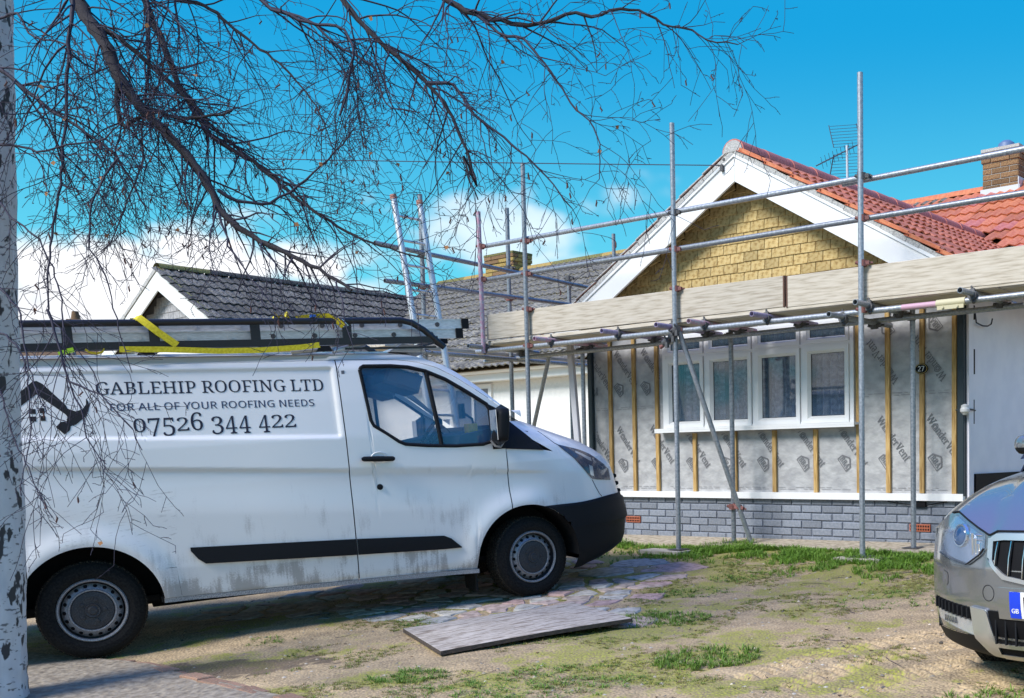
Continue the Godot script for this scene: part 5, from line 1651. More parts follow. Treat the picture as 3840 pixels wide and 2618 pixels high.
# a thick patch lying on the side, given as an upper and a lower edge over s
func slab(m: MB, ss: Array, lo: Callable, hi: Callable, off: float, zf: Callable, mir: bool) -> void:
	side_sheet(m, ss, lo, hi, 4, func(s, h): return zf.call(s, h) + off, mir)
	for e in [lo, hi]:
		var a := PackedVector3Array(); var b := PackedVector3Array()
		for s in ss:
			var h: float = e.call(s)
			a.append(Vector3(s, h, mz(zf.call(s, h) + off, mir))); b.append(Vector3(s, h, mz(zf.call(s, h) - 0.02, mir)))
		m.grid([a, b], e == hi)
	for s in [ss[0], ss[-1]]:
		var q: float = lo.call(s); var t: float = hi.call(s)
		m.quad(Vector3(s, q, mz(zf.call(s, q) + off, mir)), Vector3(s, t, mz(zf.call(s, t) + off, mir)), Vector3(s, t, mz(zf.call(s, t) - 0.02, mir)), Vector3(s, q, mz(zf.call(s, q) - 0.02, mir)))

func van_side_fittings(V: Node, sp: Node, door: Node, mir: bool) -> void:
	# rub strip in two lengths
	var m := MB.new()
	var top := func(s): return lerp_tab(s, [0.562, 1.577, 2.154, 2.202, 2.272], [0.622, 0.567, 0.527, 0.503, 0.436])
	var bot := func(s): return lerp_tab(s, [0.562, 0.600, 0.640, 1.551, 2.146, 2.272], [0.600, 0.545, 0.512, 0.461, 0.432, 0.430])
	slab(m, span(0.562, 1.558, 0.04, [0.60, 0.64]), bot, top, 0.016, van_z, mir)
	part(sp, "rub_strip", m, M.trim)
	m = MB.new()
	slab(m, span(1.569, 2.272, 0.04, [2.146, 2.154, 2.202]), bot, top, 0.016, van_z, mir)
	part(door, "rub_strip", m, M.trim)
	# sill moulding
	m = MB.new()
	slab(m, span(0.388, 2.385, 0.06), func(s): return sill(s) - 0.030, func(s): return sill(s) - 0.002, 0.004, func(s, h): return van_z(s, 0.30), mir)
	part(V, "sill", m, M.wheel_steel)
	# glass and its black rubber, division bar
	m = MB.new()
	var ws := []
	for q in WT: ws.append(q[0])
	for q in WB: ws.append(q[0])
	var gz := func(s, h): return van_z(s, h) - 0.014
	side_sheet(m, span(1.715, 2.570, 0.04, ws), func(s): return tab(WB, s), func(s): return tab(WT, s), 6, gz, mir)
	part(door, "window_glass", m, M.cab_glass)
	var loop := []
	for q in WT: loop.append(Vector2(q[0], q[1]))
	for i in WB.size(): loop.append(Vector2(WB[WB.size() - 1 - i][0], WB[WB.size() - 1 - i][1]))
	loop.append(loop[0])
	m = MB.new()
	m.tube(surf_path(loop, -0.004, mir, van_z), 0.0135, 6, false)
	m.tube(surf_path([Vector2(2.159, 1.679), Vector2(2.180, 1.42), Vector2(2.201, 1.155)], -0.008, mir, van_z), 0.015, 6)
	part(door, "window_rubber", m, M.trim)
	# quarter trim ahead of the door and mirror
	m = MB.new()
	slab(m, span(2.66, 2.945, 0.02), func(s): return lerp_tab(s, [2.66, 2.945], [1.103, 1.075]), func(s): return lerp_tab(s, [2.66, 2.70, 2.945], [1.375, 1.338, 1.078]), 0.010, front_z, mir)
	slab(m, span(2.562, 2.66, 0.02), func(s): return 1.105, func(s): return lerp_tab(s, [2.562, 2.66], [1.43, 1.375]), 0.006, van_z, mir)
	part(V, "mirror_quarter", m, M.trim)
	var mi := MB.new()
	var rows := []
	for j in 9:
		var t := -1.0 + 2.0 * j / 8.0
		var r := PackedVector3Array()
		var k := pow(maxf(1.0 - pow(absf(t), 4.0), 0.0), 0.25)
		for i in 15:
			var a := TAU * i / 14.0
			var cx := signf(cos(a)) * pow(absf(cos(a)), 0.6); var cz := signf(sin(a)) * pow(absf(sin(a)), 0.6)
			r.append(Vector3(2.585 + 0.048 * cx * k + 0.015 * t, 1.272 + 0.145 * t, mz(0.135 + 0.098 * cz * k, mir)))
		rows.append(r)
	mi.grid(rows, not mir)
	mi.tube([Vector3(2.60, 1.19, mz(0.0, mir)), Vector3(2.59, 1.20, mz(0.09, mir))], 0.028, 8)
	var mo := part(V, "mirror", mi, M.trim)
	part(mo, "mirror_glass", bx(Vector3(2.534, 1.17, mz(0.065, mir)), Vector3(2.537, 1.38, mz(0.205, mir))), M.chrome)
	var wi := MB.new()
	wi.tube([Vector3(2.535, 1.17, mz(0.05, mir)), Vector3(2.56, 1.128, mz(0.06, mir)), Vector3(2.59, 1.12, mz(0.08, mir)), Vector3(2.62, 1.15, mz(0.06, mir))], 0.010, 6)
	part(mo, "mirror_arm", wi, M.wheel_steel)
	# handle, its cup and the lock
	m = MB.new()
	var hz := func(s, h): return van_z(s, h)
	m.tube(surf_path([Vector2(1.645, 1.099), Vector2(1.66, 1.099), Vector2(1.75, 1.094), Vector2(1.85, 1.088), Vector2(1.862, 1.087)], 0.026, mir, hz), [0.010, 0.017, 0.019, 0.017, 0.010], 8)
	part(door, "handle", m, M.trim)
	m = MB.new()
	var cup := []
	for i in 7: cup.append(Vector2(0.001 + 0.055 * i / 6.0, 0.0015 + 0.010 * pow(1.0 - i / 6.0, 1.0) * -1.0 + 0.010))
	m.lathe([Vector2(0.0005, 0.001), Vector2(0.040, 0.002), Vector2(0.054, 0.006), Vector2(0.060, 0.0)], 18, Transform3D(Basis(Vector3(1, 0, 0), Vector3(0, 0.75, 0), Vector3(0, 0, -1 if mir else 1)), Vector3(1.765, 1.098, mz(van_z(1.765, 1.098) - 0.0005, mir))))
	part(door, "handle_cup", m, M.white_paint)
	m = MB.new()
	m.lathe([Vector2(0.0005, 0.014), Vector2(0.010, 0.014), Vector2(0.012, 0.008), Vector2(0.019, 0.008), Vector2(0.021, -0.002)], 16, Transform3D(Basis(Vector3(1, 0, 0), Vector3.UP, Vector3(0, 0, -1 if mir else 1)), Vector3(1.754, 0.902, mz(van_z(1.754, 0.902), mir))))
	part(door, "lock", m, M.trim)
	# tank flap outline behind the rear wheel, drawn as a dark line for the shade in its gap
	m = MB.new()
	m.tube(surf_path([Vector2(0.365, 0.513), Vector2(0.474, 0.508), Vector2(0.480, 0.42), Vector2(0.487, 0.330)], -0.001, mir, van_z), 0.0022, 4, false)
	part(sp, "flap_gap_shade", m, M.trim)
	# rear bumper corner
	m = MB.new()
	slab(m, span(-0.99, -0.36, 0.05), func(s): return 0.26, func(s): return minf(0.60, arch_lo(s, 0.0)) if s > -0.39 else 0.60, 0.012, van_z, mir)
	part(V, "rear_bumper_end", m, M.trim)
	# arch liners
	for c in [RH, FH]:
		m = MB.new()
		var rr := []
		for z in [-0.012, -0.42]:
			var r := PackedVector3Array()
			for i in 25:
				var a := PI * i / 24.0
				var rad := AR - 0.004
				r.append(Vector3(c.x - rad * cos(a), c.y + rad * sin(a) - (0.02 if i == 0 or i == 24 else 0.0), mz(z, mir)))
			rr.append(r)
		m.grid(rr, not mir)
		var wall := PackedVector3Array(); var cen := PackedVector3Array()
		for i in 25:
			wall.append(rr[1][i]); cen.append(Vector3(c.x, c.y - 0.05, mz(-0.43, mir)))
		m.grid([wall, cen], mir)
		part(V, "arch_liner", m, M.dark)

func build_van_front(V: Node, P: Material) -> void:
	for mir in [false, true]:
		# wing and bonnet flank: contour rows from the wheel arch up to the bonnet
		var m := MB.new()
		side_sheet(m, span(2.662, 3.02, 0.02, []), func(s): return maxf(arch_lo(s, 0.3), 0.30), func(s): return lerp_tab(s, [2.66, 2.945, 3.02], [1.103, 1.075, 1.06]), 50, front_z, mir)
		part(V, "wing", m, P)
		# rounded front: rows are level contours, running from the flank round to the middle
		var rows := []; var hs := []
		var h := 0.655
		while h < 1.0:
			hs.append(h); h += 0.02
		for q in [1.0, 1.02, 1.04, 1.06, 1.075, 1.09, 1.105, 1.12, 1.14, 1.16, 1.18, 1.20, 1.22, 1.24, 1.26, 1.28, 1.30]: hs.append(q)
		var U := []
		for y in hs:
			var r := PackedVector3Array(); var u := PackedVector2Array()
			var st := 3.02 if y < 1.06 else lerpf(3.02, 2.66, clampf((y - 1.06) / 0.24, 0, 1))
			var sn := nose_sn(y); var s0 := nose_s0(y)
			var f0 := clampf((st - s0) / (sn - s0), 0.0, 1.0)
			var a0 := asin(pow(f0, 1.25)) if f0 > 0 else 0.0
			for i in 29:
				var a := lerpf(a0, PI / 2, i / 28.0)
				var f := pow(sin(a), 0.8)
				var s := s0 + (sn - s0) * f
				if f0 <= 0.0 and i == 0: s = st
				var z := front_z(s, y)
				if i == 28: z = -VW
				r.append(Vector3(s, y, mz(z, mir))); u.append(Vector2((s + 1.0) / 5.0, 1.0 - y / 2.0))
			rows.append(r); U.append(u)
		m = MB.new()
		m.grid(rows, mir, U)
		part(V, "bonnet_and_nose", m, P)
		# bumper, dark moulded plastic, a little proud of the body
		rows = []
		for y in [0.165, 0.18, 0.20, 0.22, 0.25, 0.30, 0.36, 0.42, 0.46, 0.48, 0.50, 0.56, 0.60, 0.625, 0.645, 0.665]:
			var r := PackedVector3Array()
			var sn := nose_sn(y) + (0.02 if y > 0.49 and y < 0.63 else 0.0); var s0 := 2.9
			var st := FH.x + sqrt(maxf(AR * AR - pow(y - FH.y, 2.0), 0.0)) if y > 0.1 else 3.0
			if y > 0.30: st = maxf(st, 2.9)
			for i in 33:
				var a := PI / 2 * i / 32.0
				var f := pow(sin(a), 0.8)
				var s := s0 + (sn - s0) * f
				var w := nose_w(y) + 0.012
				var z := -VW + w * pow(maxf(1.0 - pow(f, 2.5), 0.0), 0.4)
				s += 0.012 * f
				if s < st: s = st
				var fz := f
				if s == st:
					fz = clampf((st - s0) / (sn - s0), 0, 1)
					z = -VW + w * pow(1.0 - pow(fz, 2.5), 0.4)
				r.append(Vector3(s, y + (0.028 * smoothstep(0.30, 0.75, f) * (1.0 if y > 0.6 else 0.0)), mz(z, mir)))
			rows.append(r)
		var last: PackedVector3Array = rows[-1]; var tuck := PackedVector3Array()
		for v in last: tuck.append(Vector3(v.x - 0.04, v.y + 0.004, lerpf(v.z, -VW, 0.03)))
		rows.append(tuck)
		m = MB.new()
		m.grid(rows, mir)
		part(V, "front_bumper", m, M.trim)
		# headlamp lying on the curve of the nose
		var top := func(s): return lerp_tab(s, [3.075, 3.27, 3.36, 3.45, 3.50, 3.56], [1.108, 1.058, 1.022, 0.965, 0.93, 0.885])
		var bot := func(s): return lerp_tab(s, [3.075, 3.19, 3.33, 3.40, 3.56], [1.100, 1.000, 0.832, 0.820, 0.803])
		var lz := func(s, y): return front_z(s, y)
		m = MB.new()
		side_sheet(m, span(3.078, 3.555, 0.02), bot, top, 8, func(s, y): return lz.call(s, y) + 0.004, mir)
		var lamp := part(V, "headlamp", m, plain(lin(0.006, 0.010, 0.035), 0.3))
		m = MB.new()
		side_sheet(m, span(3.22, 3.36, 0.02), func(s): return lerpf(bot.call(s), top.call(s), 0.70), func(s): return lerpf(bot.call(s), top.call(s), 0.84), 4, func(s, y): return lz.call(s, y) + 0.007, mir)
		side_sheet(m, span(3.32, 3.355, 0.012), func(s): return lerpf(bot.call(s), top.call(s), 0.12), func(s): return lerpf(bot.call(s), top.call(s), 0.50), 4, func(s, y): return lz.call(s, y) + 0.007, mir)
		part(lamp, "reflector", m, M.silver)
		m = MB.new()
		side_sheet(m, span(3.078, 3.555, 0.02), bot, top, 8, func(s, y): return lz.call(s, y) + 0.012, mir)
		part(lamp, "lens", m, M.lamp_glass)
		# dark lines that paint the shade in the gaps of bonnet, wing and bumper
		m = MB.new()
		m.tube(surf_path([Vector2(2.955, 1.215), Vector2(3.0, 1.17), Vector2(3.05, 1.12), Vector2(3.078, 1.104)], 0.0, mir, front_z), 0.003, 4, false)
		part(V, "bonnet_gap_shade", m, M.trim)
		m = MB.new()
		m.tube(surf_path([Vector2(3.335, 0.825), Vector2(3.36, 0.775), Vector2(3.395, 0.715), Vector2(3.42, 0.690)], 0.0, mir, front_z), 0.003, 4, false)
		part(V, "bumper_gap_shade", m, M.trim)
	# grille and badge bar across the nose
	var g := MB.new()
	for y in [0.70, 0.76, 0.82]: g.tube([Vector3(nose_sn(y) - 0.03, y, -VW + 0.42), Vector3(nose_sn(y) + 0.012, y, -VW), Vector3(nose_sn(y) - 0.03, y, -VW - 0.42)], 0.018, 6)
	part(V, "grille", g, M.trim)
	# windscreen: contour rows again, and its scuttle
	var rw := []
	for j in 13:
		var y := lerpf(1.27, 1.80, j / 12.0)
		var sp := 0.0
		# where the pillar stands at this height
		var s := 2.9
		while roof_line(s) < y and s > 1.9: s -= 0.01
		sp = s
		var w := VW - 0.10 - 0.10 * (y - 1.27) / 0.53 - 0.02
		var r := PackedVector3Array()
		for i in 25:
			var t := -1.0 + i / 12.0
			r.append(Vector3(sp + 0.15 * (1.0 - t * t) - 0.02, y, -VW + w * t))
		rw.append(r)
	var wm := MB.new()
	wm.grid(rw, true)
	part(V, "windscreen", wm, M.cab_glass)

func build_van_roof(V: Node, P: Material) -> void:
	var rows := []
	for s in span(-0.98, 2.10, 0.08):
		var r := PackedVector3Array()
		for i in 25:
			var t := -1.0 + i / 12.0
			var e := roof_line(s)
			var w := VW - 0.185
			r.append(Vector3(s, e + 0.05 * (1.0 - pow(absf(t), 4.0)), -VW + w * t))
		rows.append(r)
	var m := MB.new()
	m.grid(rows, false)
	part(V, "roof", m, P)
	# back end and underside
	m = MB.new()
	var prof := PackedVector2Array()
	for y in [0.30, 0.5, 1.0, 1.25, 1.5, 1.72, 1.80]: prof.append(Vector2(van_z(-0.98, y) - 0.0, y))
	var back := PackedVector2Array()
	for p in prof: back.append(p)
	for i in prof.size(): back.append(Vector2(-2 * VW - prof[prof.size() - 1 - i].x, prof[prof.size() - 1 - i].y))
	m.prism(back, -0.985, -0.96, Transform3D(Basis(Vector3(0, 0, 1), Vector3.UP, Vector3(1, 0, 0)), Vector3.ZERO))
	part(V, "rear_doors", m, P)
	m = MB.new()
	m.box(Vector3(1.35, 0.30, -VW), Vector3(4.3, 0.04, 1.3)); m.box(Vector3(1.35, 0.255, -VW), Vector3(3.6, 0.07, 0.5))
	m.box(Vector3(0.0, 0.26, -VW), Vector3(0.12, 0.12, 1.5)); m.box(Vector3(0.8, 0.24, -VW - 0.25), Vector3(0.9, 0.16, 0.4)); m.tube([Vector3(-0.9, 0.2, -1.3), Vector3(1.6, 0.2, -1.2)], 0.035, 8)
	m.box(Vector3(1.35, 0.31, -0.14), Vector3(1.95, 0.03, 0.20)); m.box(Vector3(1.35, 0.31, -1.76), Vector3(1.95, 0.03, 0.20))
	part(V, "chassis", m, M.dark)
	# mud flap behind the front wheel
	part(V, "mud_flap", bx(Vector3(2.365, 0.10, -0.30), Vector3(2.38, 0.30, -0.04)), M.rubber)

func build_van_inside(V: Node) -> void:
	var m := MB.new()
	m.box(Vector3(1.60, 1.0, -VW), Vector3(0.02, 1.4, 1.70))
	part(V, "bulkhead", m, M.cab_grey)
	m = MB.new()
	# dashboard with a raised top and the far door card
	m.prism(PackedVector2Array([Vector2(2.30, 0.75), Vector2(2.30, 1.08), Vector2(2.36, 1.22), Vector2(2.55, 1.25), Vector2(2.86, 1.22), Vector2(2.86, 0.75)]), -2 * VW + 0.08, -0.08)
	part(V, "dashboard", m, M.cab_blue)
	m = MB.new()
	m.box(Vector3(2.0, 0.70, -0.05), Vector3(0.74, 0.80, 0.03)); m.box(Vector3(2.45, 0.90, -0.05), Vector3(0.3, 0.36, 0.03)); m.box(Vector3(2.0, 0.70, -2 * VW + 0.05), Vector3(0.74, 0.80, 0.03)); m.box(Vector3(2.45, 0.90, -2 * VW + 0.05), Vector3(0.3, 0.36, 0.03)); m.box(Vector3(2.0, 0.34, -VW), Vector3(0.74, 0.03, 1.8))
	part(V, "door_card", m, M.cab_blue)
	m = MB.new()
	m.box(Vector3(1.82, 1.74, -VW), Vector3(0.45, 0.03, 1.4))
	part(V, "headliner", m, M.cab_grey)
	m = MB.new()
	m.bbox(Vector3(2.06, 1.645, -0.55), Vector3(0.26, 0.13, 0.42), 0.02, Basis(Vector3.FORWARD, 0.35)); m.bbox(Vector3(2.06, 1.645, -1.30), Vector3(0.26, 0.13, 0.42), 0.02, Basis(Vector3.FORWARD, 0.35))
	part(V, "sun_visor", m, M.cab_grey)
	# steering wheel on the near side
	m = MB.new()
	var rp := []
	var sb := Basis(Vector3.FORWARD, 0.55)
	for i in 21: rp.append(Vector3(2.22, 1.20, -0.42) + sb * Vector3(0, 0.17 * cos(TAU * i / 20), 0.17 * sin(TAU * i / 20)))
	m.tube(rp, 0.014, 6, false); m.tube([Vector3(2.22, 1.20, -0.42), Vector3(2.4, 1.1, -0.42)], 0.03, 6)
	for i in 3: m.tube([Vector3(2.22, 1.20, -0.42), rp[2 + i * 7]], 0.012, 5)
	part(V, "steering_wheel", m, M.trim)
	for z in [-0.45, -1.4]:
		m = MB.new()
		m.bbox(Vector3(1.86, 0.80, z), Vector3(0.46, 0.14, 0.48), 0.03); m.bbox(Vector3(1.70, 1.10, z), Vector3(0.12, 0.58, 0.46), 0.03, Basis(Vector3.FORWARD, -0.16))
		part(V, "seat", m, M.cab_blue)
	# yellow work-light clip and phone holder on the dash
	part(V, "yellow_tub", bx(Vector3(2.46, 1.235, -0.32), Vector3(2.53, 1.30, -0.22)), M.strap)
	m = MB.new()
	m.tube([Vector3(2.60, 1.24, -0.5), Vector3(2.58, 1.34, -0.5), Vector3(2.52, 1.38, -0.48)], 0.010, 5); m.box(Vector3(2.50, 1.40, -0.48), Vector3(0.03, 0.11, 0.07))
	part(V, "phone_holder", m, M.trim)

func build_van_wheels(V: Node) -> void:
	for q in [[RH.x, -0.045, 0.0, false], [2.818, -0.05, 0.16, false], [RH.x, -2 * VW + 0.045, 0.0, true], [2.818, -2 * VW + 0.05, 0.16, true]]:
		var W := group_of(V, "wheel", Transform3D(Basis(Vector3.UP, q[2] + (PI if q[3] else 0.0)), Vector3(q[0], 0.296, q[1])))
		make_wheel(W, 0.296, 0.19, 0.205)

func make_wheel(W: Node, R: float, rim: float, width: float) -> void:
	var m := MB.new()
	var X := Transform3D.IDENTITY
	m.lathe([Vector2(rim - 0.004, -0.020), Vector2(rim + 0.010, -0.004), Vector2(rim + 0.035, 0.004), Vector2(R - 0.045, 0.002), Vector2(R - 0.022, -0.010), Vector2(R - 0.008, -0.026)], 56, X)
	part(W, "tyre", m, M.rubber)
	m = MB.new()
	m.lathe([Vector2(R - 0.008, -0.026), Vector2(R, -0.045), Vector2(R, -width + 0.045), Vector2(R - 0.02, -width + 0.01), Vector2(rim, -width)], 56, X)
	# tread blocks
	for i in 64:
		var a := TAU * i / 64.0
		for b in 4:
			var c := Vector3(cos(a + 0.03 * b), sin(a + 0.03 * b), 0)
			m.box(c * (R - 0.001) + Vector3(0, 0, -0.052 - 0.036 * b), Vector3(0.008, 0.020, 0.029), Basis(c, Vector3(-c.y, c.x, 0), Vector3(0, 0, 1)))
	part(W, "tread", m, M.dusty_rubber)
	m = MB.new()
	m.lathe([Vector2(rim - 0.016, -0.016), Vector2(rim - 0.010, -0.003), Vector2(rim - 0.004, -0.002), Vector2(rim + 0.003, -0.012)], 56, X)
	m.lathe([Vector2(0.118, -0.012), Vector2(0.122, -0.006), Vector2(0.128, -0.006), Vector2(0.132, -0.016)], 48, X)
	part(W, "rim", m, M.wheel_steel)
	m = MB.new()
	m.lathe([Vector2(0.131, -0.015), Vector2(0.150, -0.030), Vector2(0.164, -0.045)], 48, X)
	part(W, "rim_ring", m, M.wheel_steel)
	m = MB.new()
	m.lathe([Vector2(0.164, -0.045), Vector2(0.170, -0.060), Vector2(rim - 0.014, -0.055), Vector2(rim - 0.016, -0.015)], 48, X)
	part(W, "rim_well", m, M.wheel_dark)
	m = MB.new()
	m.lathe([Vector2(0.0005, 0.0), Vector2(0.0115, 0.0), Vector2(0.0120, -0.004)], 10, X)
	var hole := m.mesh()
	for i in 18:
		var a := TAU * i / 18.0
		var c := Vector3(cos(a), sin(a), 0)
		part(W, "vent_hole", hole, M.black, Transform3D(Basis(Vector3(-c.y, c.x, 0), (c - Vector3(0, 0, 0.8)).normalized(), (c * 0.62 + Vector3(0, 0, 0.78)).normalized()), c * 0.1505 + Vector3(0, 0, -0.0275)))
	m = MB.new()
	m.lathe([Vector2(0.0005, 0.004), Vector2(0.020, 0.005), Vector2(0.028, -0.001), Vector2(0.040, 0.002), Vector2(0.045, -0.006), Vector2(0.085, -0.004), Vector2(0.112, -0.008), Vector2(0.118, -0.014)], 40, X)
	for i in 5:
		var a := TAU * i / 5.0
		m.lathe([Vector2(0.0005, 0.006), Vector2(0.010, 0.005), Vector2(0.013, -0.004)], 8, Transform3D(Basis.IDENTITY, Vector3(cos(a), sin(a), 0) * 0.066 + Vector3(0, 0, -0.003)))
	part(W, "hub_cap", m, M.wheel_dark)
	m = MB.new()
	m.lathe([Vector2(0.05, -0.06), Vector2(rim, -0.07), Vector2(rim, -width)], 24, X)
	part(W, "brake_drum", m, M.dark)

# ---------------------------------------------------------------- lettering on the near side
func on_side(s: float, h: float, fr: bool) -> Vector3:
	return Vector3(s, h, van_z(s, h) + (0.0022 if fr else 0.0))

func van_lettering(V: Node) -> void:
	var ink := plain(lin(0.010, 0.012, 0.045), 0.45)
	var line := func(t: String, serif: bool, s0: float, s1: float, b0: float, b1: float, hgt: float) -> void:
		var m := MB.new()
		add_text(m, t, serif, func(x, y, fr):
			var s: float = lerpf(s0, s1, x)
			return on_side(s, lerpf(b0, b1, x) + hgt * y, fr))
		part(V, "lettering", m, ink if serif else plain(lin(0.035, 0.05, 0.13), 0.45))
	line.call("GABLEHIP ROOFING LTD", true, 0.152, 1.466, 1.597, 1.571, 0.078)
	line.call("FOR ALL OF YOUR ROOFING NEEDS", false, 0.215, 1.394, 1.494, 1.470, 0.046)
	# the number is set in old-style figures: some hang below the line, some stand above it
	var X := 0.084
	var figs := [["0", 0.0, 1.0], ["7", -0.34, 1.34], ["5", -0.34, 1.34], ["2", 0.0, 1.0], ["6", 0.0, 1.36], [" ", 0, 0], ["3", -0.34, 1.34], ["4", -0.34, 1.34], ["4", -0.34, 1.34], [" ", 0, 0], ["4", -0.34, 1.34], ["2", 0.0, 1.0], ["2", 0.0, 1.0]]
	var adv := 0.0795; var s := 0.328
	var m := MB.new()
	for f in figs:
		if f[0] == " ":
			s += 0.037
			continue
		var b := 1.357 - 0.0206 * (s - 0.328)
		var s0 := s
		var wd: float = 0.0665
		add_text(m, f[0], true, func(x, y, fr): return on_side(s0 + wd * x, b + X * (f[1] + f[2] * y), fr))
		s += adv
	part(V, "lettering", m, ink)
	# emblem: a claw hammer bent into a roof over a four-light window
	var ham := [Vector2(-0.300, 1.545), Vector2(-0.252, 1.537), Vector2(-0.157, 1.613), Vector2(-0.043, 1.507), Vector2(-0.020, 1.485), Vector2(-0.013, 1.470), Vector2(-0.019, 1.445), Vector2(-0.050, 1.442), Vector2(-0.078, 1.413), Vector2(-0.038, 1.366), Vector2(-0.008, 1.389), Vector2(-0.001, 1.414), Vector2(0.026, 1.422), Vector2(0.073, 1.460), Vector2(0.099, 1.500), Vector2(0.107, 1.530), Vector2(0.103, 1.558), Vector2(0.094, 1.577), Vector2(0.090, 1.541), Vector2(0.070, 1.514), Vector2(0.034, 1.501), Vector2(-0.008, 1.520), Vector2(-0.014, 1.541), Vector2(-0.121, 1.674), Vector2(-0.149, 1.693), Vector2(-0.171, 1.689), Vector2(-0.235, 1.631), Vector2(-0.330, 1.56)]
	var hp := PackedVector2Array(ham)
	m = MB.new()
	for tri in [hp, PackedVector2Array([Vector2(-0.198, 1.498), Vector2(-0.170, 1.496), Vector2(-0.170, 1.526), Vector2(-0.198, 1.527)]), PackedVector2Array([Vector2(-0.150, 1.499), Vector2(-0.125, 1.498), Vector2(-0.125, 1.529), Vector2(-0.150, 1.530)]), PackedVector2Array([Vector2(-0.200, 1.452), Vector2(-0.172, 1.451), Vector2(-0.172, 1.481), Vector2(-0.200, 1.482)]), PackedVector2Array([Vector2(-0.150, 1.454), Vector2(-0.125, 1.453), Vector2(-0.125, 1.482), Vector2(-0.150, 1.483)])]:
		var k := m.V.size()
		m.prism(tri, 0.0, 0.002)
		for i in range(k, m.V.size()):
			var v := m.V[i]
			m.V[i] = Vector3(v.x, v.y, van_z(v.x, v.y) + v.z)
	part(V, "emblem", m, plain(lin(0.010, 0.009, 0.016), 0.5))

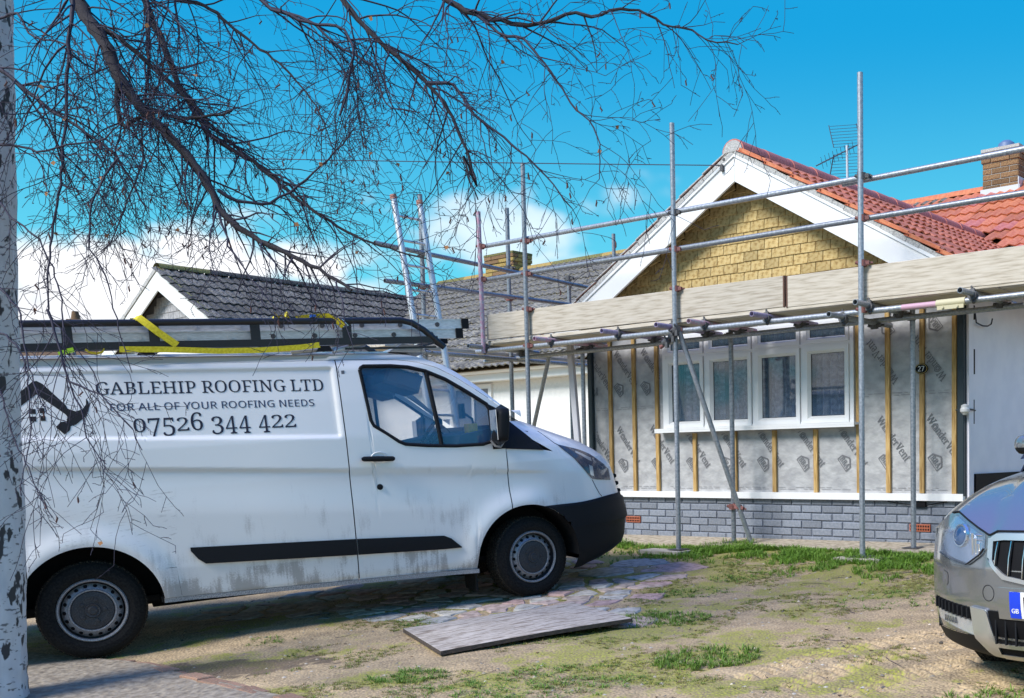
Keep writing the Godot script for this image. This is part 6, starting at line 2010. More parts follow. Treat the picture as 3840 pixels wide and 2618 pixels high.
func build_rack(V: Node) -> void:
	var R := group_of(V, "roof_rack")
	var blk := plain(lin(0.012, 0.013, 0.018), 0.4)
	for mir in [false, true]:
		var z0 := mz(-0.14, mir)
		var m := MB.new()
		var sm := [Vector3(-0.95, 2.028, z0), Vector3(0.6, 2.033, z0), Vector3(2.03, 2.036, z0), Vector3(2.10, 2.018, z0), Vector3(2.18, 1.968, z0), Vector3(2.26, 1.895, z0), Vector3(2.315, 1.845, z0)]
		m.tube(sm, 0.022, 10)
		part(R, "top_rail", m, blk)
		m = MB.new()
		m.box(Vector3(0.66, 1.894, z0), Vector3(3.22, 0.046, 0.025), Basis(Vector3.BACK, 0.004))
		m.tube([Vector3(2.24, 1.897, z0), Vector3(2.31, 1.845, z0)], 0.018, 8)
		m.box(Vector3(1.95, 1.850, z0 - 0.02), Vector3(0.62, 0.014, 0.02))
		part(R, "lower_rail", m, blk)
		for s in [-0.55, 0.033, 0.50, 1.085, 1.660]:
			m = MB.new()
			m.box(Vector3(s, 1.962, z0 - 0.002), Vector3(0.058, 0.12, 0.02))
			part(R, "upright", m, blk)
		for s in [-0.55, 0.444, 1.503]:
			m = MB.new()
			m.prism(PackedVector2Array([Vector2(s - 0.05, 1.835), Vector2(s + 0.05, 1.835), Vector2(s + 0.03, 1.868), Vector2(s - 0.03, 1.868)]), z0 - 0.03, z0 + 0.02)
			part(R, "foot", m, M.trim)
	for s in [-0.55, 0.05, 0.52, 1.10, 1.68, 2.24]:
		var m := MB.new()
		m.tube([Vector3(s, 1.885, -0.13), Vector3(s, 1.90, -VW), Vector3(s, 1.885, -2 * VW + 0.13)], 0.016, 8)
		part(R, "cross_bar", m, blk)
	# silver roller struts and wind deflector at the front
	var w := MB.new()
	w.tube([Vector3(1.56, 1.835, -0.16), Vector3(1.78, 1.885, -0.20)], 0.020, 8); w.tube([Vector3(1.30, 1.835, -0.20), Vector3(1.50, 1.85, -0.20)], 0.014, 8)
	w.prism(PackedVector2Array([Vector2(1.95, 1.83), Vector2(2.22, 1.82), Vector2(2.16, 1.87), Vector2(2.05, 1.885)]), -2 * VW + 0.3, -0.25)
	part(R, "strut", w, M.aluminium)
	# two aluminium ladders lying one on the other in the rack
	var q := 0
	for L in [[-0.92, 2.50, 2.022, -0.26, "aluminium ladder section lying uppermost in the van's roof rack"], [-0.98, 2.44, 1.950, -0.22, "aluminium ladder section lying lowest in the van's roof rack"]]:
		var T := thing("roof_ladder", L[4], "ladder", VX, "ladders in the roof rack")
		for side in 2:
			var z: float = L[3] - 0.40 * side
			var m := MB.new()
			m.box(Vector3((L[0] + L[1]) / 2, L[2], z), Vector3(L[1] - L[0], 0.066, 0.006))
			m.box(Vector3((L[0] + L[1]) / 2, L[2] + 0.0315, z - 0.0125 * (1 - 2 * side) + 0.004), Vector3(L[1] - L[0], 0.005, 0.03)); m.box(Vector3((L[0] + L[1]) / 2, L[2] - 0.0315, z - 0.0125 * (1 - 2 * side) + 0.004), Vector3(L[1] - L[0], 0.005, 0.03))
			part(T, "stile", m, M.aluminium)
			m = MB.new()
			m.box(Vector3(L[1] + 0.012, L[2], z), Vector3(0.05, 0.070, 0.034))
			part(T, "end_cap", m, M.trim)
		var s: float = L[1] - 0.19
		while s > L[0]:
			var m := MB.new()
			m.tube([Vector3(s, L[2] - 0.004, L[3] + 0.010), Vector3(s, L[2] - 0.004, L[3] - 0.41)], 0.0165, 10)
			part(T, "rung", m, M.coupler if q == 0 and s > 1.0 or q == 1 and s > 1.2 else M.aluminium)
			s -= 0.262
		q += 1
	# ratchet straps
	var St := thing("cargo_strap", "yellow webbing strap slung under the roof rack along the van roof", "strap", VX, "straps on the roof rack")
	var m2 := MB.new()
	ribbon(m2, [Vector3(0.30, 1.868, -0.10), Vector3(0.55, 1.862, -0.10), Vector3(0.85, 1.846, -0.10), Vector3(1.10, 1.846, -0.10), Vector3(1.35, 1.860, -0.10), Vector3(1.47, 1.874, -0.10)], Vector3(0, 1, 0), 0.018)
	part(St, "webbing", m2, M.strap)
	St = thing("cargo_strap", "yellow webbing strap slanting from top rail to lower rail of the roof rack", "strap", VX, "straps on the roof rack")
	m2 = MB.new()
	ribbon(m2, [Vector3(0.40, 2.062, -0.16), Vector3(0.425, 2.060, -0.112), Vector3(0.52, 1.972, -0.112), Vector3(0.62, 1.888, -0.112)], Vector3(0.8, 0.55, 0), 0.022)
	ribbon(m2, [Vector3(0.40, 2.063, -0.16), Vector3(0.40, 2.066, -0.70)], Vector3(1, 0, 0), 0.022)
	part(St, "webbing", m2, M.strap)
	St = thing("cargo_strap", "short yellow strap with blue buckle over the rack's front upright", "strap", VX, "straps on the roof rack")
	m2 = MB.new()
	ribbon(m2, [Vector3(1.36, 2.064, -0.24), Vector3(1.46, 2.070, -0.20), Vector3(1.55, 2.064, -0.14), Vector3(1.60, 2.030, -0.112), Vector3(1.635, 1.995, -0.112)], Vector3(0.5, 0.4, 0.7), 0.024)
	part(St, "webbing", m2, M.strap)
	part(St, "buckle", bx(Vector3(1.43, 2.058, -0.15), Vector3(1.465, 2.075, -0.11)), M.blue_plastic)
	m2 = MB.new()
	m2.tube([Vector3(1.625, 2.045, -0.105), Vector3(1.665, 2.0, -0.105), Vector3(1.63, 1.99, -0.105)], 0.004, 5)
	part(St, "wire_hook", m2, M.chrome)
	St = thing("strap_end", "frayed yellow strap end bunched on top of the roof rack", "strap", VX, "straps on the roof rack")
	m2 = MB.new()
	ribbon(m2, [Vector3(1.20, 2.055, -0.14), Vector3(1.215, 2.09, -0.13), Vector3(1.235, 2.055, -0.13), Vector3(1.25, 2.075, -0.12), Vector3(1.275, 2.055, -0.13), Vector3(1.285, 2.095, -0.14), Vector3(1.30, 2.055, -0.14)], Vector3(0.3, 0.2, 0.9), 0.014)
	part(St, "webbing", m2, M.strap)
	St = thing("strap_end", "lime green and yellow strap ends lying on the van roof by the birch", "strap", VX, "straps on the roof rack")
	m2 = MB.new()
	ribbon(m2, [Vector3(-0.02, 1.845, -0.11), Vector3(0.02, 1.862, -0.11), Vector3(0.06, 1.872, -0.11)], Vector3(-0.3, 1, 0), 0.014)
	part(St, "lime_end", m2, M.lime_strap)
	m2 = MB.new()
	ribbon(m2, [Vector3(0.12, 1.872, -0.10), Vector3(0.14, 1.852, -0.10), Vector3(0.18, 1.845, -0.10), Vector3(0.21, 1.855, -0.10), Vector3(0.22, 1.875, -0.10)], Vector3(0, 0.4, 1), 0.016)
	part(St, "yellow_end", m2, M.strap)

func ribbon(m: MB, pts: Array, wide: Vector3, hw: float) -> void:
	var a := PackedVector3Array(); var b := PackedVector3Array()
	for i in pts.size():
		var t: Vector3 = (pts[min(i + 1, pts.size() - 1)] - pts[max(i - 1, 0)]).normalized()
		var w := (wide - t * wide.dot(t)).normalized() * hw
		a.append(pts[i] + w); b.append(pts[i] - w)
	var n := Vector3(0, 0, 0.0012)
	var a2 := PackedVector3Array(); var b2 := PackedVector3Array()
	for i in pts.size():
		a2.append(a[i] - n); b2.append(b[i] - n)
	m.grid([a, b]); m.grid([a2, b2], true); m.grid([a, a2], true); m.grid([b, b2])

# ---------------------------------------------------------------- car: x to its left-hand picture side negative, y up, z out of its front
var CX := Transform3D(Basis(Vector3(0.74127, 0.02, 0.67123).normalized(), Vector3(-0.015, 0.9998, 0.005).normalized(), Vector3(-0.67123, 0, 0.74127)).orthonormalized(), Vector3(1.3750, -0.1670, -4.2830))
const CW := 0.80

func car_zn(h: float) -> float: return lerp_tab(h, [0.13, 0.17, 0.25, 0.40, 0.55, 0.70, 0.78, 0.9], [-0.16, -0.10, -0.035, 0.0, 0.0, -0.03, -0.07, -0.12])
func car_z(x: float, h: float) -> float: return car_zn(h) - 0.36 * pow(minf(absf(x), 0.86) / 0.86, 3.0)
func car_edge(x: float) -> float: return lerp_tab(absf(x), [0.0, 0.34, 0.38, 0.60, 0.66, 0.80], [0.712, 0.708, 0.690, 0.782, 0.775, 0.70])

# patch on the front: polygon columns between two curves over x, lifted by off
func nose_patch(m: MB, xs: Array, lo: Callable, hi: Callable, off: float, rows := 6, rim := true) -> void:
	var R := []
	for j in rows + 1:
		var r := PackedVector3Array()
		for x in xs:
			var h: float = lerpf(lo.call(x), hi.call(x), j / float(rows))
			r.append(Vector3(x, h, car_z(x, h) + off))
		R.append(r)
	m.grid(R)
	if rim:
		for e in [[lo, false], [hi, true]]:
			var a := PackedVector3Array(); var b := PackedVector3Array()
			for x in xs:
				var h: float = e[0].call(x)
				a.append(Vector3(x, h, car_z(x, h) + off)); b.append(Vector3(x, h, car_z(x, h) - 0.012))
			m.grid([a, b], e[1])
		for k in [0, xs.size() - 1]:
			var x: float = xs[k]
			var q: float = lo.call(x); var t: float = hi.call(x)
			m.quad(Vector3(x, q, car_z(x, q) + off), Vector3(x, t, car_z(x, t) + off), Vector3(x, t, car_z(x, t) - 0.012), Vector3(x, q, car_z(x, q) - 0.012))

func fx(f: Callable, sgn: float) -> Callable: return func(x): return f.call(x * sgn)

func build_car() -> void:
	var K := thing("parked_car", "silver-grey car with a blue-banded number plate parked facing the drive", "car", CX)
	var xs := span(-CW, CW, 0.025)
	var m := MB.new()
	# painted front, from the black valance up to the bonnet edge
	nose_patch(m, xs, func(x): return 0.245, car_edge, 0.0, 40, false)
	part(K, "front_bumper", m, M.car_paint)
	m = MB.new()
	nose_patch(m, xs, func(x): return 0.13 + 0.05 * pow(absf(x) / 0.8, 2.0), func(x): return 0.245, 0.004, 10, false)
	part(K, "valance", m, M.trim)
	# bonnet
	m = MB.new()
	var R := []
	for j in 25:
		var t := j / 24.0
		var r := PackedVector3Array()
		for x in xs:
			var he := car_edge(x); var z0 := car_z(x, he)
			var hn := 1.0 - 0.13 * pow(absf(x) / 0.8, 3.0)
			var rib := 0.012 * exp(-pow((absf(x) - 0.36 - 0.12 * t) / 0.03, 2.0)) * smoothstep(0.0, 0.15, t)
			r.append(Vector3(x, he + (hn - he) * (1.0 - pow(1.0 - t, 2.3)) + rib + 0.004, lerpf(z0, -1.06, t)))
		R.append(r)
	m.grid(R)
	part(K, "bonnet", m, M.car_paint)
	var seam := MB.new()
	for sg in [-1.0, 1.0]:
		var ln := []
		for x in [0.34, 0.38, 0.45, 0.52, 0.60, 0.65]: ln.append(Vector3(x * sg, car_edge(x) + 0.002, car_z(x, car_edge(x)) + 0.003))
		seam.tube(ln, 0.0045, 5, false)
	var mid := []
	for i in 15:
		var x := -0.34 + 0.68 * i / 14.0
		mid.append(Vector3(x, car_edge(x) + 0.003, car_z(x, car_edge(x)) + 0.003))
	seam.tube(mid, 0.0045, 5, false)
	part(K, "bonnet_gap_shade", seam, M.trim)  # dark tubes paint the shade of the gap round the bonnet lip
	# grille: chrome surround, black bed, upright bars
	var gtop := func(x): return lerp_tab(absf(x), [0.0, 0.30, 0.345, 0.378], [0.706, 0.703, 0.700, 0.672])
	var gbot := func(x): return lerp_tab(absf(x), [0.0, 0.18, 0.30, 0.365, 0.378], [0.488, 0.494, 0.512, 0.572, 0.60])
	var itop := func(x): return lerp_tab(absf(x), [0.0, 0.30, 0.352], [0.676, 0.675, 0.668])
	var ibot := func(x): return lerp_tab(absf(x), [0.0, 0.18, 0.285, 0.340, 0.352], [0.505, 0.512, 0.528, 0.570, 0.600])
	m = MB.new()
	nose_patch(m, span(-0.378, 0.378, 0.02), itop, gtop, 0.014, 2); nose_patch(m, span(-0.378, 0.378, 0.02), gbot, ibot, 0.014, 2)
	for sg in [-1.0, 1.0]:
		nose_patch(m, [sg * 0.352, sg * 0.365, sg * 0.378] if sg > 0 else [-0.378, -0.365, -0.352], func(x): return lerpf(0.60, 0.585, clampf((0.378 - absf(x)) / 0.026, 0, 1)), func(x): return 0.680, 0.0142, 2)
	var gr := part(K, "grille", m, M.silver)
	m = MB.new()
	nose_patch(m, span(-0.356, 0.356, 0.02), ibot, itop, 0.002, 3, false)
	part(gr, "bed", m, M.black)
	for i in 11:
		var x := -0.335 + 0.067 * i
		m = MB.new()
		var a: float = ibot.call(x) + 0.004; var b: float = itop.call(x) - 0.004
		m.tube([Vector3(x, a, car_z(x, a) + 0.006), Vector3(x + 0.004, (a + b) / 2, car_z(x, (a + b) / 2) + 0.012), Vector3(x + 0.008, b, car_z(x, b) + 0.006)], 0.0075, 7)
		part(gr, "bar", m, M.trim)
		m = MB.new()
		m.tube([Vector3(x - 0.001, a, car_z(x, a) + 0.014), Vector3(x + 0.003, (a + b) / 2, car_z(x, (a + b) / 2) + 0.020), Vector3(x + 0.007, b, car_z(x, b) + 0.014)], 0.0028, 6)
		part(gr, "chrome_strip", m, M.chrome)
	# badge boss on the bonnet lip
	m = MB.new()
	m.lathe([Vector2(0.0005, 0.012), Vector2(0.035, 0.010), Vector2(0.042, 0.0)], 20, Transform3D(Basis(Vector3.RIGHT, -0.5), Vector3(0, 0.735, -0.03)))
	part(K, "badge", m, M.chrome)
	for sg in [-1.0, 1.0]:
		var top := fx(func(x): return lerp_tab(x, [-0.71, -0.66, -0.60, -0.50, -0.40], [0.62, 0.69, 0.772, 0.728, 0.690]), -sg)
		var bot := fx(func(x): return lerp_tab(x, [-0.71, -0.60, -0.495, -0.41, -0.40], [0.598, 0.578, 0.563, 0.617, 0.640]), -sg)
		if sg < 0:
			top = func(x): return lerp_tab(x, [-0.71, -0.66, -0.60, -0.50, -0.40], [0.62, 0.69, 0.772, 0.728, 0.690])
			bot = func(x): return lerp_tab(x, [-0.71, -0.60, -0.495, -0.41, -0.40], [0.598, 0.578, 0.563, 0.617, 0.640])
		else:
			top = func(x): return lerp_tab(-x, [-0.71, -0.66, -0.60, -0.50, -0.40], [0.62, 0.69, 0.772, 0.728, 0.690])
			bot = func(x): return lerp_tab(-x, [-0.71, -0.60, -0.495, -0.41, -0.40], [0.598, 0.578, 0.563, 0.617, 0.640])
		var hx := span(-0.708, -0.402, 0.02) if sg < 0 else span(0.402, 0.708, 0.02)
		m = MB.new()
		nose_patch(m, hx, bot, top, 0.002, 6, false)
		var lamp := part(K, "headlamp", m, plain(lin(0.42, 0.47, 0.58), 0.16, 0.85))
		# projector bowl and lens ball
		var c := Vector3(sg * 0.548, 0.683, car_z(0.548, 0.683) + 0.006)
		var face := Basis(Vector3.UP, sg * 0.45).rotated(Vector3.RIGHT, -0.15)
		m = MB.new()
		m.lathe([Vector2(0.040, -0.004), Vector2(0.044, 0.008), Vector2(0.050, 0.008), Vector2(0.054, -0.004)], 26, Transform3D(face, c))
		part(lamp, "bezel", m, M.chrome)
		m = MB.new()
		var dome := []
		for i in 7: dome.append(Vector2(0.0005 + 0.040 * sin(PI / 2 * i / 6.0), 0.016 * cos(PI / 2 * i / 6.0)))
		m.lathe(dome, 22, Transform3D(face, c))
		part(lamp, "projector", m, plain(lin(0.02, 0.06, 0.16), 0.04))
		m = MB.new()
		for i in 3:
			var x: float = sg * (0.468 - 0.018 * i)
			m.bbox(Vector3(x, 0.650 - 0.012 * i, car_z(x, 0.65) + 0.006), Vector3(0.012, 0.10 - 0.02 * i, 0.01), 0.002, Basis(Vector3.UP, sg * 0.2))
		for i in 4: m.bbox(Vector3(sg * 0.435, 0.690 - 0.020 * i, car_z(0.435, 0.68) + 0.005), Vector3(0.04, 0.007, 0.008), 0.002, Basis(Vector3.UP, sg * 0.2))
		part(lamp, "reflector", m, M.chrome)
		m = MB.new()
		nose_patch(m, hx, bot, top, 0.024, 6, true)
		part(lamp, "lens", m, M.lamp_glass)
		var le := []
		for x in hx: le.append(Vector3(x, bot.call(x), car_z(x, bot.call(x)) + 0.012))
		var lm := MB.new()
		lm.tube(le, 0.004, 5, false)
		part(lamp, "gasket", lm, M.trim)
		# fog lamp recess: slats above, lamp below
		var sx := span(-0.775, -0.485, 0.02) if sg < 0 else span(0.485, 0.775, 0.02)
		var stop := func(x): return lerp_tab(absf(x), [0.485, 0.775], [0.374, 0.392])
		var sbot := func(x): return lerp_tab(absf(x), [0.485, 0.775], [0.320, 0.338])
		m = MB.new()
		nose_patch(m, sx, sbot, stop, 0.002, 3, false)
		var sl := part(K, "side_grille", m, M.black)
		for i in 9:
			var x: float = sg * (0.50 + 0.032 * i)
			m = MB.new()
			var b2: float = sbot.call(x) + 0.004; var t2: float = stop.call(x) - 0.004
			m.box(Vector3(x, (b2 + t2) / 2, car_z(x, 0.36) + 0.004), Vector3(0.010, t2 - b2, 0.022), Basis(Vector3.UP, sg * 0.5))
			part(sl, "slat", m, M.trim)
		var ftop := func(x): return lerp_tab(absf(x), [0.485, 0.765], [0.314, 0.334])
		var fbot := func(x): return lerp_tab(absf(x), [0.485, 0.765], [0.250, 0.292])
		m = MB.new()
		nose_patch(m, sx.slice(1), fbot, ftop, 0.003, 3, false)
		var fog := part(K, "fog_lamp", m, plain(lin(0.62, 0.63, 0.65), 0.2, 0.5))
		m = MB.new()
		for i in 5: m.box(Vector3(sg * (0.60 + 0.022 * i), 0.300, car_z(0.60 + 0.022 * i, 0.30) + 0.006), Vector3(0.010, 0.026, 0.006))
		part(fog, "reflector", m, M.wheel_dark)
		m = MB.new()
		nose_patch(m, sx.slice(1), fbot, ftop, 0.012, 3, true)
		part(fog, "lens", m, M.lamp_glass)
	# silver skid trim: legs either side joined by a bar below the lower grille
	m = MB.new()
	for sg in [-1.0, 1.0]:
		var ax := span(-0.48, -0.365, 0.012) if sg < 0 else span(0.365, 0.48, 0.012)
		nose_patch(m, ax, func(x): return lerp_tab(absf(x), [0.365, 0.42, 0.48], [0.150, 0.152, 0.235]), func(x): return lerp_tab(absf(x), [0.365, 0.39, 0.48], [0.235, 0.372, 0.380]), 0.016, 8)
	nose_patch(m, span(-0.365, 0.365, 0.03), func(x): return 0.206, func(x): return 0.226, 0.016, 2)
	nose_patch(m, span(-0.365, 0.365, 0.03), func(x): return 0.146, func(x): return 0.170, 0.016, 2)
	part(K, "skid_trim", m, M.silver)
	m = MB.new()
	nose_patch(m, span(-0.37, 0.37, 0.03), func(x): return 0.168, func(x): return 0.208, 0.006, 2, false)
	nose_patch(m, span(-0.385, 0.385, 0.03), func(x): return 0.224, func(x): return 0.372, 0.005, 3, false)
	var lg := part(K, "lower_grille", m, M.black)
	for i in 15:
		var x := -0.35 + 0.05 * i
		m = MB.new()
		m.box(Vector3(x, 0.29, car_z(x, 0.29) + 0.008), Vector3(0.007, 0.12, 0.014))
		part(lg, "slat", m, M.trim)
	# number plate on its painted plinth
	m = MB.new()
	nose_patch(m, span(-0.325, 0.325, 0.03), func(x): return 0.342, func(x): return 0.476, 0.010, 4)
	part(K, "plate_plinth", m, M.car_paint)
	m = MB.new()
	nose_patch(m, span(-0.262, 0.262, 0.03), func(x): return 0.352, func(x): return 0.463, 0.016, 3)
	var np := part(K, "number_plate", m, M.plate)
	m = MB.new()
	nose_patch(m, span(-0.262, -0.210, 0.02), func(x): return 0.352, func(x): return 0.463, 0.0175, 3)
	part(np, "blue_band", m, M.gb_blue)
	m = MB.new()
	add_text(m, "GB", false, func(x, y, fr): return Vector3(-0.252 + 0.032 * x, 0.374 + 0.019 * y, car_z(-0.252 + 0.032 * x, 0.374 + 0.019 * y) + (0.0200 if fr else 0.017)))
	part(np, "lettering", m, M.plate)
	m = MB.new()
	add_text(m, "D", false, func(x, y, fr): return Vector3(-0.196 + 0.044 * x, 0.370 + 0.074 * y, car_z(-0.196 + 0.044 * x, 0.370 + 0.074 * y) + (0.0190 if fr else 0.015)))
	part(np, "lettering", m, M.black)
	# towing eye cover, jet flap
	m = MB.new()
	var ring := []
	for i in 21:
		var p := Vector2(-0.378 + 0.030 * cos(TAU * i / 20), 0.447 + 0.034 * sin(TAU * i / 20))
		ring.append(Vector3(p.x, p.y, car_z(p.x, p.y) + 0.0005))
	m.tube(ring, 0.0018, 4, false)
	var jet := []
	for p in [Vector2(-0.675, 0.520), Vector2(-0.645, 0.512), Vector2(-0.640, 0.50), Vector2(-0.643, 0.462), Vector2(-0.652, 0.456)]: jet.append(Vector3(p.x, p.y, car_z(p.x, p.y) + 0.0005))
	m.tube(jet, 0.0018, 4, false)
	part(K, "cover_gap_shade", m, M.trim)  # dark outlines stand in for shade in the joints of the covers
	# body behind: flanks with wheel arches, cabin, glass, roof
	for sg in [-1.0, 1.0]:
		m = MB.new()
		R = []
		var zs := span(-3.95, -0.29, 0.05)
		for j in 11:
			var r := PackedVector3Array()
			for z in zs:
				var lo := 0.24
				for c in [-0.72, -3.15]:
					var d: float = absf(z - c)
					if d < 0.37: lo = maxf(lo, 0.30 + sqrt(0.37 * 0.37 - d * d))
				var hi := lerp_tab(z, [-3.95, -1.06, -0.29], [0.95, 0.87, 0.70])
				var h := lerpf(lo, hi, j / 10.0)
				r.append(Vector3(sg * (CW - 0.02 + 0.02 * sin(PI * clampf(j / 10.0, 0, 1)) * smoothstep(-0.5, -1.3, z)), h, z))
			R.append(r)
		m.grid(R, sg < 0)
		part(K, "flank", m, M.car_paint)
		m = MB.new()
		m.prism(PackedVector2Array([Vector2(1.10, 0.89), Vector2(1.62, 1.44), Vector2(3.70, 1.44), Vector2(3.92, 0.95)]), 0.0, 0.01, Transform3D(Basis(Vector3(0, 0, -1), Vector3(-sg * 0.14, 1, 0), Vector3(sg, 0, 0)), Vector3(sg * 0.905, 0, 0)))
		part(K, "side_window", m, plain(lin(0.02, 0.024, 0.03), 0.05))
		# mirror
		var mm := MB.new(); R = []
		for j in 9:
			var t := -1.0 + 2.0 * j / 8.0
			var k := pow(maxf(1.0 - t * t, 0.0), 0.4)
			var r := PackedVector3Array()
			for i in 15: r.append(Vector3(sg * 0.91 + 0.095 * k * cos(TAU * i / 14.0), 1.075 + 0.065 * t, -1.52 + 0.06 * k * sin(TAU * i / 14.0)))
			R.append(r)
		mm.grid(R.slice(3), true)
		var mi := part(K, "mirror", mm, M.car_paint)
		mm = MB.new(); mm.grid(R.slice(0, 4), true); mm.tube([Vector3(sg * 0.78, 1.0, -1.50), Vector3(sg * 0.87, 1.03, -1.52)], 0.03, 6)
		part(mi, "mirror_base", mm, M.trim)
	m = MB.new()
	R = []
	for q in [[-1.06, 1.0, 0.74], [-1.35, 1.25, 0.70], [-1.62, 1.46, 0.66]]:
		var r := PackedVector3Array()
		for i in 13:
			var t := -1.0 + i / 6.0
			r.append(Vector3(t * q[2], q[1], q[0] + 0.10 * (1.0 - t * t)))
		R.append(r)
	m.grid(R)
	part(K, "windscreen", m, plain(lin(0.025, 0.03, 0.036), 0.04))
	m = MB.new()
	R = []
	for q in [[-1.58, 1.46], [-2.0, 1.53], [-3.2, 1.53], [-3.85, 1.45], [-4.0, 0.95], [-4.02, 0.3]]:
		var r := PackedVector3Array()
		for i in 13:
			var t := -1.0 + i / 6.0
			r.append(Vector3(t * (0.68 if q[1] > 1.0 else 0.79), q[1] - 0.04 * pow(absf(t), 3.0), q[0]))
		R.append(r)
	m.grid(R, true)
	part(K, "roof", m, M.car_paint)
	part(K, "underbody", bx(Vector3(-0.66, 0.17, -3.9), Vector3(0.66, 0.30, -0.45)), plain(lin(0.06, 0.06, 0.065), 0.8))
	for q in [[-0.765, -0.72, true], [0.765, -0.72, false], [-0.765, -3.15, true], [0.765, -3.15, false]]:
		var W := group_of(K, "wheel", Transform3D(Basis(Vector3.UP, (-PI / 2 if q[2] else PI / 2) + (0.10 if q[1] > -1.0 else 0.0)), Vector3(q[0], 0.312, q[1])))
		make_wheel(W, 0.315, 0.205, 0.215)

# ---------------------------------------------------------------- birch
func grow(m: MB, cat: Array, p: Vector3, d: Vector3, L: float, r: float, level: int, droop: float) -> void:
	var n := maxi(3, int(L / 0.055))
	var pts := [p]; var rad := [r]
	var q := p; var dir := d
	for i in n:
		dir = (dir + Vector3(rng.randfn(0, 0.13), rng.randfn(0, 0.13) - droop * (0.35 + 0.65 * i / n), rng.randfn(0, 0.13))).normalized()
		q += dir * L / n
		pts.append(q); rad.append(maxf(r * (1.0 - 0.7 * (i + 1) / n), 0.0014))
		if level > 0 and i > 0 and rng.randf() < (0.62 if level > 1 else 0.66):
			var side := (dir.cross(Vector3(rng.randfn(0, 1), rng.randfn(0, 1), rng.randfn(0, 1))).normalized() + dir * rng.randf_range(0.5, 1.3)).normalized()
			grow(m, cat, q, side, L * rng.randf_range(0.28, 0.55) * (1.0 if level > 1 else 0.75), maxf(rad[-1] * 0.66, 0.0015), level - 1, droop * 1.05)
	m.tube(pts, rad, 4 if r > 0.003 else 3, false)
	if level == 0:
		# buds as tiny swellings, a catkin now and then
		if rng.randf() < 0.10: cat.append(q)
		for i in [1, 2]:
			if i < pts.size(): m.tube([pts[i], pts[i] + Vector3(rng.randfn(0, 0.006), -0.004, rng.randfn(0, 0.006))], [0.0018, 0.0006], 3, false)

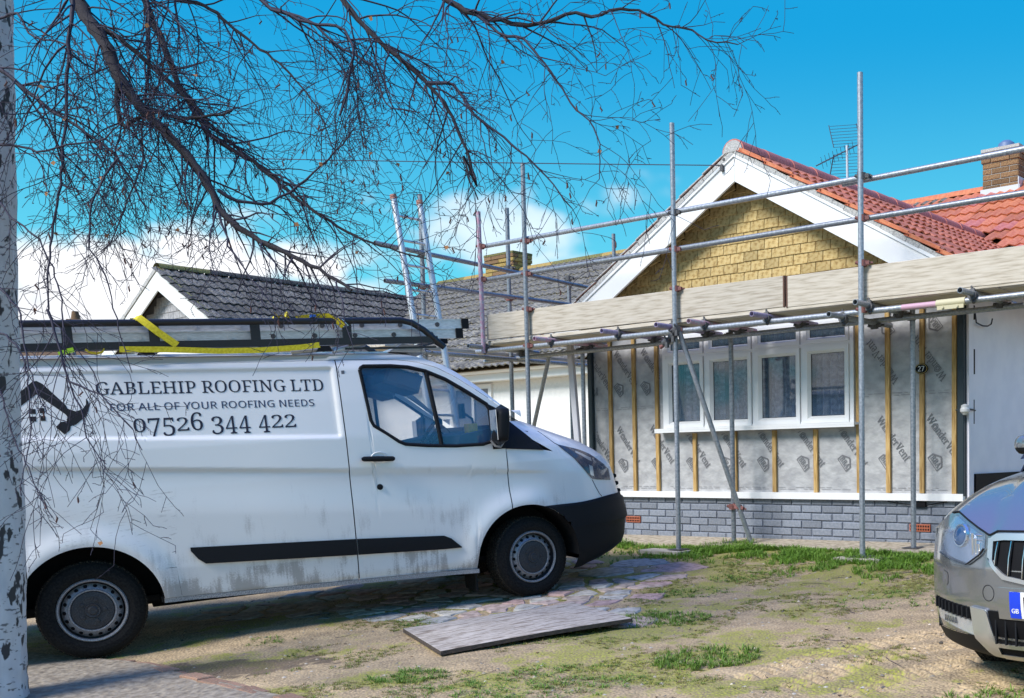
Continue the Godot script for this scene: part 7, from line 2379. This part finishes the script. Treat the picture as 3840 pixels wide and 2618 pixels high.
func build_tree() -> void:
	var B := thing("birch_tree", "leafless birch with white peeling trunk and drooping dark branches over the van", "tree")
	var T := [Vector3(-3.845, -0.550, -5.507), Vector3(-3.840, -0.340, -5.525), Vector3(-3.833, -0.147, -5.535), Vector3(-3.825, 0.326, -5.577), Vector3(-3.828, 1.011, -5.620), Vector3(-3.831, 1.695, -5.663), Vector3(-3.826, 2.608, -5.720), Vector3(-3.824, 3.292, -5.764), Vector3(-3.807, 3.978, -5.787), Vector3(-3.751, 4.911, -5.787), Vector3(-3.658, 6.218, -5.693), Vector3(-3.611, 7.525, -5.600)]
	var rr := [0.20, 0.180, 0.164, 0.158, 0.148, 0.145, 0.140, 0.135, 0.130, 0.10, 0.06, 0.02]
	var nb := noise(1.0, 91, 3)
	var rows := []; var U := []
	var N := 96
	for j in N + 1:
		var f := (T.size() - 1) * j / float(N)
		var i := mini(int(f), T.size() - 2)
		var c: Vector3 = T[i].lerp(T[i + 1], f - i); var r: float = lerpf(rr[i], rr[i + 1], f - i)
		var row := PackedVector3Array(); var u := PackedVector2Array()
		for k in 33:
			var a := TAU * k / 32.0
			var o := Vector3(cos(a), 0, sin(a))
			var b := nb.get_noise_3d(o.x * 2.4, c.y * 3.0, o.z * 2.4)
			row.append(c + o * r * (1.0 + 0.07 * b + 0.05 * nb.get_noise_3d(o.x * 5.0, c.y * 16.0, o.z * 5.0))); u.append(Vector2(k / 32.0, c.y / 2.5))
		rows.append(row); U.append(u)
	var m := MB.new()
	m.grid(rows, false, U)
	part(B, "trunk", m, birch_bark())
	var tw := MB.new()
	var cat := []
	for L in LIMBS:
		var c: Array = L[2]
		var raw := []
		for i in range(0, c.size(), 3): raw.append(Vector3(c[i], c[i + 1], c[i + 2]))
		# limbs that come in from above leave the trunk out of the picture: carry them back to it
		var st: Vector3 = raw[0]
		if st.y > 3.15 and st.x > -3.7:
			var yb := clampf(st.y + 0.35, 4.2, 6.0)
			var tx := Vector3(lerpf(-3.80, -3.64, (yb - 4.0) / 2.2), yb, lerpf(-5.76, -5.72, (yb - 4.0) / 2.2))
			var joint := MB.new()
			var q := []; var qr := []
			for i in 9:
				var f := i / 8.0
				q.append(tx.lerp(st, f) + Vector3(0, 0.32 * sin(PI * f), 0)); qr.append(lerpf(L[0] * 1.7, L[0], f))
			joint.tube(q, qr, 8)
			part(B, "bough", joint, M.bark)
		# smooth the limb and give it small kinks
		var cv := Curve3D.new()
		for i in raw.size():
			var t: Vector3 = (raw[min(i + 1, raw.size() - 1)] - raw[max(i - 1, 0)]) * 0.17
			cv.add_point(raw[i], -t, t)
		var len := cv.get_baked_length()
		var n := maxi(6, int(len / 0.05))
		var pts := []; var rad := []
		for i in n + 1:
			var f := i / float(n)
			var p := cv.sample_baked(len * f) + Vector3(rng.randfn(0, 1), rng.randfn(0, 1), rng.randfn(0, 1)) * 0.003
			pts.append(p); rad.append(lerpf(L[0], L[1], pow(f, 0.8)) * (1.0 + 0.10 * sin(i * 1.7)))
		m = MB.new()
		m.tube(pts, rad, 8 if L[0] > 0.012 else 5)
		part(B, "limb", m, M.bark if L[0] > 0.012 else M.twig)
		var fine: bool = L[0] < 0.0065
		for i2 in range(2, 2 * n + 1):
			var i := mini(i2 / 2, n)
			var f := i / float(n)
			if rng.randf() > (0.28 if fine else 0.54): continue
			var d: Vector3 = (pts[i] - pts[i - 1]).normalized()
			var side := d.cross(Vector3(rng.randfn(0, 1), rng.randfn(0, 1), rng.randfn(0, 1))).normalized()
			var dir := (side * rng.randf_range(0.6, 1.1) + d * rng.randf_range(0.5, 1.2)).normalized()
			var ll := rng.randf_range(0.10, 0.30) if fine else rng.randf_range(0.22, 0.85) * lerpf(1.0, 0.6, f)
			grow(tw, cat, pts[i], dir, ll, clampf(rad[i] * 0.50, 0.0020, 0.0052), 1 if fine else 2, rng.randf_range(0.06, 0.20))
	var t := part(B, "twigs", tw, M.twig)
	t.set_meta("kind", "stuff")
	# catkins and a few leaves that never fell
	var cm := MB.new(); var lm := MB.new()
	for q in cat:
		if rng.randf() < 0.75: cm.tube([q, q + Vector3(rng.randfn(0, 0.004), -0.010, rng.randfn(0, 0.004)), q + Vector3(rng.randfn(0, 0.006), -0.026, rng.randfn(0, 0.006)), q + Vector3(0, -0.033, 0)], [0.001, 0.0042, 0.0042, 0.001], 6)
		elif rng.randf() < 0.6:
			var b := Basis(Vector3(rng.randfn(0, 1), rng.randfn(0, 1), rng.randfn(0, 1)).normalized(), rng.randf() * TAU)
			var w := b.x * 0.013; var h := b.y * 0.024; var u := b.z * 0.006
			lm.quad(q, q - h * 0.5 + w + u, q - h, q - h * 0.5 - w + u)
	part(B, "catkins", cm, M.catkin).set_meta("kind", "stuff")
	part(B, "dead_leaves", lm, M.dead_leaf).set_meta("kind", "stuff")

func birch_bark() -> StandardMaterial3D:
	var w := 512; var h := 1024
	var n1 := noise(1.0, 71, 4); var n2 := noise(1.0, 72, 3)
	var px := PackedByteArray(); px.resize(w * h * 3)
	for j in h:
		var y := 2.5 * j / h
		for i in w:
			var a := TAU * i / w
			var x := cos(a); var z := sin(a)
			var lent := n1.get_noise_3d(x * 2.2, y * 34.0, z * 2.2)
			var patch := n2.get_noise_3d(x * 1.3, y * 3.2, z * 1.3) + 0.5 * n1.get_noise_3d(x * 3.0, y * 9.0, z * 3.0)
			var tone := 0.5 + 0.5 * n2.get_noise_3d(x * 2.0 + 5.0, y * 6.0, z * 2.0)
			var d := smoothstep(0.28, 0.42, lent) * 0.75
			d = maxf(d, smoothstep(0.36, 0.46, patch))
			var r := lerpf(0.50 + 0.16 * tone, 0.042, d); var g := lerpf(0.50 + 0.16 * tone, 0.040, d); var b := lerpf(0.50 + 0.16 * tone, 0.040, d)
			var k := (j * w + i) * 3
			px[k] = int(255.0 * pow(r, 0.4545)); px[k + 1] = int(255.0 * pow(g, 0.4545)); px[k + 2] = int(255.0 * pow(b, 0.4545))
	var m := StandardMaterial3D.new()
	m.albedo_texture = ImageTexture.create_from_image(Image.create_from_data(w, h, false, Image.FORMAT_RGB8, px))
	m.roughness = 0.8
	return m

# ---------------------------------------------------------------- small things
func build_small_things() -> void:
	# plywood sheet lying on the paving
	var a := Vector2(-2.033, -6.684); var b := Vector2(-1.598, -5.922); var c := Vector2(-0.588, -6.536); var d := Vector2(-1.051, -7.244)
	var P := thing("plywood_sheet", "weathered grey plywood sheet lying flat on the crazy paving", "plywood")
	var up := Vector3(-0.043, 1, 0.0404).normalized()
	var at := func(p: Vector2, h: float) -> Vector3: return Vector3(p.x, gy(p.x, p.y) + 0.028 + h, p.y)
	var m := MB.new()
	var rows := []; var under := []
	for j in 9:
		var r := PackedVector3Array(); var u := PackedVector3Array()
		for i in 13:
			var p := a.lerp(d, i / 12.0).lerp(b.lerp(c, i / 12.0), j / 8.0)
			var warp := 0.010 * sin(PI * i / 12.0) * sin(2.0 * j / 8.0) + 0.008 * pow(i / 12.0, 2.0)
			r.append(at.call(p, 0.020 + warp)); u.append(at.call(p, warp - 0.004))
		rows.append(r); under.append(u)
	# in its own frame so that the grain runs along the sheet
	var gx := (Vector3(c.x, 0, c.y) - Vector3(b.x, 0, b.y)).normalized()
	var fr := Transform3D(Basis(gx, Vector3.UP, gx.cross(Vector3.UP)), Vector3(b.x, -0.2, b.y))
	var inv := fr.affine_inverse()
	var loc := func(q: Array) -> Array:
		var o := []
		for r in q:
			var t := PackedVector3Array()
			for v in r: t.append(inv * v)
			o.append(t)
		return o
	P.transform = fr
	m.grid(loc.call(rows), true)
	part(P, "face", m, M.ply)
	m = MB.new()
	m.grid(loc.call(under), false)
	m.grid(loc.call([rows[8], under[8]]), true); m.grid(loc.call([rows[0], under[0]]), false)
	var e0 := PackedVector3Array(); var e1 := PackedVector3Array(); var f0 := PackedVector3Array(); var f1 := PackedVector3Array()
	for j in 9:
		e0.append(rows[j][0]); e1.append(under[j][0]); f0.append(rows[j][12]); f1.append(under[j][12])
	m.grid(loc.call([e0, e1]), true); m.grid(loc.call([f0, f1]), false)
	part(P, "edges", m, M.shaded_ply_edge)
	# aerial on the roof
	var A := thing("tv_aerial", "television aerial on a pale mast behind the gable roof", "aerial", HX * Transform3D(Basis.IDENTITY, Vector3(-3.86, 4.7, -7.0)))
	m = MB.new()
	m.tube([Vector3(0, -0.05, 0), Vector3(-0.01, 1.20, 0)], 0.022, 8)
	part(A, "mast", m, M.lead)
	m = MB.new()
	var bd := Vector3(-0.75, -0.42, 0.5).normalized()
	var o := Vector3(-0.02, 1.12, 0)
	m.tube([o + bd * -0.25, o + bd * 0.55], 0.010, 6)
	part(A, "boom", m, M.wire)
	for i in 9:
		m = MB.new()
		var q := o + bd * (-0.12 + 0.07 * i)
		m.tube([q + Vector3(-0.05, 0.06, -0.12), q + Vector3(0.05, -0.06, 0.12)], 0.004, 4); m.tube([q + Vector3(-0.05, -0.06, -0.12), q + Vector3(0.05, 0.06, 0.12)], 0.004, 4)
		part(A, "element", m, M.wire)
	var rf := MB.new()
	for s in [-1, 1]:
		for i in 8:
			var y: float = o.y + s * (0.06 + 0.05 * i)
			var x := o.x + 0.02 - 0.010 * i
			rf.tube([Vector3(x - 0.20, y, 0.10), Vector3(x + 0.20, y, -0.10)], 0.0035, 4)
		rf.tube([Vector3(o.x - 0.18, o.y + s * 0.06, 0.10), Vector3(o.x - 0.27, o.y + s * 0.43, 0.10)], 0.009, 4); rf.tube([Vector3(o.x + 0.22, o.y + s * 0.06, -0.10), Vector3(o.x + 0.13, o.y + s * 0.43, -0.10)], 0.009, 4)
	part(A, "reflector_screen", rf, M.wire)
	# telephone wire from the gable away to the left
	var w0: Vector3 = HX * Vector3(-0.96, 3.61, 0.31); var w1 := Vector3(-30.0, 6.3, -14.0)
	m = MB.new(); var pts := []
	for i in 25:
		var f := i / 24.0
		pts.append(w0.lerp(w1, f) - Vector3(0, 1.0 * f * (1.0 - f), 0))
	m.tube(pts, 0.0045, 4)
	var wr := part(self, "telephone_wire", m, M.wire)
	tag(wr, "thin black wire strung from the white bargeboard across the sky", "wire")
